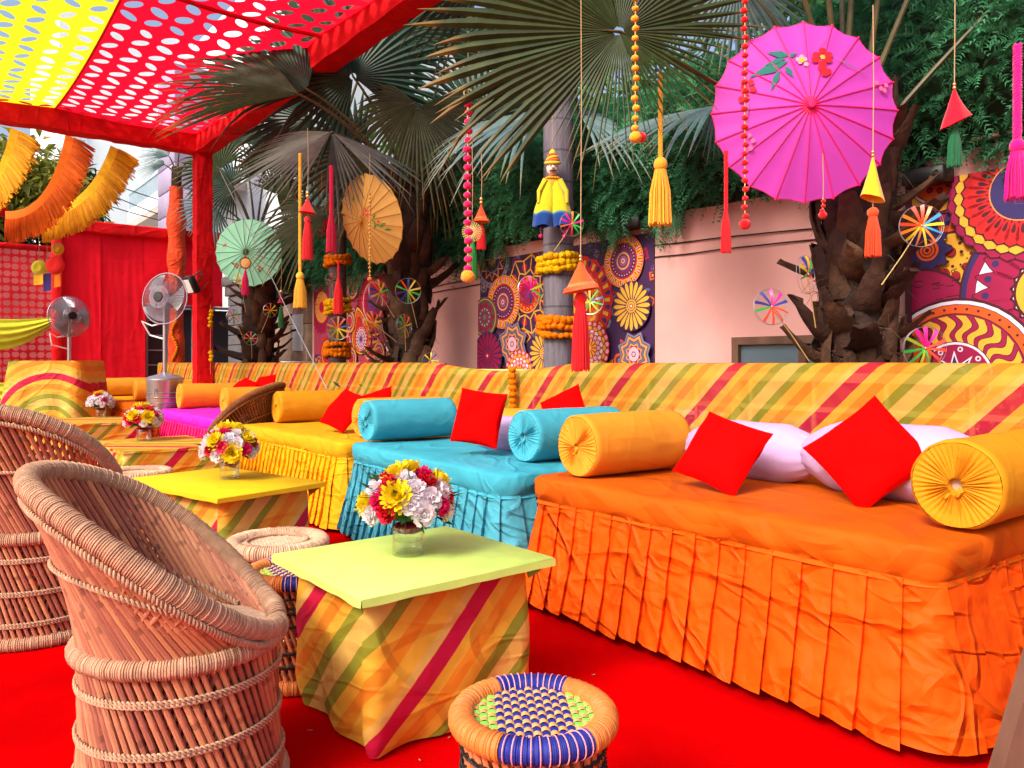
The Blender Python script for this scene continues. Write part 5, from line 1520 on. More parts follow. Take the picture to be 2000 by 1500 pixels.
RDC = (.74, .005, .012); PKC = (.76, .008, .13); YEC = (.84, .38, .012); ORC = (.80, .13, .01); GRC = (.01, .20, .06); MGC = (.78, .004, .20)
pompom_string('pink pompom string with a brass ring and an orange end, before the middle palm', 914, 186, 540, 4.2, 19, PKC, .024, 0, (.82, .30, .02), top=60)
pompom_string('orange yellow pompom string hanging through the big fan leaf', 1241, -40, 268, 3.7, 15, YEC, .0185, 0, YEC, False, top=-200, end2=RDC)
pompom_string('long red pompom string hanging over the left side of the pink parasol', 1455, -30, 438, 3.55, 26, RDC, .0165, 0, RDC, False, top=-200)
pompom_string('thin golden bead string in front of the amber parasol', 722, 372, 545, 6.6, 22, (.60, .26, .03), .012, 0, ORC, False, top=300)
pompom_string('short red bead string just below the pink parasol', 1607, 385, 420, 3.9, 3, RDC, .013, 0, RDC, False, top=300)

def strands(b, z0, z1, r0, r1, n, col, rr, y=1.0, dark=.82, mid=None):
    """a skirt of yarn: overlapping thin strands from a tie to a loose hem"""
    for ring_, k in ((1.0, n), (.72, int(n * .7))):
        for i in range(k):
            a = 2 * PI * i / k + rr.uniform(-.06, .06); c, s = math.cos(a), math.sin(a)
            q = rr.uniform(.9, 1.06) * ring_; zz = z1 + rr.uniform(-.035, .02) * abs(z1 - z0)
            m = mid if mid else lerp(r0, r1, .75)
            f = rr.uniform(dark, 1.04); cc = (col[0] * f, col[1] * f, col[2] * f)
            b.tube([(r0 * ring_ * c, r0 * ring_ * s * y, z0), (m * q * c, m * q * s * y, lerp(z0, z1, .4)), (r1 * q * c, r1 * q * s * y, zz)], max(.0018, r1 * 1.9 / n * 1.25), 4, cap=False, col=cc)
def tassel(label, px, py0, py1, Y, col, w, rope_to=None, ball=True, group='tassels', cord_r=.010, plait=True):
    """yarn tassel: plaited cord, round head, fringe"""
    p = at(px, py0, Y); H = (py1 - py0) / FPX * Y; W = w / FPX * Y / 2
    t = thing('tassel', label, 'tassel', p, 0, group); rr = random.Random(px + 1)
    top = (py0 - (rope_to if rope_to is not None else py0 - 150)) / FPX * Y
    b = MB()
    if plait:
        for k in range(3):
            b.tube([(cord_r * .55 * math.cos(z * 160 + k * 2.09), cord_r * .55 * math.sin(z * 160 + k * 2.09), z) for z in np.linspace(0, top, max(8, int(top / .006)))], cord_r * .62, 5, col=col)
    else: b.tube([(0, 0, 0), (0, 0, top)], cord_r, 6, col=col)
    b.build('cord', MT['thread'], t)
    hr = W * .62
    if ball:
        b = MB(); b.ball((0, 0, -hr * .95), hr, 18, 12, sz=1.05, jit=.02, col=col, rnd=rr); b.build('head', MT['thread'], t)
    b = MB(); strands(b, -hr * 1.75 if ball else 0, -H, hr * .75 if ball else cord_r, W, 44, col, rr); b.build('fringe', MT['thread'], t)
    return t
tassel('fat yellow tassel on a plaited cord under the big fan leaf', 1290, 308, 438, 4.1, (.86, .42, .03), 44, 140, cord_r=.012)
tassel('yellow tassel on a long cord between the mint and amber parasols', 586, 532, 600, 6.6, (.84, .42, .03), 25, 300, cord_r=.013)
tassel('long slim red tassel hanging just left of the pink parasol', 1418, 416, 492, 3.9, RDC, 19, 295, cord_r=.010, ball=False)
tassel('hot pink tassel cut by the right edge of the picture', 1987, 272, 388, 3.5, MGC, 46, 88, cord_r=.018, ball=True)
tassel('crimson yarn tassel hanging against the slender brown trunk', 647, 420, 492, 7.2, (.62, .004, .05), 20, 325, cord_r=.018, ball=False)
tassel('plain red tassel hanging over the lower part of the slender brown trunk', 661, 542, 612, 7.4, RDC, 19, 508, cord_r=.008, ball=False)
tassel('pink tassel hanging below the mint parasol', 479, 528, 575, 9.5, PKC, 14, 500, cord_r=.008, ball=False)
tassel('green yarn tassel behind the end of the pink pompom string', 923, 470, 545, 4.8, (.01, .26, .03), 20, 440, cord_r=.008, ball=False)

def bell(label, px, py0, py1, Y, col, w, tcol, ty0, ty1, tw, top, tip=0.0, skew=0.0, rimc=None, ballc=None, group='fabric bell hangings', beads=2):
    """cloth bell under gold beads with a tassel as its clapper"""
    s = Y / FPX; p = at(px, py0, Y); t = thing('bell_hanging', label, 'hanging ornament', p, 0, group); rr = random.Random(px)
    string_of(t, (py0 - top) * s, 0.0, .0025)
    b = MB()
    for k in range(beads): b.ball((0, 0, (.012 + .018 * k) * Y / 4), .0095 * Y / 4, 12, 8)
    b.build('bead', MT['gold'], t)
    H = (py1 - py0) * s; W = w * s / 2; bm = MB(); n = 40; m = 16; vs = []; cs = []
    for i in range(n):
        a = 2 * PI * i / n
        for j in range(m):
            q = j / (m - 1); r = W * (.10 + .90 * q ** 1.15) * (1 + .05 * math.sin(a * 5 + px) * q + .04 * noise.noise(Vector((math.cos(a) * 2, math.sin(a) * 2, q * 3 + px))))
            z = -H * q + skew * W * math.cos(a) * q * q - tip * W * math.sin(a) * q
            vs.append((r * math.cos(a) + .15 * skew * W * q, r * math.sin(a), z))
            f = rimc if (rimc and q > .78) else col; cs.append(f)
    bm.add(vs, [(i * m + j, i * m + j + 1, ((i + 1) % n) * m + j + 1, ((i + 1) % n) * m + j) for i in range(n) for j in range(m - 1)], 0, cs)
    o = bm.build('bell', MT['thread'], t, angle=180); 
    if rimc:
        fb = MB()
        for i in range(150):
            a = 2 * PI * i / 150; r = W * .97
            p0 = Vector((r * math.cos(a) + .12 * skew * W, r * math.sin(a), -H * .88 + skew * W * math.cos(a) * .8)); fb.tube([p0, p0 + Vector((math.cos(a) * .006, math.sin(a) * .006, -H * .16 + skew * W * .2 * math.cos(a)))], .0022, 3, cap=False, col=rimc)
        fb.build('rim_fringe', MT['thread'], o)
    z0, z1 = -(ty0 - py0) * s, -(ty1 - py0) * s; tw_ = tw * s / 2
    b = MB(); b.tube([(0, 0, -H * .3), (0, 0, z0)], .0022, 5); b.build('clapper_string', MT['string'], t)
    if ballc is not None:
        b = MB(); b.ball((0, 0, z0 - tw_ * .5), tw_ * .72, 16, 10, jit=.03, col=ballc, rnd=rr); b.build('clapper_knot', MT['thread'], t)
    b = MB(); strands(b, z0 - (tw_ * .9 if ballc is not None else 0), z1, tw_ * .45, tw_, 40, tcol, rr, mid=tw_ * .86); b.build('clapper_tassel', MT['thread'], t)
    return t
bell('big orange felt bell with a long red tassel in front of the mandala panel', 1134, 512, 566, 3.35, (.80, .085, .012), 66, RDC, 574, 722, 34, -150, rimc=(.82, .17, .05), ballc=(.70, .02, .02), skew=.18)
bell('yellow satin bell with an orange red tassel below the pink parasol', 1705, 308, 388, 3.3, (.84, .44, .02), 44, (.80, .06, .012), 408, 500, 30, 10, ballc=(.80, .07, .012), skew=-.35)
bell('red satin bell with a green and gold tassel near the top right corner', 1864, 176, 240, 3.5, (.66, .004, .02), 56, (.01, .13, .05), 250, 325, 25, -150, skew=.45)
bell('small orange red bell with a red tassel beside the straw wheel', 940, 400, 432, 5.4, (.70, .05, .012), 29, RDC, 440, 486, 17, 300, rimc=(.78, .14, .03))
bell('dark red bell with a long red tassel between the mint and amber parasols', 601, 388, 416, 6.2, (.55, .012, .01), 34, (.70, .006, .012), 424, 506, 20, 250, ballc=(.6, .02, .02), skew=-.1)
bell('tiny crimson bell with a bottle green tassel by the granite wall', 549, 574, 592, 9.0, (.25, .005, .03), 14, (.008, .13, .03), 600, 640, 11, 480, beads=1)

# medallion under the mint parasol, straw wheel
def straw_wheel(label, px, py, Y, R, spokes, m):
    t = thing('wheel_ornament', label, 'wheel ornament', at(px, py, Y), 0); string_of(t, .0, .55)
    for k in range(spokes):
        a = 2 * PI * k / spokes; b = MB(); b.tube([(.15 * R * math.cos(a), -.004, .15 * R * math.sin(a)), (R * math.cos(a), 0, R * math.sin(a))], R * .055, 5); b.build('spoke', MT[m], t)
    b = MB(); b.tube([(R * .98 * math.cos(a), 0, R * .98 * math.sin(a)) for a in np.linspace(0, 2 * PI, 40, endpoint=False)], R * .045, 6, closed=True, col=(.16, .22, .03)); b.build('rim', MT['painted'], t)
    b = MB(); b.ball((0, 0, 0), R * .2, 10, 6); b.build('hub', MT[m], t)
straw_wheel('straw wheel ornament behind the pink pompom string', 922, 453, 4.35, .056, 24, 'straw')
def medallion():
    t = thing('medallion', 'small round embroidered medallion hanging on the mint parasol', 'medallion', at(480, 514, 9.5)); string_of(t, .07, .5)
    b = MB(); b.lathe([(0, .012), (.045, .012), (.062, .004), (.066, -.004)], 28, mat=Matrix.Rotation(PI / 2, 3, 'X'), col=(.66, .36, .12)); b.build('disc', MT['thread'], t)
    b = MB()
    for a in np.linspace(0, 2 * PI, 22, endpoint=False): b.ball((.068 * math.cos(a), -.006, .068 * math.sin(a)), .009, 6, 4, col=(.10, .03, .02))
    tag(b.build('edge_bead', MT['painted'], t), kind='stuff')
medallion()
# red net cone tucked into the slender trunk's crown
t = thing('net_cone', 'red netted cone hanging behind the dark red bell', 'hanging ornament', at(628, 440, 8.4)); string_of(t, .0, .6)
b = MB()
for k in range(10):
    for s in (-1, 1): b.tube([(.16 * q * math.cos(2 * PI * k / 10 + s * q * 1.2), .16 * q * math.sin(2 * PI * k / 10 + s * q * 1.2), .16 - .26 * q) for q in np.linspace(.08, 1, 9)], .008, 5, col=(.45, .012, .015))
b.build('net', MT['painted'], t)
# hanging pole between the sofas and the mint parasol (thin slanting wire)
t = thing('guy_wire', 'thin grey pole slanting from the yellow sofa up past the mint parasol', 'pole', P(-7.15, 3.45, .70))
q = at(482, 440, 9.0) - t.location
b = MB(); b.tube([(0, 0, 0), q * .5 + Vector((0, 0, -.03)), q, q * 1.35], .0045, 6); b.build('wire', MT['greymetal'], t)
b = MB(); b.tube([(0, 0, -.02), q * .03], .022, 8); b.build('anchor', MT['black'], t)

# ------------------------------------------------------------------ pinwheels
_PC = {'p': (.80, .01, .28), 'r': (.80, .07, .03), 'o': (.84, .24, .03), 'y': (.84, .62, .03), 'g': (.05, .55, .09), 'b': (.03, .05, .30), 'k': (.04, .32, .60), 'l': (.42, .55, .03)}
def pinwheel(label, px, py, rad, Y, cols, stick, yaw=0.0, n=None):
    s = Y / FPX; R = rad * s; p = at(px, py, Y)
    t = thing('pinwheel', label, 'pinwheel', p, 0, 'foil pinwheels stuck in the palms'); t.rotation_euler = (RAD(RND.uniform(-14, 14)), 0, RAD(yaw)); rr = random.Random(px * 7 + py)
    b = MB(); b.tube([(R * math.cos(a), 0, R * math.sin(a)) for a in np.linspace(0, 2 * PI, 40, endpoint=False)], .0014, 5, closed=True); b.tube([(R * .97 * math.cos(a), .018, R * .97 * math.sin(a)) for a in np.linspace(0, 2 * PI, 40, endpoint=False)], .0014, 5, closed=True)
    b.build('hoop', MT['steel'], t)
    n = len(cols)
    for k, ch in enumerate(cols):
        a = PI / 2 - 2 * PI * k / n + rr.uniform(-.08, .08); d = Vector((math.cos(a), 0, math.sin(a))); e = Vector((-d.z, 0, d.x)); w = R * .095; vs = []
        tw = rr.uniform(.2, 1.0); 
        for q in (0.05, .35, .7, 1.0):
            ee = e * math.cos(tw * q) + Vector((0, 1, 0)) * math.sin(tw * q); c = d * R * q + Vector((0, -.012 * math.sin(q * PI), 0))
            vs += [c - ee * w * (.4 + .6 * q), c + ee * w * (.4 + .6 * q)]
        rb = MB(); rb.add(vs, [(0, 1, 3, 2), (2, 3, 5, 4), (4, 5, 7, 6)], 0, _PC[ch]); rb.build('ribbon', MT['ribbon'], t)
    b = MB(); b.ball((0, -.004, 0), .007, 8, 5); b.build('pin', MT['gold'], t)
    q = (at(stick[0], stick[1], Y + .15) - p); M = t.rotation_euler.to_matrix().inverted(); q = M @ q
    b = MB(); b.tube([(0, .008, 0), q * .5 + Vector((.004, 0, 0)), q], .0032, 5); b.build('stick', MT['straw'], t)
    return t
PW = [('pinwheel of orange, yellow and blue ribbons at the top of the right palm trunk', 1800, 441, 41, 4.05, 'rokykoyoyoror', (1722, 556), -8),
      ('pinwheel of green and yellow ribbons turned sideways at the left of the right palm trunk', 1577, 536, 38, 3.95, 'ygbrorygyb', (1593, 640), 48),
      ('pink and red pinwheel standing clear against the plain wall left of the right palm', 1507, 599, 36, 4.1, 'ppbrrrrgbb', (1580, 705), 10),
      ('pink and green pinwheel low at the edge of the bold painted panel', 1807, 680, 42, 4.2, 'pprrrglgglp', (1815, 760), 0),
      ('orange and green pinwheel beside the hem of the puppet skirt', 1117, 437, 24, 6.3, 'ogpggrpopp', (1082, 490), 12),
      ('hot pink pinwheel in front of the yellow lattice mandala', 1036, 566, 27, 6.6, 'pplgpbpppp', (1068, 620), 30),
      ('green and yellow pinwheel peeping out behind the orange felt bell', 1153, 588, 26, 5.6, 'ygbglygylb', (1120, 640), -20),
      ('orange and yellow pinwheel on the slender brown trunk above its lowest band', 660, 641, 23, 9.6, 'orbyyyylor', (655, 672), 0),
      ('blue and green pinwheel high on the middle palm trunk', 797, 568, 25, 8.2, 'byygygbbgr', (815, 640), 12),
      ('narrow sideways pinwheel lower on the middle palm trunk', 790, 637, 24, 8.2, 'roybyyglgg', (792, 685), 62),
      ('rainbow pinwheel at the left top of the middle palm', 741, 572, 27, 8.0, 'oygrpgyybr', (770, 620), 55),
      ('orange and yellow pinwheel at the left of the middle palm trunk', 729, 632, 25, 8.0, 'roylyoyoyo', (775, 668), 55),
      ('orange and blue pinwheel above the middle band of the slender brown trunk', 648, 548, 15, 9.5, 'oybyoryb', (652, 590), 60),
      ('red and yellow pinwheel at the bottom edge of the mint parasol', 468, 548, 15, 11.2, 'yoryyroy', (480, 610), 20),
      ('green and pink pinwheel low on the far left palm trunk', 490, 661, 13, 11.6, 'pgrpggro', (492, 700), 20),
      ('orange and yellow pinwheel at the right of the far left palm trunk', 528, 606, 14, 11.5, 'oyyogoyr', (510, 650), 40),
      ('blue and green pinwheel at the left of the far left palm trunk', 456, 618, 14, 11.5, 'bgyrbgyp', (475, 660), 50),
      ('yellow and purple pinwheel peeping over the drape right of the middle palm', 841, 704, 16, 7.9, 'ybyypyby', (825, 730), 10)]
for a in PW: pinwheel(*a)

# ------------------------------------------------------------------ puppet on the grey trunk
def puppet():
    c = at(1079, 330, 6.5); t = thing('puppet', 'string puppet in a yellow dress with blue hem tied to the grey palm trunk', 'puppet', c, 0)
    s = 6.5 / FPX
    b = MB(); b.ball((0, -.02, 0), .052, 18, 12, sz=1.25)
    b.v = [(x, y, z) if y > -.05 else (x * .96, y, z) for x, y, z in b.v]
    b.tube([(0, -.072, .012), (0, -.088, -.010), (0, -.074, -.016)], [.006, .011, .006], 6)
    b.build('head', MT['dollface'], t)
    b = MB()
    for x in (-.019, .019):
        b.ball((x, -.068, .012), .009, 8, 6, col=(.8, .78, .75)); b.ball((x, -.075, .012), .005, 6, 5, col=(.01, .01, .01))
        b.tube([(x - .014, -.069, .028), (x, -.073, .033), (x + .014, -.069, .027)], .003, 4, col=(.01, .01, .01))
    b.tube([(-.03, -.062, -.034), (-.012, -.076, -.028), (0, -.078, -.031), (.012, -.076, -.028), (.03, -.062, -.034)], [.003, .007, .006, .007, .003], 5, col=(.015, .01, .01))
    b.tube([(-.014, -.072, -.042), (.014, -.072, -.042)], .004, 4, col=(.45, .01, .02)); b.build('face_paint', MT['painted'], t)
    b = MB()
    for k in range(4): b.tube([(.058 * math.cos(a) * (1 - .14 * k), -.02 + .058 * math.sin(a) * (1 - .14 * k), .045 + .018 * k + .01 * math.sin(a + k)) for a in np.linspace(0, 2 * PI, 24, endpoint=False)], .014, 7, closed=True, col=(.62, .10, .02) if k % 2 else (.62, .44, .02))
    b.ball((0, -.02, .12), .028, 10, 7, sz=1.5, col=(.66, .50, .02)); b.build('turban', MT['thread'], t)
    b = MB(); b.lathe([(.02, -.05), (.05, -.075), (.075, -.10), (.07, -.14), (.06, -.16)], 20, mat=Matrix.Diagonal((1, .6, 1)), col=(.60, .30, .03)); b.build('bodice', MT['thread'], t)
    b = MB()
    for k in range(16): b.ball((.055 * math.cos(k / 16 * 2 * PI), -.01 + .04 * math.sin(k / 16 * 2 * PI), -.082), .011, 6, 5, col=(.70, .30, .02))
    b.build('necklace', MT['painted'], t)
    for sd in (-1, 1):
        b = MB(); n, m = 26, 22; vs = []; cs = []
        for i in range(n):
            a = 2 * PI * i / n
            for j in range(m):
                q = j / (m - 1); r = .026 + .062 * math.sin(min(1, q * 1.08) * PI * .62) + .006 * math.sin(a * 6 + q * 3) * q
                vs.append((sd * (.030 + .055 * q) + r * math.cos(a), -.03 + r * .62 * math.sin(a), -.12 - .37 * q + .01 * math.sin(a * 3)))
                cs.append((.012, .05, .24) if q > .74 else ((.02, .16, .30) if q > .71 else (.58, .50, .012)))
        b.add(vs, [(i * m + j, i * m + j + 1, ((i + 1) % n) * m + j + 1, ((i + 1) % n) * m + j) for i in range(n) for j in range(m - 1)], 0, cs)
        b.build('skirt_half', MT['thread'], t, angle=180)
        b = MB(); b.tube([(sd * .06, -.03, -.10), (sd * .115, -.05, -.20), (sd * .12, -.06, -.30)], [.026, .020, .014], 8, col=(.56, .46, .02)); b.build('sleeve', MT['thread'], t)
        b = MB(); b.tube([(sd * .10, -.03, -.49), (sd * .10, -.03, -.56)], .005, 5, col=(.3, .01, .1)); b.ball((sd * .10, -.03, -.575), .02, 8, 6, col=(.42, .01, .12)); b.build('foot_bead', MT['painted'], t)
    b = MB(); b.tube([(0, .0, .16), (0, .03, .9)], .0025, 4); b.build('string', MT['string'], t)
puppet()

# ------------------------------------------------------------------ fringed bunting, lanterns
def bunting(label, pts, drop, col, seed):
    """a fringed strip hung in a curve"""
    rr = random.Random(seed); t = thing('fringe_bunting', label, 'bunting', pts[0], 0, 'fringed buntings under the canopy'); p0 = Vector(pts[0])
    P_ = [Vector(p) - p0 for p in pts]; b = MB(); n = 120; path = []
    def cat(s):
        a, m, z = P_; return a * (1 - s) * (1 - s) + m * 2 * s * (1 - s) + z * s * s
    path = [cat(i / n) for i in range(n + 1)]
    def gd(s): return Vector((.95, 0, -.45)).lerp(Vector((.04, 0, -1)), min(1, s * 1.25)).normalized()
    vs = []
    for i, p in enumerate(path):
        w = Vector((0, .02 * noise.noise(Vector((i * .15, seed, 0))), 0)); g = gd(i / n); vs += [p, p + g * drop * .25 + w, p + g * drop * .55 + w * 2]
    b.add(vs, [(3 * i + k, 3 * i + k + 1, 3 * i + k + 4, 3 * i + k + 3) for i in range(n) for k in (0, 1)], 0, col); b.build('band', MT['bandcloth'], t, angle=180)
    f = MB()
    for i in range(n * 3):
        s = i / (n * 3); p = cat(s); f_ = rr.uniform(.72, 1.08); c = (col[0] * f_, col[1] * f_ * f_, col[2]); L = drop * rr.uniform(.9, 1.12); j = Vector((rr.uniform(-.02, .02), rr.uniform(-.03, .03), 0))
        g = gd(s); f.tube([p + g * drop * .3, p + j * .5 + g * drop * .65 + Vector((0, -.012, 0)), p + j + g * L + Vector((0, 0, -.03))], .011, 3, cap=False, col=c)
    tag(f.build('fringe', MT['bandcloth'], t), kind='stuff'); return t
bunting('orange fringed bunting hanging between two yellow ones', (at(128, 262, 11.0), at(95, 420, 11.6), at(10, 412, 12.3)), .43, (.84, .16, .005), 1)
bunting('long yellow fringed bunting nearest the canopy post', (at(216, 284, 11.2), at(175, 400, 11.8), at(83, 414, 12.5)), .43, (.86, .46, .01), 2)
bunting('yellow fringed bunting cut by the left edge of the picture', (at(20, 248, 10.7), at(5, 350, 11.3), at(-70, 400, 12.0)), .42, (.86, .46, .01), 3)
def lantern(label, px, py, Y, r, cols):
    t = thing('fan_lantern', label, 'paper decoration', at(px, py, Y), 0, 'round cloth decorations at far left')
    for k, c in enumerate(cols):
        b = MB(); b.lathe([(0, .03), (r * .5, .05), (r * .9, .02), (r, -.02)], 22, mat=Matrix.Rotation(PI / 2, 3, 'X'), col=c); o = b.build('disc', MT['bandcloth'], t); o.location = (0, .10 * k, 0)
    b = MB(); b.tube([(0, 0, r), (0, 0, r + .5)], .006, 4); b.build('string', MT['string'], t)
lantern('yellow round cloth decoration left of the red screen post', 76, 523, 12.6, .13, [(.62, .55, .03)])
lantern('bright red round cloth decoration against the red screen post', 107, 518, 12.3, .15, [(.74, .02, .015)])
lantern('yellow round cloth decoration above the bright red one', 112, 486, 12.5, .10, [(.80, .40, .02)])
t = thing('patchwork_hanging', 'blue, yellow and orange patchwork cloth hanging below the round decorations', 'hanging ornament', at(92, 545, 12.5))
b = MB()
for k, c in enumerate(((.80, .45, .02), (.03, .02, .14), (.84, .20, .01))):
    x0, x1 = -.22 + k * .15, -.22 + (k + 1) * .15
    b.grid(lambda s, q: Vector((lerp(x0, x1, s), .02 * math.sin(s * 3 + k), .08 - q * (.30 - .10 * abs(k - 1.2)) + .02 * s)), 6, 8, col if False else 0, colfn=lambda s, q: c)
b.build('cloth', MT['bandcloth'], t, angle=180)
b = MB(); b.tube([(-.22, 0, .085), (0, 0, .10), (.23, 0, .09)], .006, 4); b.tube([(0, 0, .1), (0, 0, .8)], .005, 4); b.build('string', MT['string'], t)
# ================================================================== SOFAS
SEAT = .66
def rrect(x0, x1, y0, y1, r, seg=6, sides='lfr'):
    """open outline: back left, along the left side, the front, the right side, to back right (front is y0)"""
    pts = [Vector((x0, y1)), ]
    for k in range(seg + 1):
        a = PI + PI / 2 * k / seg; pts.append(Vector((x0 + r + r * math.cos(a), y0 + r + r * math.sin(a))))
    for k in range(seg + 1):
        a = 1.5 * PI + PI / 2 * k / seg; pts.append(Vector((x1 - r + r * math.cos(a), y0 + r + r * math.sin(a))))
    pts.append(Vector((x1, y1)))
    return pts
def cring(hx, hy, r, seg=4):
    pts = []
    for sx, sy, a0 in ((-1, -1, PI), (1, -1, 1.5 * PI), (1, 1, 0), (-1, 1, .5 * PI)):
        for k in range(seg + 1):
            a = a0 + PI / 2 * k / seg; pts.append(Vector((sx * (hx - r) + r * math.cos(a), sy * (hy - r) + r * math.sin(a))))
    pts.append(pts[0].copy()); return pts
def walk(pts):
    L = [0]
    for i in range(1, len(pts)): L.append(L[-1] + (pts[i] - pts[i - 1]).length)
    def f(s):
        s = max(0, min(L[-1] - 1e-6, s)); i = 0
        lo, hi = 0, len(L) - 1
        while hi - lo > 1:
            m = (lo + hi) // 2
            if L[m] <= s: lo = m
            else: hi = m
        q = (s - L[lo]) / max(1e-9, L[lo + 1] - L[lo]); p = pts[lo].lerp(pts[lo + 1], q)
        return p
    def nrm(s):
        d = f(s + .03) - f(s - .03)
        return Vector((d.y, -d.x)).normalized()
    return f, nrm, L[-1]
def sofa(label, a0, a1, v0, v1, top_m, skirt_m, seed, pleat=.105, cols=9, rows=26, yaw=0.0, flare=.10, amp=1.0, hem=.035):
    cx, cy = (a0 + a1) / 2, (v0 + v1) / 2
    t = thing('daybed', label, 'daybed', P(cx, cy), ROT + yaw, 'skirted daybeds along the railing')
    hx, hy = (a1 - a0) / 2, (v1 - v0) / 2; rr = random.Random(seed); so = seed * 3.7
    # mattress with a fitted sheet
    b = MB(); TH = .120; nx, ny = 90, 50; zt = SEAT
    prof = [(0, -TH - .012), (-.012, -TH), (.003, -TH + .02), (.008, -TH * .55), (.008, -.018), (.002, -.005), (-.012, .002)]
    out = rrect(-hx, hx, -hy, hy, .10, 7); out.append(out[0].copy())
    f, nr, L = walk(out); N = 300; vs = []; m = len(prof)
    for i in range(N):
        s = L * i / N; p = f(s); n = nr(s)
        for j, (o, z) in enumerate(prof):
            w = .010 * noise.noise(Vector((p.x * 3 + so, p.y * 3, z * 3))) + .005 * ridged(p.x * 7 + so, p.y * 7, z * 14) * (1 if j < 5 else .3)
            q = p + n * (o + w)
            vs.append((q.x, q.y, zt + z + (.010 * noise.noise(Vector((p.x * 4, p.y * 4, so))) if j in (1, 2) else 0) + (.008 * noise.noise(Vector((p.x * 2.2 + so, p.y * 2.2, 5))) if j > 4 else 0)))
    rings = 9; base = (N, m)
    for k in range(1, rings + 1):
        q = 1 - k / rings; q = q ** 1.0
        for i in range(N):
            x, y, z = vs[i * m + m - 1]
            X, Yy = x * q, y * q
            vs.append((X, Yy, zt + .004 + .010 * (1 - q) + .012 * noise.noise(Vector((X * 2.2 + so, Yy * 2.2, 5))) + .004 * ridged(X * 1.5 + so + Yy * 2, Yy * 4 - X, 2)))
    fs = [(i * m + j, ((i + 1) % N) * m + j, ((i + 1) % N) * m + j + 1, i * m + j + 1) for i in range(N) for j in range(m - 1)]
    o0 = N * m
    fs += [(i * m + m - 1, ((i + 1) % N) * m + m - 1, o0 + (i + 1) % N, o0 + i) for i in range(N)]
    for k in range(rings - 1): fs += [(o0 + k * N + i, o0 + k * N + (i + 1) % N, o0 + (k + 1) * N + (i + 1) % N, o0 + (k + 1) * N + i) for i in range(N)]
    b.add(vs, fs); b.build('mattress', top_m, t, angle=70)
    # pleated skirt
    out = rrect(-hx + .012, hx - .012, -hy + .012, hy, .09, 7); f, nr, L = walk(out)
    npl = int(L / pleat); b = MB(); vs = []; ztop = SEAT - TH + .004; Z = ztop - hem; ncol = 0
    for k in range(npl):
        s0, s1 = L * k / npl, L * (k + 1) / npl; ho = rr.uniform(-.010, .010); po = rr.uniform(.9, 1.12); lean = rr.uniform(-.006, .006)
        for c in range(cols):
            q = c / (cols - 1); s = lerp(s0, s1, q)
            for j in range(rows):
                h = j / (rows - 1)
                bell_ = flare * (h ** 1.25)
                saw = (.012 + .018 * h) * po * (q ** 1.15) + .006 * h * math.sin(q * PI)
                ss = s + lean * h + (.020 * h * (1 if q == 1 else 0))
                p = f(ss); n = nr(ss)
                x = s * 6.0
                cr = amp * (.0065 * ridged(x * 1.1 + h * 2.2 + so, h * 3.2 - x * .55, k * .7) + .004 * ridged(x * 2.3 - h * 4 + so, h * 6 + x, 3 + k) + .007 * noise.noise(Vector((s * 2.5 + so, h * 1.5, 1)))) * min(1, h * 4 + .15)
                d = p + n * (bell_ + saw + cr)
                vs.append((d.x, d.y, ztop - Z * h + ho * h * h + .004 * noise.noise(Vector((s * 8, 3, so))) * h))
            ncol += 1
    m = rows
    b.add(vs, [(i * m + j, i * m + j + 1, (i + 1) * m + j + 1, (i + 1) * m + j) for i in range(ncol - 1) for j in range(m - 1)])
    b.build('skirt', skirt_m, t, angle=55)
    b = MB(); b.box((0, .04, .30), (hx * 2 - .16, hy * 2 - .16, .46)); b.build('platform', MT['dark'], t)
    for sx in (-1, 1):
        for sy in (-1, 1):
            b = MB(); b.box((sx * (hx - .14), sy * (hy - .14), .035), (.07, .07, .07)); b.build('leg', MT['dark'], t)
    return t
sofa('nearest orange daybed with a crumpled pleated skirt', -3.09, -1.06, 2.555, 3.70, MT['orange_top'], MT['orange'], 1, cols=11, rows=40, pleat=.118, hem=.05)
sofa('turquoise daybed between the orange and the yellow ones', -5.12, -3.15, 2.50, 3.70, MT['blue_top'], MT['blue'], 2, yaw=RAD(-3), pleat=.098)
sofa('yellow daybed beside the turquoise one', -7.40, -5.22, 2.52, 3.70, MT['yellow_top'], MT['yellow'], 3, pleat=.085)
sofa('magenta daybed beyond the brown wicker chair', -10.35, -8.25, 2.52, 3.70, MT['pink_top'], MT['pink'], 4, cols=6, rows=12, pleat=.11)
sofa('far orange daybed behind the pedestal fan drum', -13.2, -11.15, 2.50, 3.70, MT['orange_top'], MT['orange'], 5, cols=6, rows=12, pleat=.11)
sofa('farthest pale yellow daybed by the red screen', -15.6, -13.6, 2.4, 3.65, MT['yellow_top'], MT['yellow'], 6, cols=5, rows=10, pleat=.12)

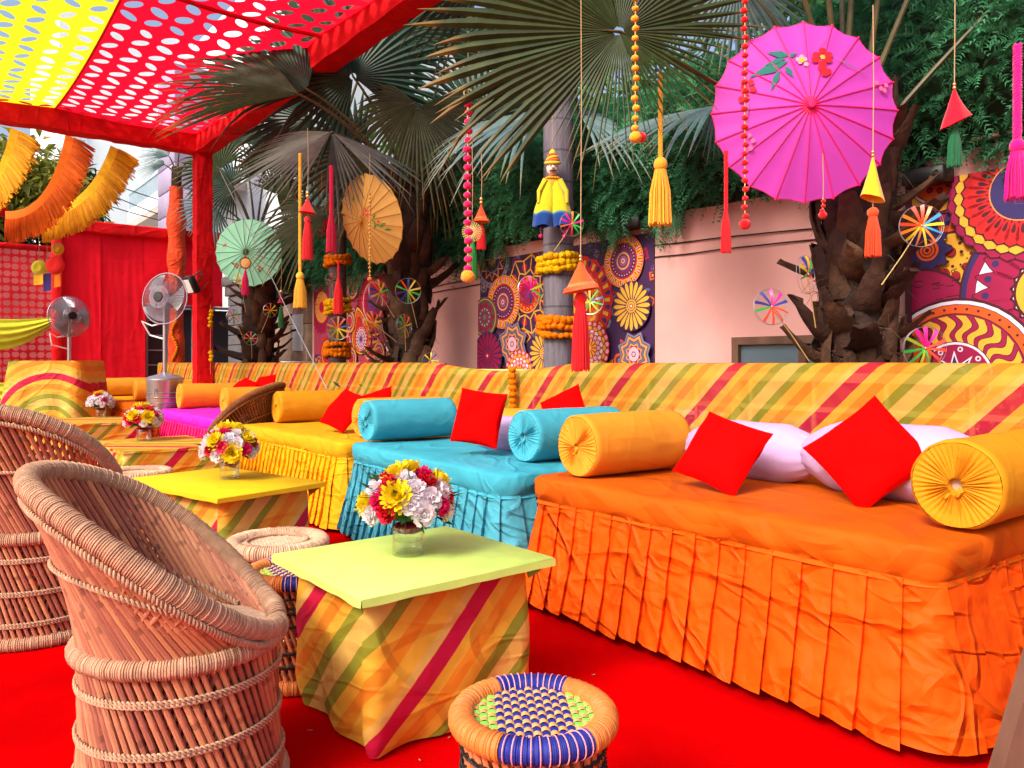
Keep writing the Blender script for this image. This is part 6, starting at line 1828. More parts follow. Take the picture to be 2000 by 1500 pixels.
# ------------------------------------------------------------------ bolsters, cushions, pillows
def bolster(label, a, v, L, r, m, yaw=0.0, seed=1, n=72, z=SEAT, hole=.13, group='bolsters on the daybeds', lift=0.012, gather=1.0):
    """cylinder bolster; its gathered near end is at (a, v), the axis runs towards the railing"""
    t = thing('bolster', label, 'bolster', P(a, v, z + r + lift), ROT + yaw, group); so = seed * 5.1
    b = MB(); prof = [(.93, .0), (.985, .008), (1.0, .03)] + [(1.0 + .012 * math.sin(PI * q), .03 + (L - .06) * q) for q in np.linspace(.05, .95, 14)] + [(1.0, L - .03), (.985, L - .008), (.93, L)]
    vs = []; mm = len(prof)
    for i in range(n):
        an = 2 * PI * i / n
        for j, (q, y) in enumerate(prof):
            rr = r * q * (1 + .022 * noise.noise(Vector((math.cos(an) * 1.5, math.sin(an) * 1.5, y * 2 + so)))) + .0035 * ridged(math.cos(an) * 2, math.sin(an) * 2 + y * 1.2, y * 5 + so)
            zz = rr * math.sin(an)
            if zz < -r * .93: zz = -r * .93 + (zz + r * .93) * .25
            vs.append((rr * math.cos(an), y, zz))
    b.add(vs, [(i * mm + j, i * mm + j + 1, ((i + 1) % n) * mm + j + 1, ((i + 1) % n) * mm + j) for i in range(n) for j in range(mm - 1)])
    b.build('cover', m, t, angle=70)
    rnd = random.Random(seed)
    for e in (0, 1):
        K = 42; N = K * 4; b = MB(); vs = []; R_ = [.935, .86, .74, .6, .45, .3, hole + .05, hole, hole * .92]; mm = len(R_)
        ph = [rnd.uniform(-.35, .35) for _ in range(K)]
        for i in range(N):
            an = 2 * PI * i / N
            for j, q in enumerate(R_):
                w = min(1, (1 - q) * 1.8) * gather
                fold = .009 * w * math.sin(an * K + ph[i // 4 % K] * 3.2) * (q + .25) * (.6 + .6 * abs(math.sin(i // 4 * 2.7 + seed)))
                dish = .016 * (1 - q) * math.sin(min(1, (1 - q) * 1.3) * PI) - .006 * (1 - q) + (.03 if j == mm - 1 else 0)
                rr = r * q * (1 + .022 * noise.noise(Vector((math.cos(an) * 1.5, math.sin(an) * 1.5, (0 if e == 0 else L) * 2 + so))))
                zz = rr * math.sin(an)
                if zz < -r * .93: zz = -r * .93 + (zz + r * .93) * .25
                y = -.004 * 0 + dish + fold
                vs.append((rr * math.cos(an), y if e == 0 else L - y, zz))
        b.add(vs, [((i * mm + j, i * mm + j + 1, ((i + 1) % N) * mm + j + 1, ((i + 1) % N) * mm + j) if e == 1 else (i * mm + j, ((i + 1) % N) * mm + j, ((i + 1) % N) * mm + j + 1, i * mm + j + 1)) for i in range(N) for j in range(mm - 1)])
        b.build('gathered_end', m, t, angle=80)
        b = MB(); y = .022 if e == 0 else L - .022
        b.lathe([(0, 0), (r * hole * 1.05, 0)], 16, mat=Matrix.Rotation(PI / 2, 3, 'X')); b.v = [(x, y, z_) for x, _, z_ in b.v]; b.build('core', MT['plug'], t)
    if gather >= 1:
        b = MB(); pts = [(r * hole * .9 * math.cos(q * 3) * (1 + q * .5), -.004 - .006 * math.sin(q * 7), -r * hole * .8 - r * .16 * q + .006 * math.sin(q * 11)) for q in np.linspace(0, 1, 10)]
        b.tube(pts, [.010, .012, .009, .011, .009, .008, .009, .007, .006, .004], 6); b.build('gather_tail', m, t)
    return t
bolster('amber bolster at the left end of the nearest orange daybed', -2.82, 2.64, .68, .157, MT['amber'], RAD(-3), 1, hole=.09)
bolster('mustard bolster at the right end of the orange daybed, cut by the picture edge', -1.13, 2.84, .74, .155, MT['mustard'], RAD(0), 2, hole=.15)
bolster('turquoise bolster at the right end of the turquoise daybed', -3.44, 2.80, .72, .150, MT['blue_b'], RAD(0), 3, hole=.15)
bolster('turquoise bolster at the left end of the turquoise daybed', -5.06, 2.64, .70, .150, MT['blue_b'], RAD(-2), 4, hole=.2)
bolster('amber bolster on the right of the yellow daybed against the turquoise one', -5.36, 2.74, .72, .150, MT['amber'], RAD(-2), 5, hole=.1)
bolster('mustard bolster at the left end of the yellow daybed by the wicker chair', -7.16, 2.78, .74, .150, MT['mustard'], RAD(-4), 6, hole=.2, gather=.3)
bolster('pale amber bolster lying against the drape behind the turquoise bolster', -3.72, 3.30, .60, .13, MT['amber'], RAD(92), 7)
bolster('amber bolster at the left end of the magenta daybed', -10.12, 2.68, .80, .155, MT['amber'], RAD(-3), 8, gather=.3)
bolster('amber bolster at the right end of the magenta daybed beside the wicker chair', -8.62, 2.75, .74, .150, MT['amber'], RAD(-2), 9, gather=.3)
bolster('amber bolster on the far orange daybed left of the fan drum', -12.6, 2.7, .90, .155, MT['amber'], RAD(-3), 10, gather=.3)
bolster('pale yellow bolster on the farthest daybed', -14.6, 2.6, .95, .155, MT['amber'], RAD(-3), 11, gather=.3)

def cushion(label, pos, size, thick, m, M, seed=1, name='cushion', cat='cushion', group='red cushions on the daybeds', flop=.0):
    """square stuffed cushion, pinched corners; M orients its face normal (local z)"""
    so = seed * 2.3; b = MB(); n = 34; vs = []; sx, sy = size[0] / 2, size[1] / 2
    for side in (1, -1):
        for i in range(n):
            for j in range(n):
                u, v = -1 + 2 * i / (n - 1), -1 + 2 * j / (n - 1)
                # rows closer at the edges
                u = math.copysign(abs(u) ** .8, u); v = math.copysign(abs(v) ** .8, v)
                h = ((1 - abs(u) ** 2.6) * (1 - abs(v) ** 2.6)) ** .55
                pin = 1 - .055 * (1 - v * v) * abs(u) ** 3 ; pin2 = 1 - .055 * (1 - u * u) * abs(v) ** 3
                w = .022 * noise.noise(Vector((u * 1.6 + so, v * 1.6, side * 2))) + .006 * ridged(u * 2.4 + so, v * 2.4 + u, side) * h
                edge = min(1 - abs(u), 1 - abs(v))
                w += .004 * math.sin((u + v * .3) * 26 + so) * math.exp(-edge * 9) * (1 - math.exp(-edge * 30))
                z = side * (thick / 2 * h) + w * (.4 + .6 * h)
                vs.append((u * sx * pin, v * sy * pin2, z if edge > 1e-6 else w * .4))
    N = n * n
    fs = [(i * n + j, (i + 1) * n + j, (i + 1) * n + j + 1, i * n + j + 1) for i in range(n - 1) for j in range(n - 1)]
    fs += [(N + i * n + j, N + i * n + j + 1, N + (i + 1) * n + j + 1, N + (i + 1) * n + j) for i in range(n - 1) for j in range(n - 1)]
    vs = [Vector(p) for p in vs]
    if flop: vs = [Vector((p.x, p.y, p.z + flop * (p.x / sx) ** 2 * .05)) for p in vs]
    b.add(vs, fs); o = b.build(name, m, None, angle=180)
    o.matrix_world = Matrix.Translation(pos) @ M
    return tag(o, label, cat, group)
def lean(yaw_from_row, tilt, roll):
    """face looks out from the railing (-y of the row); tilt back by tilt, spun in its own plane by roll"""
    return Matrix.Rotation(ROT + yaw_from_row, 4, 'Z') @ Matrix.Rotation(PI / 2 - tilt, 4, 'X') @ Matrix.Rotation(roll, 4, 'Z')
def pillow(label, a, v, L, r, yaw=0.0, seed=1, z=SEAT, m=None, flat=.86):
    """long white pillow with tied ends lying along the back of the daybed"""
    t = thing('pillow', label, 'pillow', P(a, v, z + r * flat), ROT + yaw, 'white pillows along the back of the daybeds'); b = MB(); n, mm = 44, 36; vs = []; so = seed * 3.1
    for i in range(n):
        an = 2 * PI * i / n
        for j in range(mm):
            q = j / (mm - 1); x = (q - .5) * L; e = min(q, 1 - q) * 2
            R = r * (min(1, (e * 1.9)) ** .42 * .97 + .03) ; R *= 1 + .03 * noise.noise(Vector((math.cos(an) * 1.5 + so, math.sin(an) * 1.5, x * 3)))
            g = max(0, 1 - e * 3.2); R *= 1 + .08 * g * math.sin(an * 13 + so)
            R += .004 * ridged(x * 5 + so, math.cos(an) * 2, math.sin(an) * 2)
            vs.append((x, R * math.cos(an), R * math.sin(an) * flat))
    b.add(vs, [(i * mm + j, i * mm + j + 1, ((i + 1) % n) * mm + j + 1, ((i + 1) % n) * mm + j) for i in range(n) for j in range(mm - 1)])
    b.build('cover', m or MT['lilac'], t, angle=180)
    b = MB()
    b.tube([((q - .5) * L * .92, -r * (min(1, min(q, 1 - q) * 3.8)) ** .42 * 1.0, .012) for q in np.linspace(.06, .94, 30)], .0035, 5); b.build('seam', m or MT['lilac'], t)
    return t
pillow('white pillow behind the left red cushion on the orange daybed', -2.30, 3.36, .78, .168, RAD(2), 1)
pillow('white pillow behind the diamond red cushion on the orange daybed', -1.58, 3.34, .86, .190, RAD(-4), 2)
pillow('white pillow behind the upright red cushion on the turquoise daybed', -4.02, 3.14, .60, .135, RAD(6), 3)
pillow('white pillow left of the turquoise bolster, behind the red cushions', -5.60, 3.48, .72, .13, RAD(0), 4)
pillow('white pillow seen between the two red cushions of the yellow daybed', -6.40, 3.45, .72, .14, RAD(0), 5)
def Lp(a, v, z): return P(a, v, z)
cushion('red cushion tilted on its corner at the left of the orange daybed', at(1409, 884, 3.50), (.345, .345), .13, MT['redcush'], lean(RAD(12), RAD(34), RAD(-17)), 1)
cushion('red cushion standing as a diamond in the middle of the orange daybed', at(1696, 886, 3.16), (.37, .36), .14, MT['redcush'], lean(RAD(22), RAD(24), RAD(42)), 2)
cushion('red cushion standing upright on the turquoise daybed', at(935, 816, 4.75), (.32, .345), .12, MT['redcush'], lean(RAD(30), RAD(14), RAD(-7)), 3)
cushion('red cushion peaking up behind the right turquoise bolster', at(1104, 806, 5.05), (.30, .30), .11, MT['redcush'], lean(RAD(20), RAD(20), RAD(28)), 4)
cushion('red cushion leaning sideways on the yellow daybed', at(672, 801, 6.35), (.36, .36), .13, MT['redcush'], lean(RAD(15), RAD(38), RAD(-14)), 5)
cushion('smaller red cushion right of the leaning one on the yellow daybed', at(735, 792, 6.55), (.30, .30), .11, MT['redcush'], lean(RAD(20), RAD(30), RAD(20)), 6)
cushion('red cushion on the magenta daybed left of the brown wicker chair', at(468, 766, 9.3), (.42, .42), .13, MT['redcush'], lean(RAD(10), RAD(45), RAD(-12)), 7)
cushion('red cushion just above the rim of the brown wicker chair', at(512, 760, 9.4), (.38, .38), .12, MT['redcush'], lean(RAD(10), RAD(30), RAD(8)), 8)

# ================================================================== TABLES
def cloth_box(hx, hy, zt, zb, tuck, seed, n=200, rows=34, top=False, flare=0.0, r=.09, s0=0.0, slant=1.0, wav=.010, folds=0.):
    """cloth hung round a box: perimeter strip with a loose or tucked hem, UV x follows the diagonal stripes"""
    out = cring(hx, hy, r, 4); f, nr, L = walk(out); b = MB(); vs = []; uv = []
    for i in range(n + 1):
        s = L * (i % n) / n; p = f(s); nn = nr(s)
        for j in range(rows):
            q = j / (rows - 1); z = lerp(zt, zb, q)
            o = wav * noise.noise(Vector((p.x * 5 + seed, p.y * 5, q * 2.2))) * min(1, q * 3) + .006 * ridged(p.x * 6 + q * 2 + seed, p.y * 6, q * 5) * q + flare * q
            if folds: o += folds * q * math.sin(s / L * 2 * PI * 13 + math.sin(s * 5) * 1.2)
            o -= tuck * max(0, (q - .75) / .25) ** 2
            if tuck: o += .010 * math.sin(PI * min(1, q * 1.1)) + .016 * max(0, q - .6) * math.sin(s * 21 + seed) * 2
            d = p + nn * o
            vs.append((d.x, d.y, z)); uv.append((L * i / n * 1.0 + slant * (zt - z) + s0, z))
    fs = [(i * rows + j, i * rows + j + 1, (i + 1) * rows + j + 1, (i + 1) * rows + j) for i in range(n) for j in range(rows - 1)]
    b.add(vs, fs, 0, None, uv)
    if top:
        m = 14; vs = []; uv = []
        for i in range(m):
            for j in range(m):
                x, y = lerp(-hx, hx, i / (m - 1)), lerp(-hy, hy, j / (m - 1))
                vs.append((x, y, zt + .0005)); uv.append((x * .75 + y * .75 + s0, y))
        b.add(vs, [(i * m + j, (i + 1) * m + j, (i + 1) * m + j + 1, i * m + j + 1) for i in range(m - 1) for j in range(m - 1)], 0, None, uv)
    return b
def table(label, c, yaw, hx, hy, H, board, seed, inset=.065, s0=0., rough=True):
    t = thing('cloth_table', label, 'table', Vector((c[0], c[1], 0)), yaw, 'low tables in front of the daybeds')
    cloth_box(hx - inset, hy - inset, H - .022, .012, .035, seed, s0=s0, r=.04).build('cloth_wrap', MT['stripe'], t, angle=180)
    if board:
        b = MB(); n = 40; vs = []
        b.box((0, 0, H - .011), (hx * 2, hy * 2, .022), bev=.004); b.build('tabletop', MT[board], t)
        e = MB()
        e.grid(lambda s, q: Vector((lerp(-hx, hx, s), -hy - .0015 - .002 * q, H - .004 - q * (.024 + .004 * noise.noise(Vector((s * 6, seed, 0)))))), 60, 4)
        e.grid(lambda s, q: Vector((-hx - .0015 - .002 * q, lerp(-hy, hy, s), H - .004 - q * (.025 + .006 * noise.noise(Vector((s * 7, seed, 4)))))), 60, 4)
        # the loose corner of the cover
        e.add([(hx - .005, -hy + .02, H - .02), (hx - .02, -hy + .16, H - .02), (hx - .055, -hy + .085, H - .085), (hx - .05, -hy + .03, H - .05)], [(0, 1, 2, 3)])
        e.build('cover_edge', MT[board], t, angle=180)
        b = MB(); b.box((0, 0, H * .5), (hx * 2 - inset * 2 - .26, hy * 2 - inset * 2 - .26, H - .08)); b.build('frame_box', MT['dark'], t)
    else:
        b = cloth_box(hx, hy, H, H - .02, 0, seed, top=True, s0=s0, n=60, rows=3, r=.01); b.build('top_cloth', MT['stripe'], t, angle=60)
    return t
def yawof(p, q): return math.atan2(q[1] - p[1], q[0] - p[0])
Y1 = yawof((-.465, 2.25), (.131, 2.73))
table('lime topped table wrapped in striped cloth, nearest the camera', (-.362, 2.785), Y1, .385, .345, .55, 'lime', 1, s0=.30)
Y2 = yawof((-1.585, 3.93), (-1.16, 4.47))
table('yellow topped table behind the front wicker chair', (-1.72, 4.56), Y2, .345, .53, .55, 'yellowboard', 2, s0=.1)
table('striped table fully covered in cloth with the second bouquet', (-3.08, 6.68), RAD(41), .42, .56, .55, None, 3, inset=.006, s0=.35)
table('farthest low striped table with the smallest bouquet', (-5.05, 9.35), RAD(41), .42, .60, .55, None, 4, inset=.006, s0=.0)
def bar_table():
    t = thing('cocktail_table', 'tall round cornered table with a striped cloth to the ground at far left', 'table', Vector((-6.62, 11.2, 0)), RAD(8))
    b = cloth_box(.50, .45, 1.275, .02, 0, 7, n=220, rows=40, flare=.17, r=.12, s0=.0, slant=.0, top=True, folds=.030)
    b.uv = {}
    for k, (x, y, z) in enumerate(b.v): b.uv[k] = (.92 - math.hypot(x * 1.15 - .12, z - .18), x)
    b.build('cloth', MT['stripe'], t, angle=70)
    b = MB(); b.box((0, 0, .63), (.84, .74, 1.24)); b.build('frame_box', MT['dark'], t)
bar_table()

# ================================================================== WICKER CHAIRS AND STOOLS
def cord_ring(path, r, pitch, n=10, closed=True, seed=1, cut=.16, col=None):
    """a tube wound with cord: every turn is a ridge"""
    b = MB(); pts = [Vector(p) for p in path]; L = [0]; P2 = pts + [pts[0]] if closed else pts
    for i in range(1, len(P2)): L.append(L[-1] + (P2[i] - P2[i - 1]).length)
    tot = L[-1]; k = int(tot / pitch); rr = random.Random(seed); out = []; rad = []
    def pos(s):
        lo, hi = 0, len(L) - 1
        while hi - lo > 1:
            m = (lo + hi) // 2
            if L[m] <= s: lo = m
            else: hi = m
        return P2[lo].lerp(P2[lo + 1], (s - L[lo]) / max(1e-9, L[lo + 1] - L[lo]))
    for i in range(k):
        j = rr.uniform(.95, 1.06)
        for q, f in ((.0, 1 - cut), (.3, 1.0), (.7, 1.0)):
            out.append(pos(min(tot - 1e-6, tot * (i + q) / k))); rad.append(r * f * j)
    b.tube(out, rad, n, closed=closed, twist=.0)
    return b
def twine(path, r, R, pitch, closed=True, strands_=2, n=5):
    b = MB(); pts = [Vector(p) for p in path]; m = len(pts); L = sum((pts[(i + 1) % m] - pts[i]).length for i in range(m if closed else m - 1))
    turns = max(3, int(L / pitch)); K = turns * 8
    for s in range(strands_):
        q = []
        for i in range(K if closed else K + 1):
            f = i / K * (m if closed else m - 1); i0 = int(f) % m; p = pts[i0].lerp(pts[(i0 + 1) % m], f - int(f)) if (closed or i0 < m - 1) else pts[-1]
            t = (pts[(i0 + 1) % m] - pts[i0 - 1 if (closed or i0) else 0]).normalized(); o = Vector((p.x, p.y, 0)).normalized(); u = o.cross(t).normalized()
            a = 2 * PI * turns * i / K + 2 * PI * s / strands_
            q.append(p + (u * math.cos(a) + o * math.sin(a) * .7) * R)
        b.tube(q, r, n, closed=closed)
    return b
def unit_stick(m):
    b = MB(); b.lathe([(.82, 0), (1.0, .04), (.97, .25), (1.07, .30), (.97, .35), (.98, .62), (1.08, .66), (.97, .70), (1.0, .97), (.8, 1.0)], 7, cap=True)
    return b.mesh('cane_stick', m)
STK = {k: unit_stick(MT[k]) for k in ('cane', 'cane_dk', 'cane_or')}
def stick(parent, p, q, r, me, name='cane_stick'):
    p, q = Vector(p), Vector(q); d = q - p
    M = frame(p, d) @ Matrix.Diagonal((r, r, d.length, 1))
    return inst(name, me, parent, M)
def cyl(a, r, z): return Vector((r * math.cos(a), r * math.sin(a), z))
def rim_fn(hb, hf, rs, rb, rf):
    """rim loop: height and radius by angle; pi is the back"""
    def f(a):
        q = (1 - math.cos(a)) / 2; q = sstep(q) * .35 + q * .65
        z = lerp(hf, hb, q ** 1.08); r = lerp(rf, rb, q ** 1.0)
        return Vector((r * math.cos(a), r * math.sin(a) * (1 + .10 * math.sin(a) ** 2), z))
    return f
def wicker_chair(label, c, yaw, scale=1.0, hb=.95, cane='cane', rope='rope', n=70, seed=1, detail=True, spiral=RAD(38), dark=False):
    t = thing('wicker_chair', label, 'chair', Vector((c[0], c[1], 0)), yaw, 'barrel wicker chairs', scale); rr = random.Random(seed); me = STK[cane]; R = MT[rope]
    rs, rf0, zs = .258, .272, .455
    ring = lambda r, z, k=60: [cyl(2 * PI * i / k, r, z) for i in range(k)]
    cord_ring(ring(rf0, .028), .030, .0075, seed=1, cut=.12).build('base_ring', R, t)
    cord_ring(ring(rs + .012, zs), .029, .007, seed=2, cut=.12).build('seat_ring', R, t)
    rim = rim_fn(hb, .475, rs, .388, .270)
    A0 = RAD(24); rp = [rim(lerp(A0, 2 * PI - A0, i / 90)) for i in range(91)]
    rp = [cyl(A0 * .45, rs + .012, zs + .01), cyl(A0 * .75, rs + .012, zs + .03)] + rp + [cyl(2 * PI - A0 * .75, rs + .012, zs + .03), cyl(2 * PI - A0 * .45, rs + .012, zs + .01)]
    cord_ring(rp, .031, .0064, n=12, closed=False, seed=3, cut=.12).build('rim', R, t)
    # a second, finer lashing line under the rim
    lash = [p + Vector((p.x, p.y, 0)).normalized() * .012 + Vector((0, 0, -.045)) for p in rp[4:-4]]
    twine(lash, .0045, .006, .022, closed=False).build('rim_lashing', R, t)
    # lower body: two crossing families
    dl = RAD(34)
    for fam in (1, -1):
        off = .008 if fam > 0 else -.012
        for k in range(n):
            a = 2 * PI * (k + (.5 if fam < 0 else 0)) / n + rr.uniform(-.010, .010)
            stick(t, cyl(a, rf0 + off, .03), cyl(a - fam * dl, rs + .004 + off, zs), rr.uniform(.0072, .0096), me)
    # upper body
    for fam in (1, -1):
        off = .009 if fam > 0 else -.011
        for k in range(n + 6):
            a = lerp(A0 * .9, 2 * PI - A0 * .9, (k + (.5 if fam < 0 else 0)) / (n + 6)); e = a - fam * spiral
            e = max(A0 * 1.02, min(2 * PI - A0 * 1.02, e)); p = cyl(a, rs + off, zs + .01); q = rim(e); o = Vector((q.x, q.y, 0)).normalized(); 
            stick(t, p, q + o * off + Vector((0, 0, -.01)), rr.uniform(.0072, .0100), me)
    def body(z, r_out):    # point on the lower body
        q = (z - .03) / (zs - .03); h = abs(math.cos(dl / 2)); rad_ = lerp(rf0, rs, q) * (1 - (1 - h) * 4 * q * (1 - q)) + r_out; return rad_
    for z in (.11, .235, .37):
        twine(ring(body(z, .021), z, 90), .0034, .0046, .026).build('twined_row', R, t)
        twine(ring(body(z, .021), z - .010, 90), .0030, .004, .026).build('twined_row', R, t)
    for q, in ((.52,),):
        pts = []
        for i in range(70):
            a = lerp(A0 * 2.2, 2 * PI - A0 * 2.2, i / 69); a0 = a + spiral * q; a0 = min(2 * PI - A0, a0); s = cyl(a0, rs, zs); e = rim(max(A0, a0 - spiral)); p = s.lerp(e, q); pts.append(p + Vector((p.x, p.y, 0)).normalized() * .024)
        twine(pts, .0036, .0046, .026, closed=False).build('twined_row', R, t)
        twine([p - Vector((p.x, p.y, 0)).normalized() * .046 for p in pts], .005, .006, .036, closed=False).build('twined_row', R, t)
    # woven seat pad
    b = MB()
    def pad(s, q):
        r = (rs - .012) * q; a = 2 * PI * s; x, y = r * math.cos(a), r * math.sin(a)
        return Vector((x, y, zs + .012 + .025 * (1 - q * q) + .004 * math.sin(x * 150) * math.sin(y * 150)))
    b.grid(pad, 64, 22, closeu=True); b.build('seat_pad', MT['rope_lt'] if not dark else R, t, angle=180)
    return t
wicker_chair('front barrel wicker chair with its tall back to the left', (-.965, 2.25), RAD(17), 1.0, .94, seed=1)
wicker_chair('wicker chair behind the front one, cut by the left edge of the picture', (-2.22, 3.60), RAD(80), 1.06, 1.0, seed=2)
wicker_chair('dark brown wicker chair between the magenta and yellow daybeds', (-2.70, 7.62), RAD(176), 1.05, .98, 'cane_dk', 'rope_dk', seed=3, dark=True)
wicker_chair('dark rimmed wicker chair far back at the left edge of the picture', (-4.95, 7.3), RAD(30), 1.02, 1.0, 'cane_dk', 'rope_dk', seed=4, dark=True)

def stool(label, c, yaw, H, R, cane, kind, seed=1, scale=1.0):
    t = thing('wicker_stool', label, 'stool', Vector((c[0], c[1], 0)), yaw, 'drum shaped wicker stools', scale); rr = random.Random(seed); me = STK[cane]
    ring = lambda r, z, k=64: [cyl(2 * PI * i / k, r, z) for i in range(k)]
    rt, zt = R - (.03 if kind == 'sisal' else .027), H - (.03 if kind == 'sisal' else .027)
    # seat ring: wound in sections
    if kind == 'sisal':
        cord_ring(ring(rt, zt), .036, .009, n=12, seed=seed).build('seat_ring', MT['rope_lt'], t)
        cord_ring(ring(rt - .015, .03), .03, .010, seed=seed + 1).build('base_ring', MT['rope_lt'], t)
    else:
        secs = [(-118, -52, 'cord_bl'), (-52, 54, 'cord_or'), (54, 118, 'cord_bl'), (118, 242, 'cord_or')]
        for a0, a1, mm in secs:
            k = 40; path = [cyl(RAD(lerp(a0, a1, i / k)), rt, zt) for i in range(k + 1)]
            cord_ring(path, .0285 if mm == 'cord_bl' else .0298, .0042, n=14, closed=False, seed=seed, cut=.045).build('seat_ring_section', MT[mm], t)
            if mm == 'cord_bl':
                for j in range(11):
                    a = RAD(lerp(a0 + 3, a1 - 3, j / 10)); o = cyl(a, rt, zt); e = Vector((math.cos(a), math.sin(a), 0)); b = MB()
                    b.tube([o + (e * math.cos(q) + Vector((0, 0, 1)) * math.sin(q)) * .0298 for q in np.linspace(0, 2 * PI, 18, endpoint=False)], .0016, 4, closed=True); b.build('pink_binding', MT['cord_pk'], t)
        cord_ring(ring(rt - .012, .03), .030, .0042, n=12, seed=seed + 1, cut=.05).build('base_ring', MT['cord_or'], t)
    n = 38; dl = RAD(44)
    for fam in (1, -1):
        off = .007 * fam
        for k in range(n):
            a = 2 * PI * (k + (.5 if fam < 0 else 0)) / n + rr.uniform(-.012, .012)
            stick(t, cyl(a, rt - .012 + off, .035), cyl(a - fam * dl, rt - .010 + off, zt - .012), rr.uniform(.0066, .0086), me)
    h = math.cos(dl / 2); body = lambda z: (rt - .011) * (1 - (1 - h) * 4 * ((z / zt) * (1 - z / zt))) + .019
    tm = 'cord_bk' if kind != 'sisal' else 'rope'
    for z in (.11, .16, .26, .31) if kind != 'sisal' else (.12, .25, .36):
        twine(ring(body(z), z, 80), .003 if kind != 'sisal' else .0052, .005, .034).build('twined_row', MT[tm], t)
    for z in ((H - .085), (H - .12)):
        if kind != 'sisal': twine(ring(body(z) - .002, z, 80), .0026, .004, .03).build('twined_row', MT[tm], t)
    ri = rt - (.030 if kind == 'sisal' else .022)
    if kind == 'sisal':
        b = MB()
        def pad(s, q):
            r = ri * q; a = 2 * PI * s; x, y = r * math.cos(a), r * math.sin(a)
            return Vector((x, y, zt + .006 + .004 * (1 - q) + .0045 * math.sin(x * 190 + y * 40) * math.sin(y * 190)))
        b.grid(pad, 90, 40, closeu=True); b.build('woven_seat', MT['rope_lt'], t, angle=180)
        b = twine([cyl(2 * PI * i / 60, ri * .80, zt + .014) for i in range(60)], .004, .005, .02); b.build('seat_border', MT['rope'], t)
    else:
        # basket weave: tan straps over and under blue cords, lime at the two sides
        pw = .0195; K = int(ri / pw)
        for i in range(-K, K + 1):
            x = i * pw; L = math.sqrt(max(0, ri * ri - x * x))
            if L < .02: continue
            b = MB(); pts = []; N = max(8, int(2 * L / (pw / 4)))
            vs = []
            for j in range(N + 1):
                y = -L + 2 * L * j / N; z = zt + .004 + .0042 * math.cos(PI * (y / pw + i))
                for s in (-1, -.5, .5, 1): vs.append((x + s * pw * .46, y, z - .0016 * (s * s)))
            b.add(vs, [(j * 4 + q, j * 4 + q + 1, j * 4 + q + 5, j * 4 + q + 4) for j in range(N) for q in range(3)])
            b.build('warp_cord', MT['cord_gr'] if abs(x) > ri * .66 else MT['cord_bl'], t, angle=180)
        for i in range(-K, K + 1):
            y = i * pw; L = math.sqrt(max(0, ri * ri - y * y))
            if L < .02: continue
            b = MB(); N = max(8, int(2 * L / (pw / 4))); vs = []
            for j in range(N + 1):
                x = -L + 2 * L * j / N; z = zt + .004 - .0046 * math.cos(PI * (x / pw + i))
                for s in (-1, -.5, .5, 1): vs.append((x, y + s * pw * .46, z - .0016 * (s * s)))
            b.add(vs, [(j * 4 + q, j * 4 + q + 4, j * 4 + q + 5, j * 4 + q + 1) for j in range(N) for q in range(3)])
            b.build('weft_strap', MT['tan'], t, angle=180)
        b = MB(); b.lathe([(0, zt - .010), (ri + .01, zt - .010)], 32); b.build('seat_base', MT['cord_bl'], t)
        b = MB(); b.tube(ring(ri + .002, zt + .006), .0045, 6, closed=True); b.build('seat_edge', MT['cord_bl'], t)
    return t
stool('near stool with a blue and orange bound rim and checked woven seat', (.050, 1.80), RAD(4), .45, .196, 'cane_or', 'plastic', 1)
stool('blue and orange rimmed stool behind the lime topped table', (-.855, 3.03), RAD(30), .45, .196, 'cane_or', 'plastic', 2)
stool('beige sisal stool in front of the yellow topped table', (-1.075, 3.52), RAD(12), .45, .228, 'cane', 'sisal', 3)
stool('dull wicker stool standing behind the yellow topped table', (-2.80, 5.75), RAD(12), .45, .235, 'cane', 'sisal', 4)

# ================================================================== VASES AND BOUQUETS
def petal_mesh(kind, m, seed):
    rr = random.Random(seed); b = MB()
    def petal(az, el, L, w, curl, frill=0.0, base=.0, n=4):
        d = Vector((math.cos(az) * math.cos(el), math.sin(az) * math.cos(el), math.sin(el))); s = Vector((-math.sin(az), math.cos(az), 0)); u = s.cross(d) * -1; vs = []
        for i in range(n + 1):
            q = i / n; ww = w * math.sin(PI * min(.93, .16 + q * .72)) ** .7
            c = d * (base + L * q) + u * (curl * q * q * L)
            f = frill * q
            vs += [c - s * ww + u * (f * rr.uniform(-1, 1) + .25 * ww), c + u * f * rr.uniform(-1, 1) * .6, c + s * ww + u * (f * rr.uniform(-1, 1) + .25 * ww)]
        b.add(vs, [(3 * i + k, 3 * i + k + 1, 3 * i + k + 4, 3 * i + k + 3) for i in range(n) for k in (0, 1)])
    if kind == 'mum':
        for ring_, (el, cnt, L, w) in enumerate(((-.25, 17, .052, .0085), (.08, 17, .050, .0085), (.40, 15, .044, .008), (.72, 12, .036, .0075), (1.02, 9, .028, .0065), (1.32, 6, .020, .005))):
            for k in range(cnt): petal(2 * PI * (k + .5 * (ring_ % 2)) / cnt + rr.uniform(-.07, .07), el + rr.uniform(-.09, .09), L * rr.uniform(.9, 1.08), w, .25 + .12 * ring_)
    else:
        for ring_, (el, cnt, L, w) in enumerate(((-.1, 11, .040, .015), (.25, 11, .040, .015), (.6, 9, .037, .014), (.95, 8, .034, .012), (1.25, 6, .030, .010))):
            for k in range(cnt): petal(2 * PI * (k + .37 * ring_) / cnt + rr.uniform(-.15, .15), el + rr.uniform(-.13, .13), L * rr.uniform(.88, 1.1), w, rr.uniform(-.1, .35), .0075)
    b.ball((0, 0, .004), .014, 8, 6)
    return b.mesh('chrysanthemum' if kind == 'mum' else 'carnation', m, angle=60)
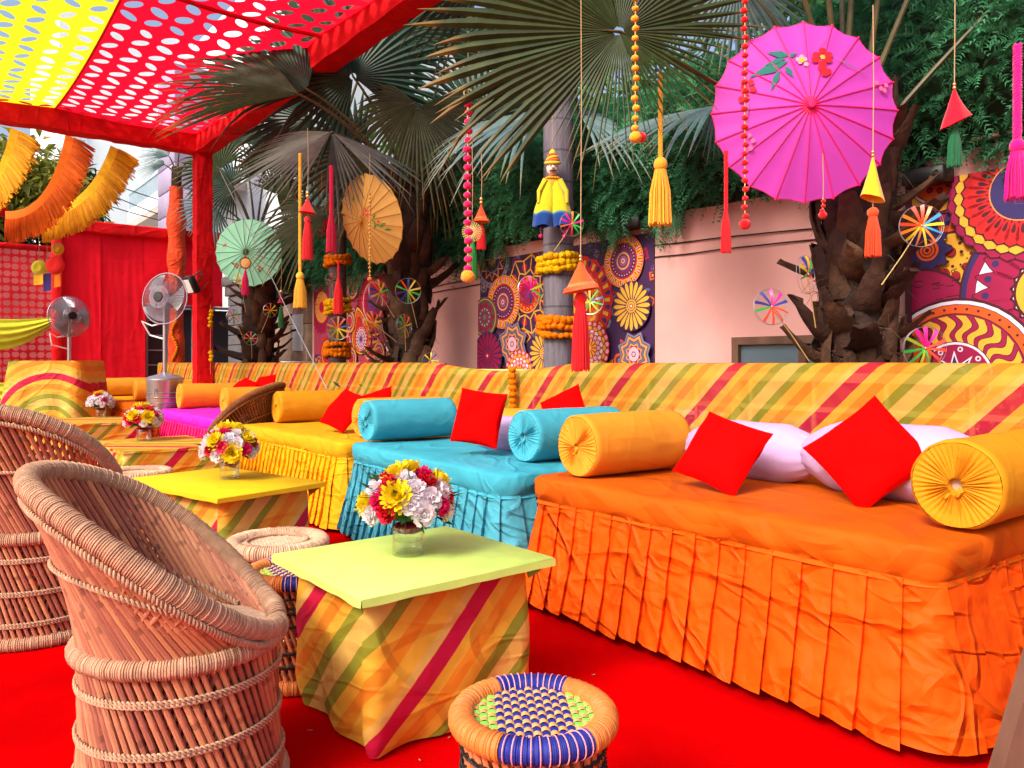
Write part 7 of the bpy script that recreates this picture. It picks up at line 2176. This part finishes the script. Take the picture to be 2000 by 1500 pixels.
FLW = {k: [petal_mesh(a, MT[m], s) for s in (1, 2)] for k, a, m in (('y', 'mum', 'petal_y'), ('w', 'car', 'petal_w'), ('r', 'car', 'petal_r'), ('p', 'car', 'petal_p'))}
def vase(label, c, z, R, H):
    t = thing('glass_vase', label, 'vase', Vector((c[0], c[1], z)), 0, 'glass vases on the tables')
    b = MB(); b.lathe([(0, .0008), (R * .97, .0008), (R, .004), (R, H - .002), (R - .0015, H), (R - .003, H - .002), (R - .003, .016), (R * .9, .012), (0, .012)], 40); b.build('glass', MT['glass'], t, angle=40)
    b = MB(); b.lathe([(0, .0128), (R * .89, .0128), (R - .0036, .017), (R - .0036, H * .50), (0, H * .50)], 36); b.build('water', MT['water'], t, angle=40)
    rr = random.Random(int(c[0] * 100)); b = MB()
    b.lathe([(0, H * .74), (R * .6, H * .76), (R * .90, H * .84), (R * .92, H * 1.0), (R * .7, H * 1.1), (0, H * 1.12)], 24, wob=lambda a, q, zz: 1 + .10 * math.sin(a * 7 + q * 9)); b.build('petal_collar', MT['wrap'], t)
def bouquet(label, c, z, seed, R=.15, scale=1.0):
    """dome of carnations and chrysanthemums"""
    rr = random.Random(seed); t = thing('flower_bouquet', label, 'bouquet', Vector((c[0], c[1], z)), rr.uniform(0, 6), 'bouquets in glass vases', scale)
    b = MB(); b.lathe([(.0, -.012), (.05, -.010), (R * .62, .0), (R * .74, .05), (R * .55, .10), (0, .125)], 18, wob=lambda a, q, zz: 1 + .1 * math.sin(a * 9 + zz * 50)); b.build('foliage_core', MT['stemgreen'], t)
    N = 38; seq = 'wyrpwyrwpryw'; k0 = rr.randint(0, 11); last = []
    for k in range(N):
        q = (k + .5) / N; el = math.asin(1 - q * 1.18) if 1 - q * 1.18 > -1 else 0; a = k * 2.39996
        d = Vector((math.cos(a) * math.cos(el), math.sin(a) * math.cos(el), math.sin(el)))
        p = Vector((d.x * R * .93, d.y * R * .93, .035 + d.z * R * .80)) * 1.0
        near = [s for s, pp in last if (pp - p).length < .075]; ch = rr.choice('wwwwyrprp')
        for _ in range(5):
            if ch in near and ch != 'w': ch = rr.choice('wwwyrp')
        if q < .06: ch = 'y'
        last.append((ch, p)); s = rr.uniform(.90, 1.12) * (1.22 if ch == 'y' else 1)
        M = Matrix.Translation(p) @ (frame((0, 0, 0), (d + Vector((rr.uniform(-.2, .2), rr.uniform(-.2, .2), .1)))).to_3x3().to_4x4()) @ Matrix.Rotation(rr.uniform(0, 6), 4, 'Z') @ Matrix.Scale(s, 4)
        inst('chrysanthemum' if ch == 'y' else 'carnation', rr.choice(FLW[ch]), t, M)
    g = MB()
    for k in range(90):
        a = rr.uniform(0, 6.3); el = rr.uniform(-.35, 1.1); d = Vector((math.cos(a) * math.cos(el), math.sin(a) * math.cos(el), math.sin(el))); p = Vector((d.x * R * .7, d.y * R * .7, .03 + d.z * R * .6)); L = rr.uniform(.06, .115)
        e = p + d * L + Vector((rr.uniform(-.02, .02), rr.uniform(-.02, .02), -.01))
        if k % 2: g.tube([p, p.lerp(e, .6) + Vector((0, 0, .006)), e], [.0016, .0011, .0005], 4, cap=False)
        else:
            s = d.cross(Vector((rr.uniform(-1, 1), rr.uniform(-1, 1), 1))).normalized() * .010; g.add([p, p.lerp(e, .5) + s, e, p.lerp(e, .5) - s], [(0, 1, 2, 3)])
    tag(g.build('greenery', MT['stemgreen'], t), kind='stuff')
    return t
for (c, z, lv, lb, sd, s) in (((-.378, 2.80), .55, 'glass vase on the lime topped table', 'nearest bouquet of white, yellow and crimson flowers over the lime table', 3, 1.0),
                              ((-1.700, 4.62), .55, 'glass vase on the yellow topped table', 'bouquet with a white and yellow front over the yellow topped table', 5, 1.0),
                              ((-3.30, 6.88), .55, 'glass vase on the fully covered striped table', 'mostly red and white bouquet over the fully covered striped table', 8, 1.0),
                              ((-5.25, 9.80), .55, 'glass vase on the farthest low striped table', 'smallest bouquet, farthest back by the tall striped table', 13, 1.0)):
    vase(lv, c, z + .001, .058, .105); bouquet(lb, c, z + .140, sd, .148, s)

# ================================================================== PEDESTAL FANS
FZ = .40
def fan(label, c, head_z, R, yaw, tilt, seed):
    t = thing('pedestal_fan', label, 'fan', Vector((c[0], c[1], 0)), yaw, 'steel pedestal mist fans')
    b = MB(); b.lathe([(.20, .02), (.215, .05), (.222, .60), (.228, .62), (.225, .64)], 36); b.v = [(x, y, z + FZ) for x, y, z in b.v]; b.build('drum', MT['steel'], t)
    for k in range(4):
        b = MB(); a = PI / 4 + k * PI / 2; b.tube([(.24 * math.cos(a), .24 * math.sin(a), 0), (.17 * math.cos(a), .17 * math.sin(a), FZ + .03)], .018, 8); b.build('stand_leg', MT['steel'], t)
    b = MB()
    for z in (.33, .40, .46): b.lathe([(.222, z - .006), (.230, z), (.222, z + .006)], 36)
    b.tube([(.03, -.23, .50), (.05, -.26, .50), (.05, -.26, .44)], .012, 6); b.v = [(x, y, z + FZ) for x, y, z in b.v]; b.build('drum_hoop', MT['chrome'], t)
    b = MB(); b.lathe([(.228, .642), (.19, .67), (.08, .70), (.03, .72)], 36); b.v = [(x, y, z + FZ) for x, y, z in b.v]; b.build('lid', MT['chrome'], t)
    b = MB(); b.tube([(0, 0, .70 + FZ), (0, 0, head_z - .05)], .026, 12); b.build('pole', MT['steel'], t)
    hd = bpy.data.objects.new('fan_head', MB().mesh('fan_head', MT['black'])) if False else None
    M = Matrix.Translation((0, 0, head_z)) @ Matrix.Rotation(tilt, 4, 'X')
    def put(mb, name, m, **k):
        o = mb.build(name, m, t, **k); o.matrix_local = M; return o
    b = MB(); b.lathe([(0, .16), (.07, .16), (.085, .12), (.085, .02), (.05, 0), (0, 0)], 24, mat=Matrix.Rotation(-PI / 2, 3, 'X')); b.v = [(x, y + .05, z) for x, y, z in b.v]; put(b, 'motor', MT['black'])
    # cage: front dome and back dome of wires
    cage = MB(); dep = .10
    def dome(r, s): return (-.13 * (1 - (r / R) ** 2.4) if s < 0 else .10 * (1 - (r / R) ** 3))
    for s in (-1, 1):
        for k in range(72):
            a = 2 * PI * k / 72
            cage.tube([(r * math.cos(a), dome(r, s), r * math.sin(a)) for r in np.linspace(.42 * R if s < 0 else .2 * R, R, 6)], .0036, 4, cap=False)
    tag(put(cage, 'cage_wires', MT['chrome']), kind='stuff')
    for s, rs_ in ((-1, (.42, .28, .33, .38, .23, 1.0)), (1, (.6, .99))):
        for q in rs_:
            b = MB(); b.tube([(q * R * math.cos(a), dome(q * R, s), q * R * math.sin(a)) for a in np.linspace(0, 2 * PI, 44, endpoint=False)], .0045 if q < 1 else .008, 6, closed=True); put(b, 'cage_ring', MT['chrome'])
    for k in range(3):
        a = 2 * PI * k / 3 + .3; b = MB(); b.tube([(r * math.cos(a), dome(r, -1) - .004, r * math.sin(a)) for r in np.linspace(.2 * R, .45 * R, 4)], .006, 5); put(b, 'cage_spoke', MT['chrome'])
    b = MB(); b.lathe([(0, .02), (.19 * R, .018), (.20 * R, 0), (.19 * R, -.01)], 24, mat=Matrix.Rotation(PI / 2, 3, 'X')); b.v = [(x, y - .125, z) for x, y, z in b.v]; put(b, 'badge', MT['black'])
    for k in range(3):
        a0 = 2 * PI * k / 3; b = MB()
        def bl(s, q):
            r = lerp(.16, .90, s) * R; a = a0 + (q - .5) * lerp(.9, 1.25, s); return Vector((r * math.cos(a), -.02 + (q - .5) * .11 * (1 - .3 * s), r * math.sin(a)))
        b.grid(bl, 8, 8); put(b, 'blade', MT['greymetal'], angle=180)
    b = MB(); q = random.Random(seed)
    b.tube([(0, .06, head_z - .30), (-.18, -.02, head_z - R - .02), (-.30, -.06, head_z - R + .04), (-.24, .02, head_z - R - .14), (.0, .03, head_z - R - .20)], .011, 6); b.build('mist_hose', MT['whiteplast'], t)
    return t
fan('nearer pedestal fan on a steel drum, facing the camera', (-4.52, 10.0), CAM_H + (708 - 583) / FPX * 10.0, .335, RAD(-14), RAD(-6), 1)
fan('farther pedestal fan turned sideways behind the tall striped table', (-6.92, 12.0), CAM_H + (708 - 618) / FPX * 12.0, .31, RAD(52), RAD(-4), 2)

# ------------------------------------------------------------------ odds and ends
t = thing('wooden_stand', 'dark wooden stand just inside the bottom right corner', 'stand', Vector((1.37, 2.08, 0)), RAD(6))
b = MB(); b.add([(-.09, 0, 0), (.08, 0, 0), (.26, 0, .62), (.11, 0, .62), (-.09, .05, 0), (.08, .05, 0), (.26, .05, .62), (.11, .05, .62)], [(0, 1, 2, 3), (5, 4, 7, 6), (4, 0, 3, 7), (1, 5, 6, 2), (3, 2, 6, 7), (4, 5, 1, 0)]); b.build('side_board', MT['wood'], t, smooth=False)
b = MB(); b.box((.28, .02, .642), (.36, .16, .04), bev=.005); b.build('shelf', MT['wood'], t)
b = MB(); b.box((.16, .062, .30), (.14, .02, .12), bev=.003); b.build('brace', MT['wood'], t)
rr = random.Random(4); b = MB()
for k in range(60):
    p = Vector((rr.gauss(0, .018), rr.gauss(0, .03), .0 + abs(rr.gauss(0, .02)))); d = Vector((rr.uniform(-.2, 1), rr.uniform(-1, .6), rr.uniform(-.2, .9))).normalized()
    b.tube([p, p + d * .03, p + d * rr.uniform(.05, .08) + Vector((0, 0, -.02))], [.0022, .0018, .001], 4, cap=False)
b.tube([(0, 0, .05), (.05, .0, .075), (.10, -.02, .06)], .0015, 4)
o = b.build('straw_tuft', MT['rope_lt']); o.location = (-.66, 2.08, .012)
tag(o, 'frayed tuft of sisal fibre on the carpet by the front chair base', 'fibre tuft')
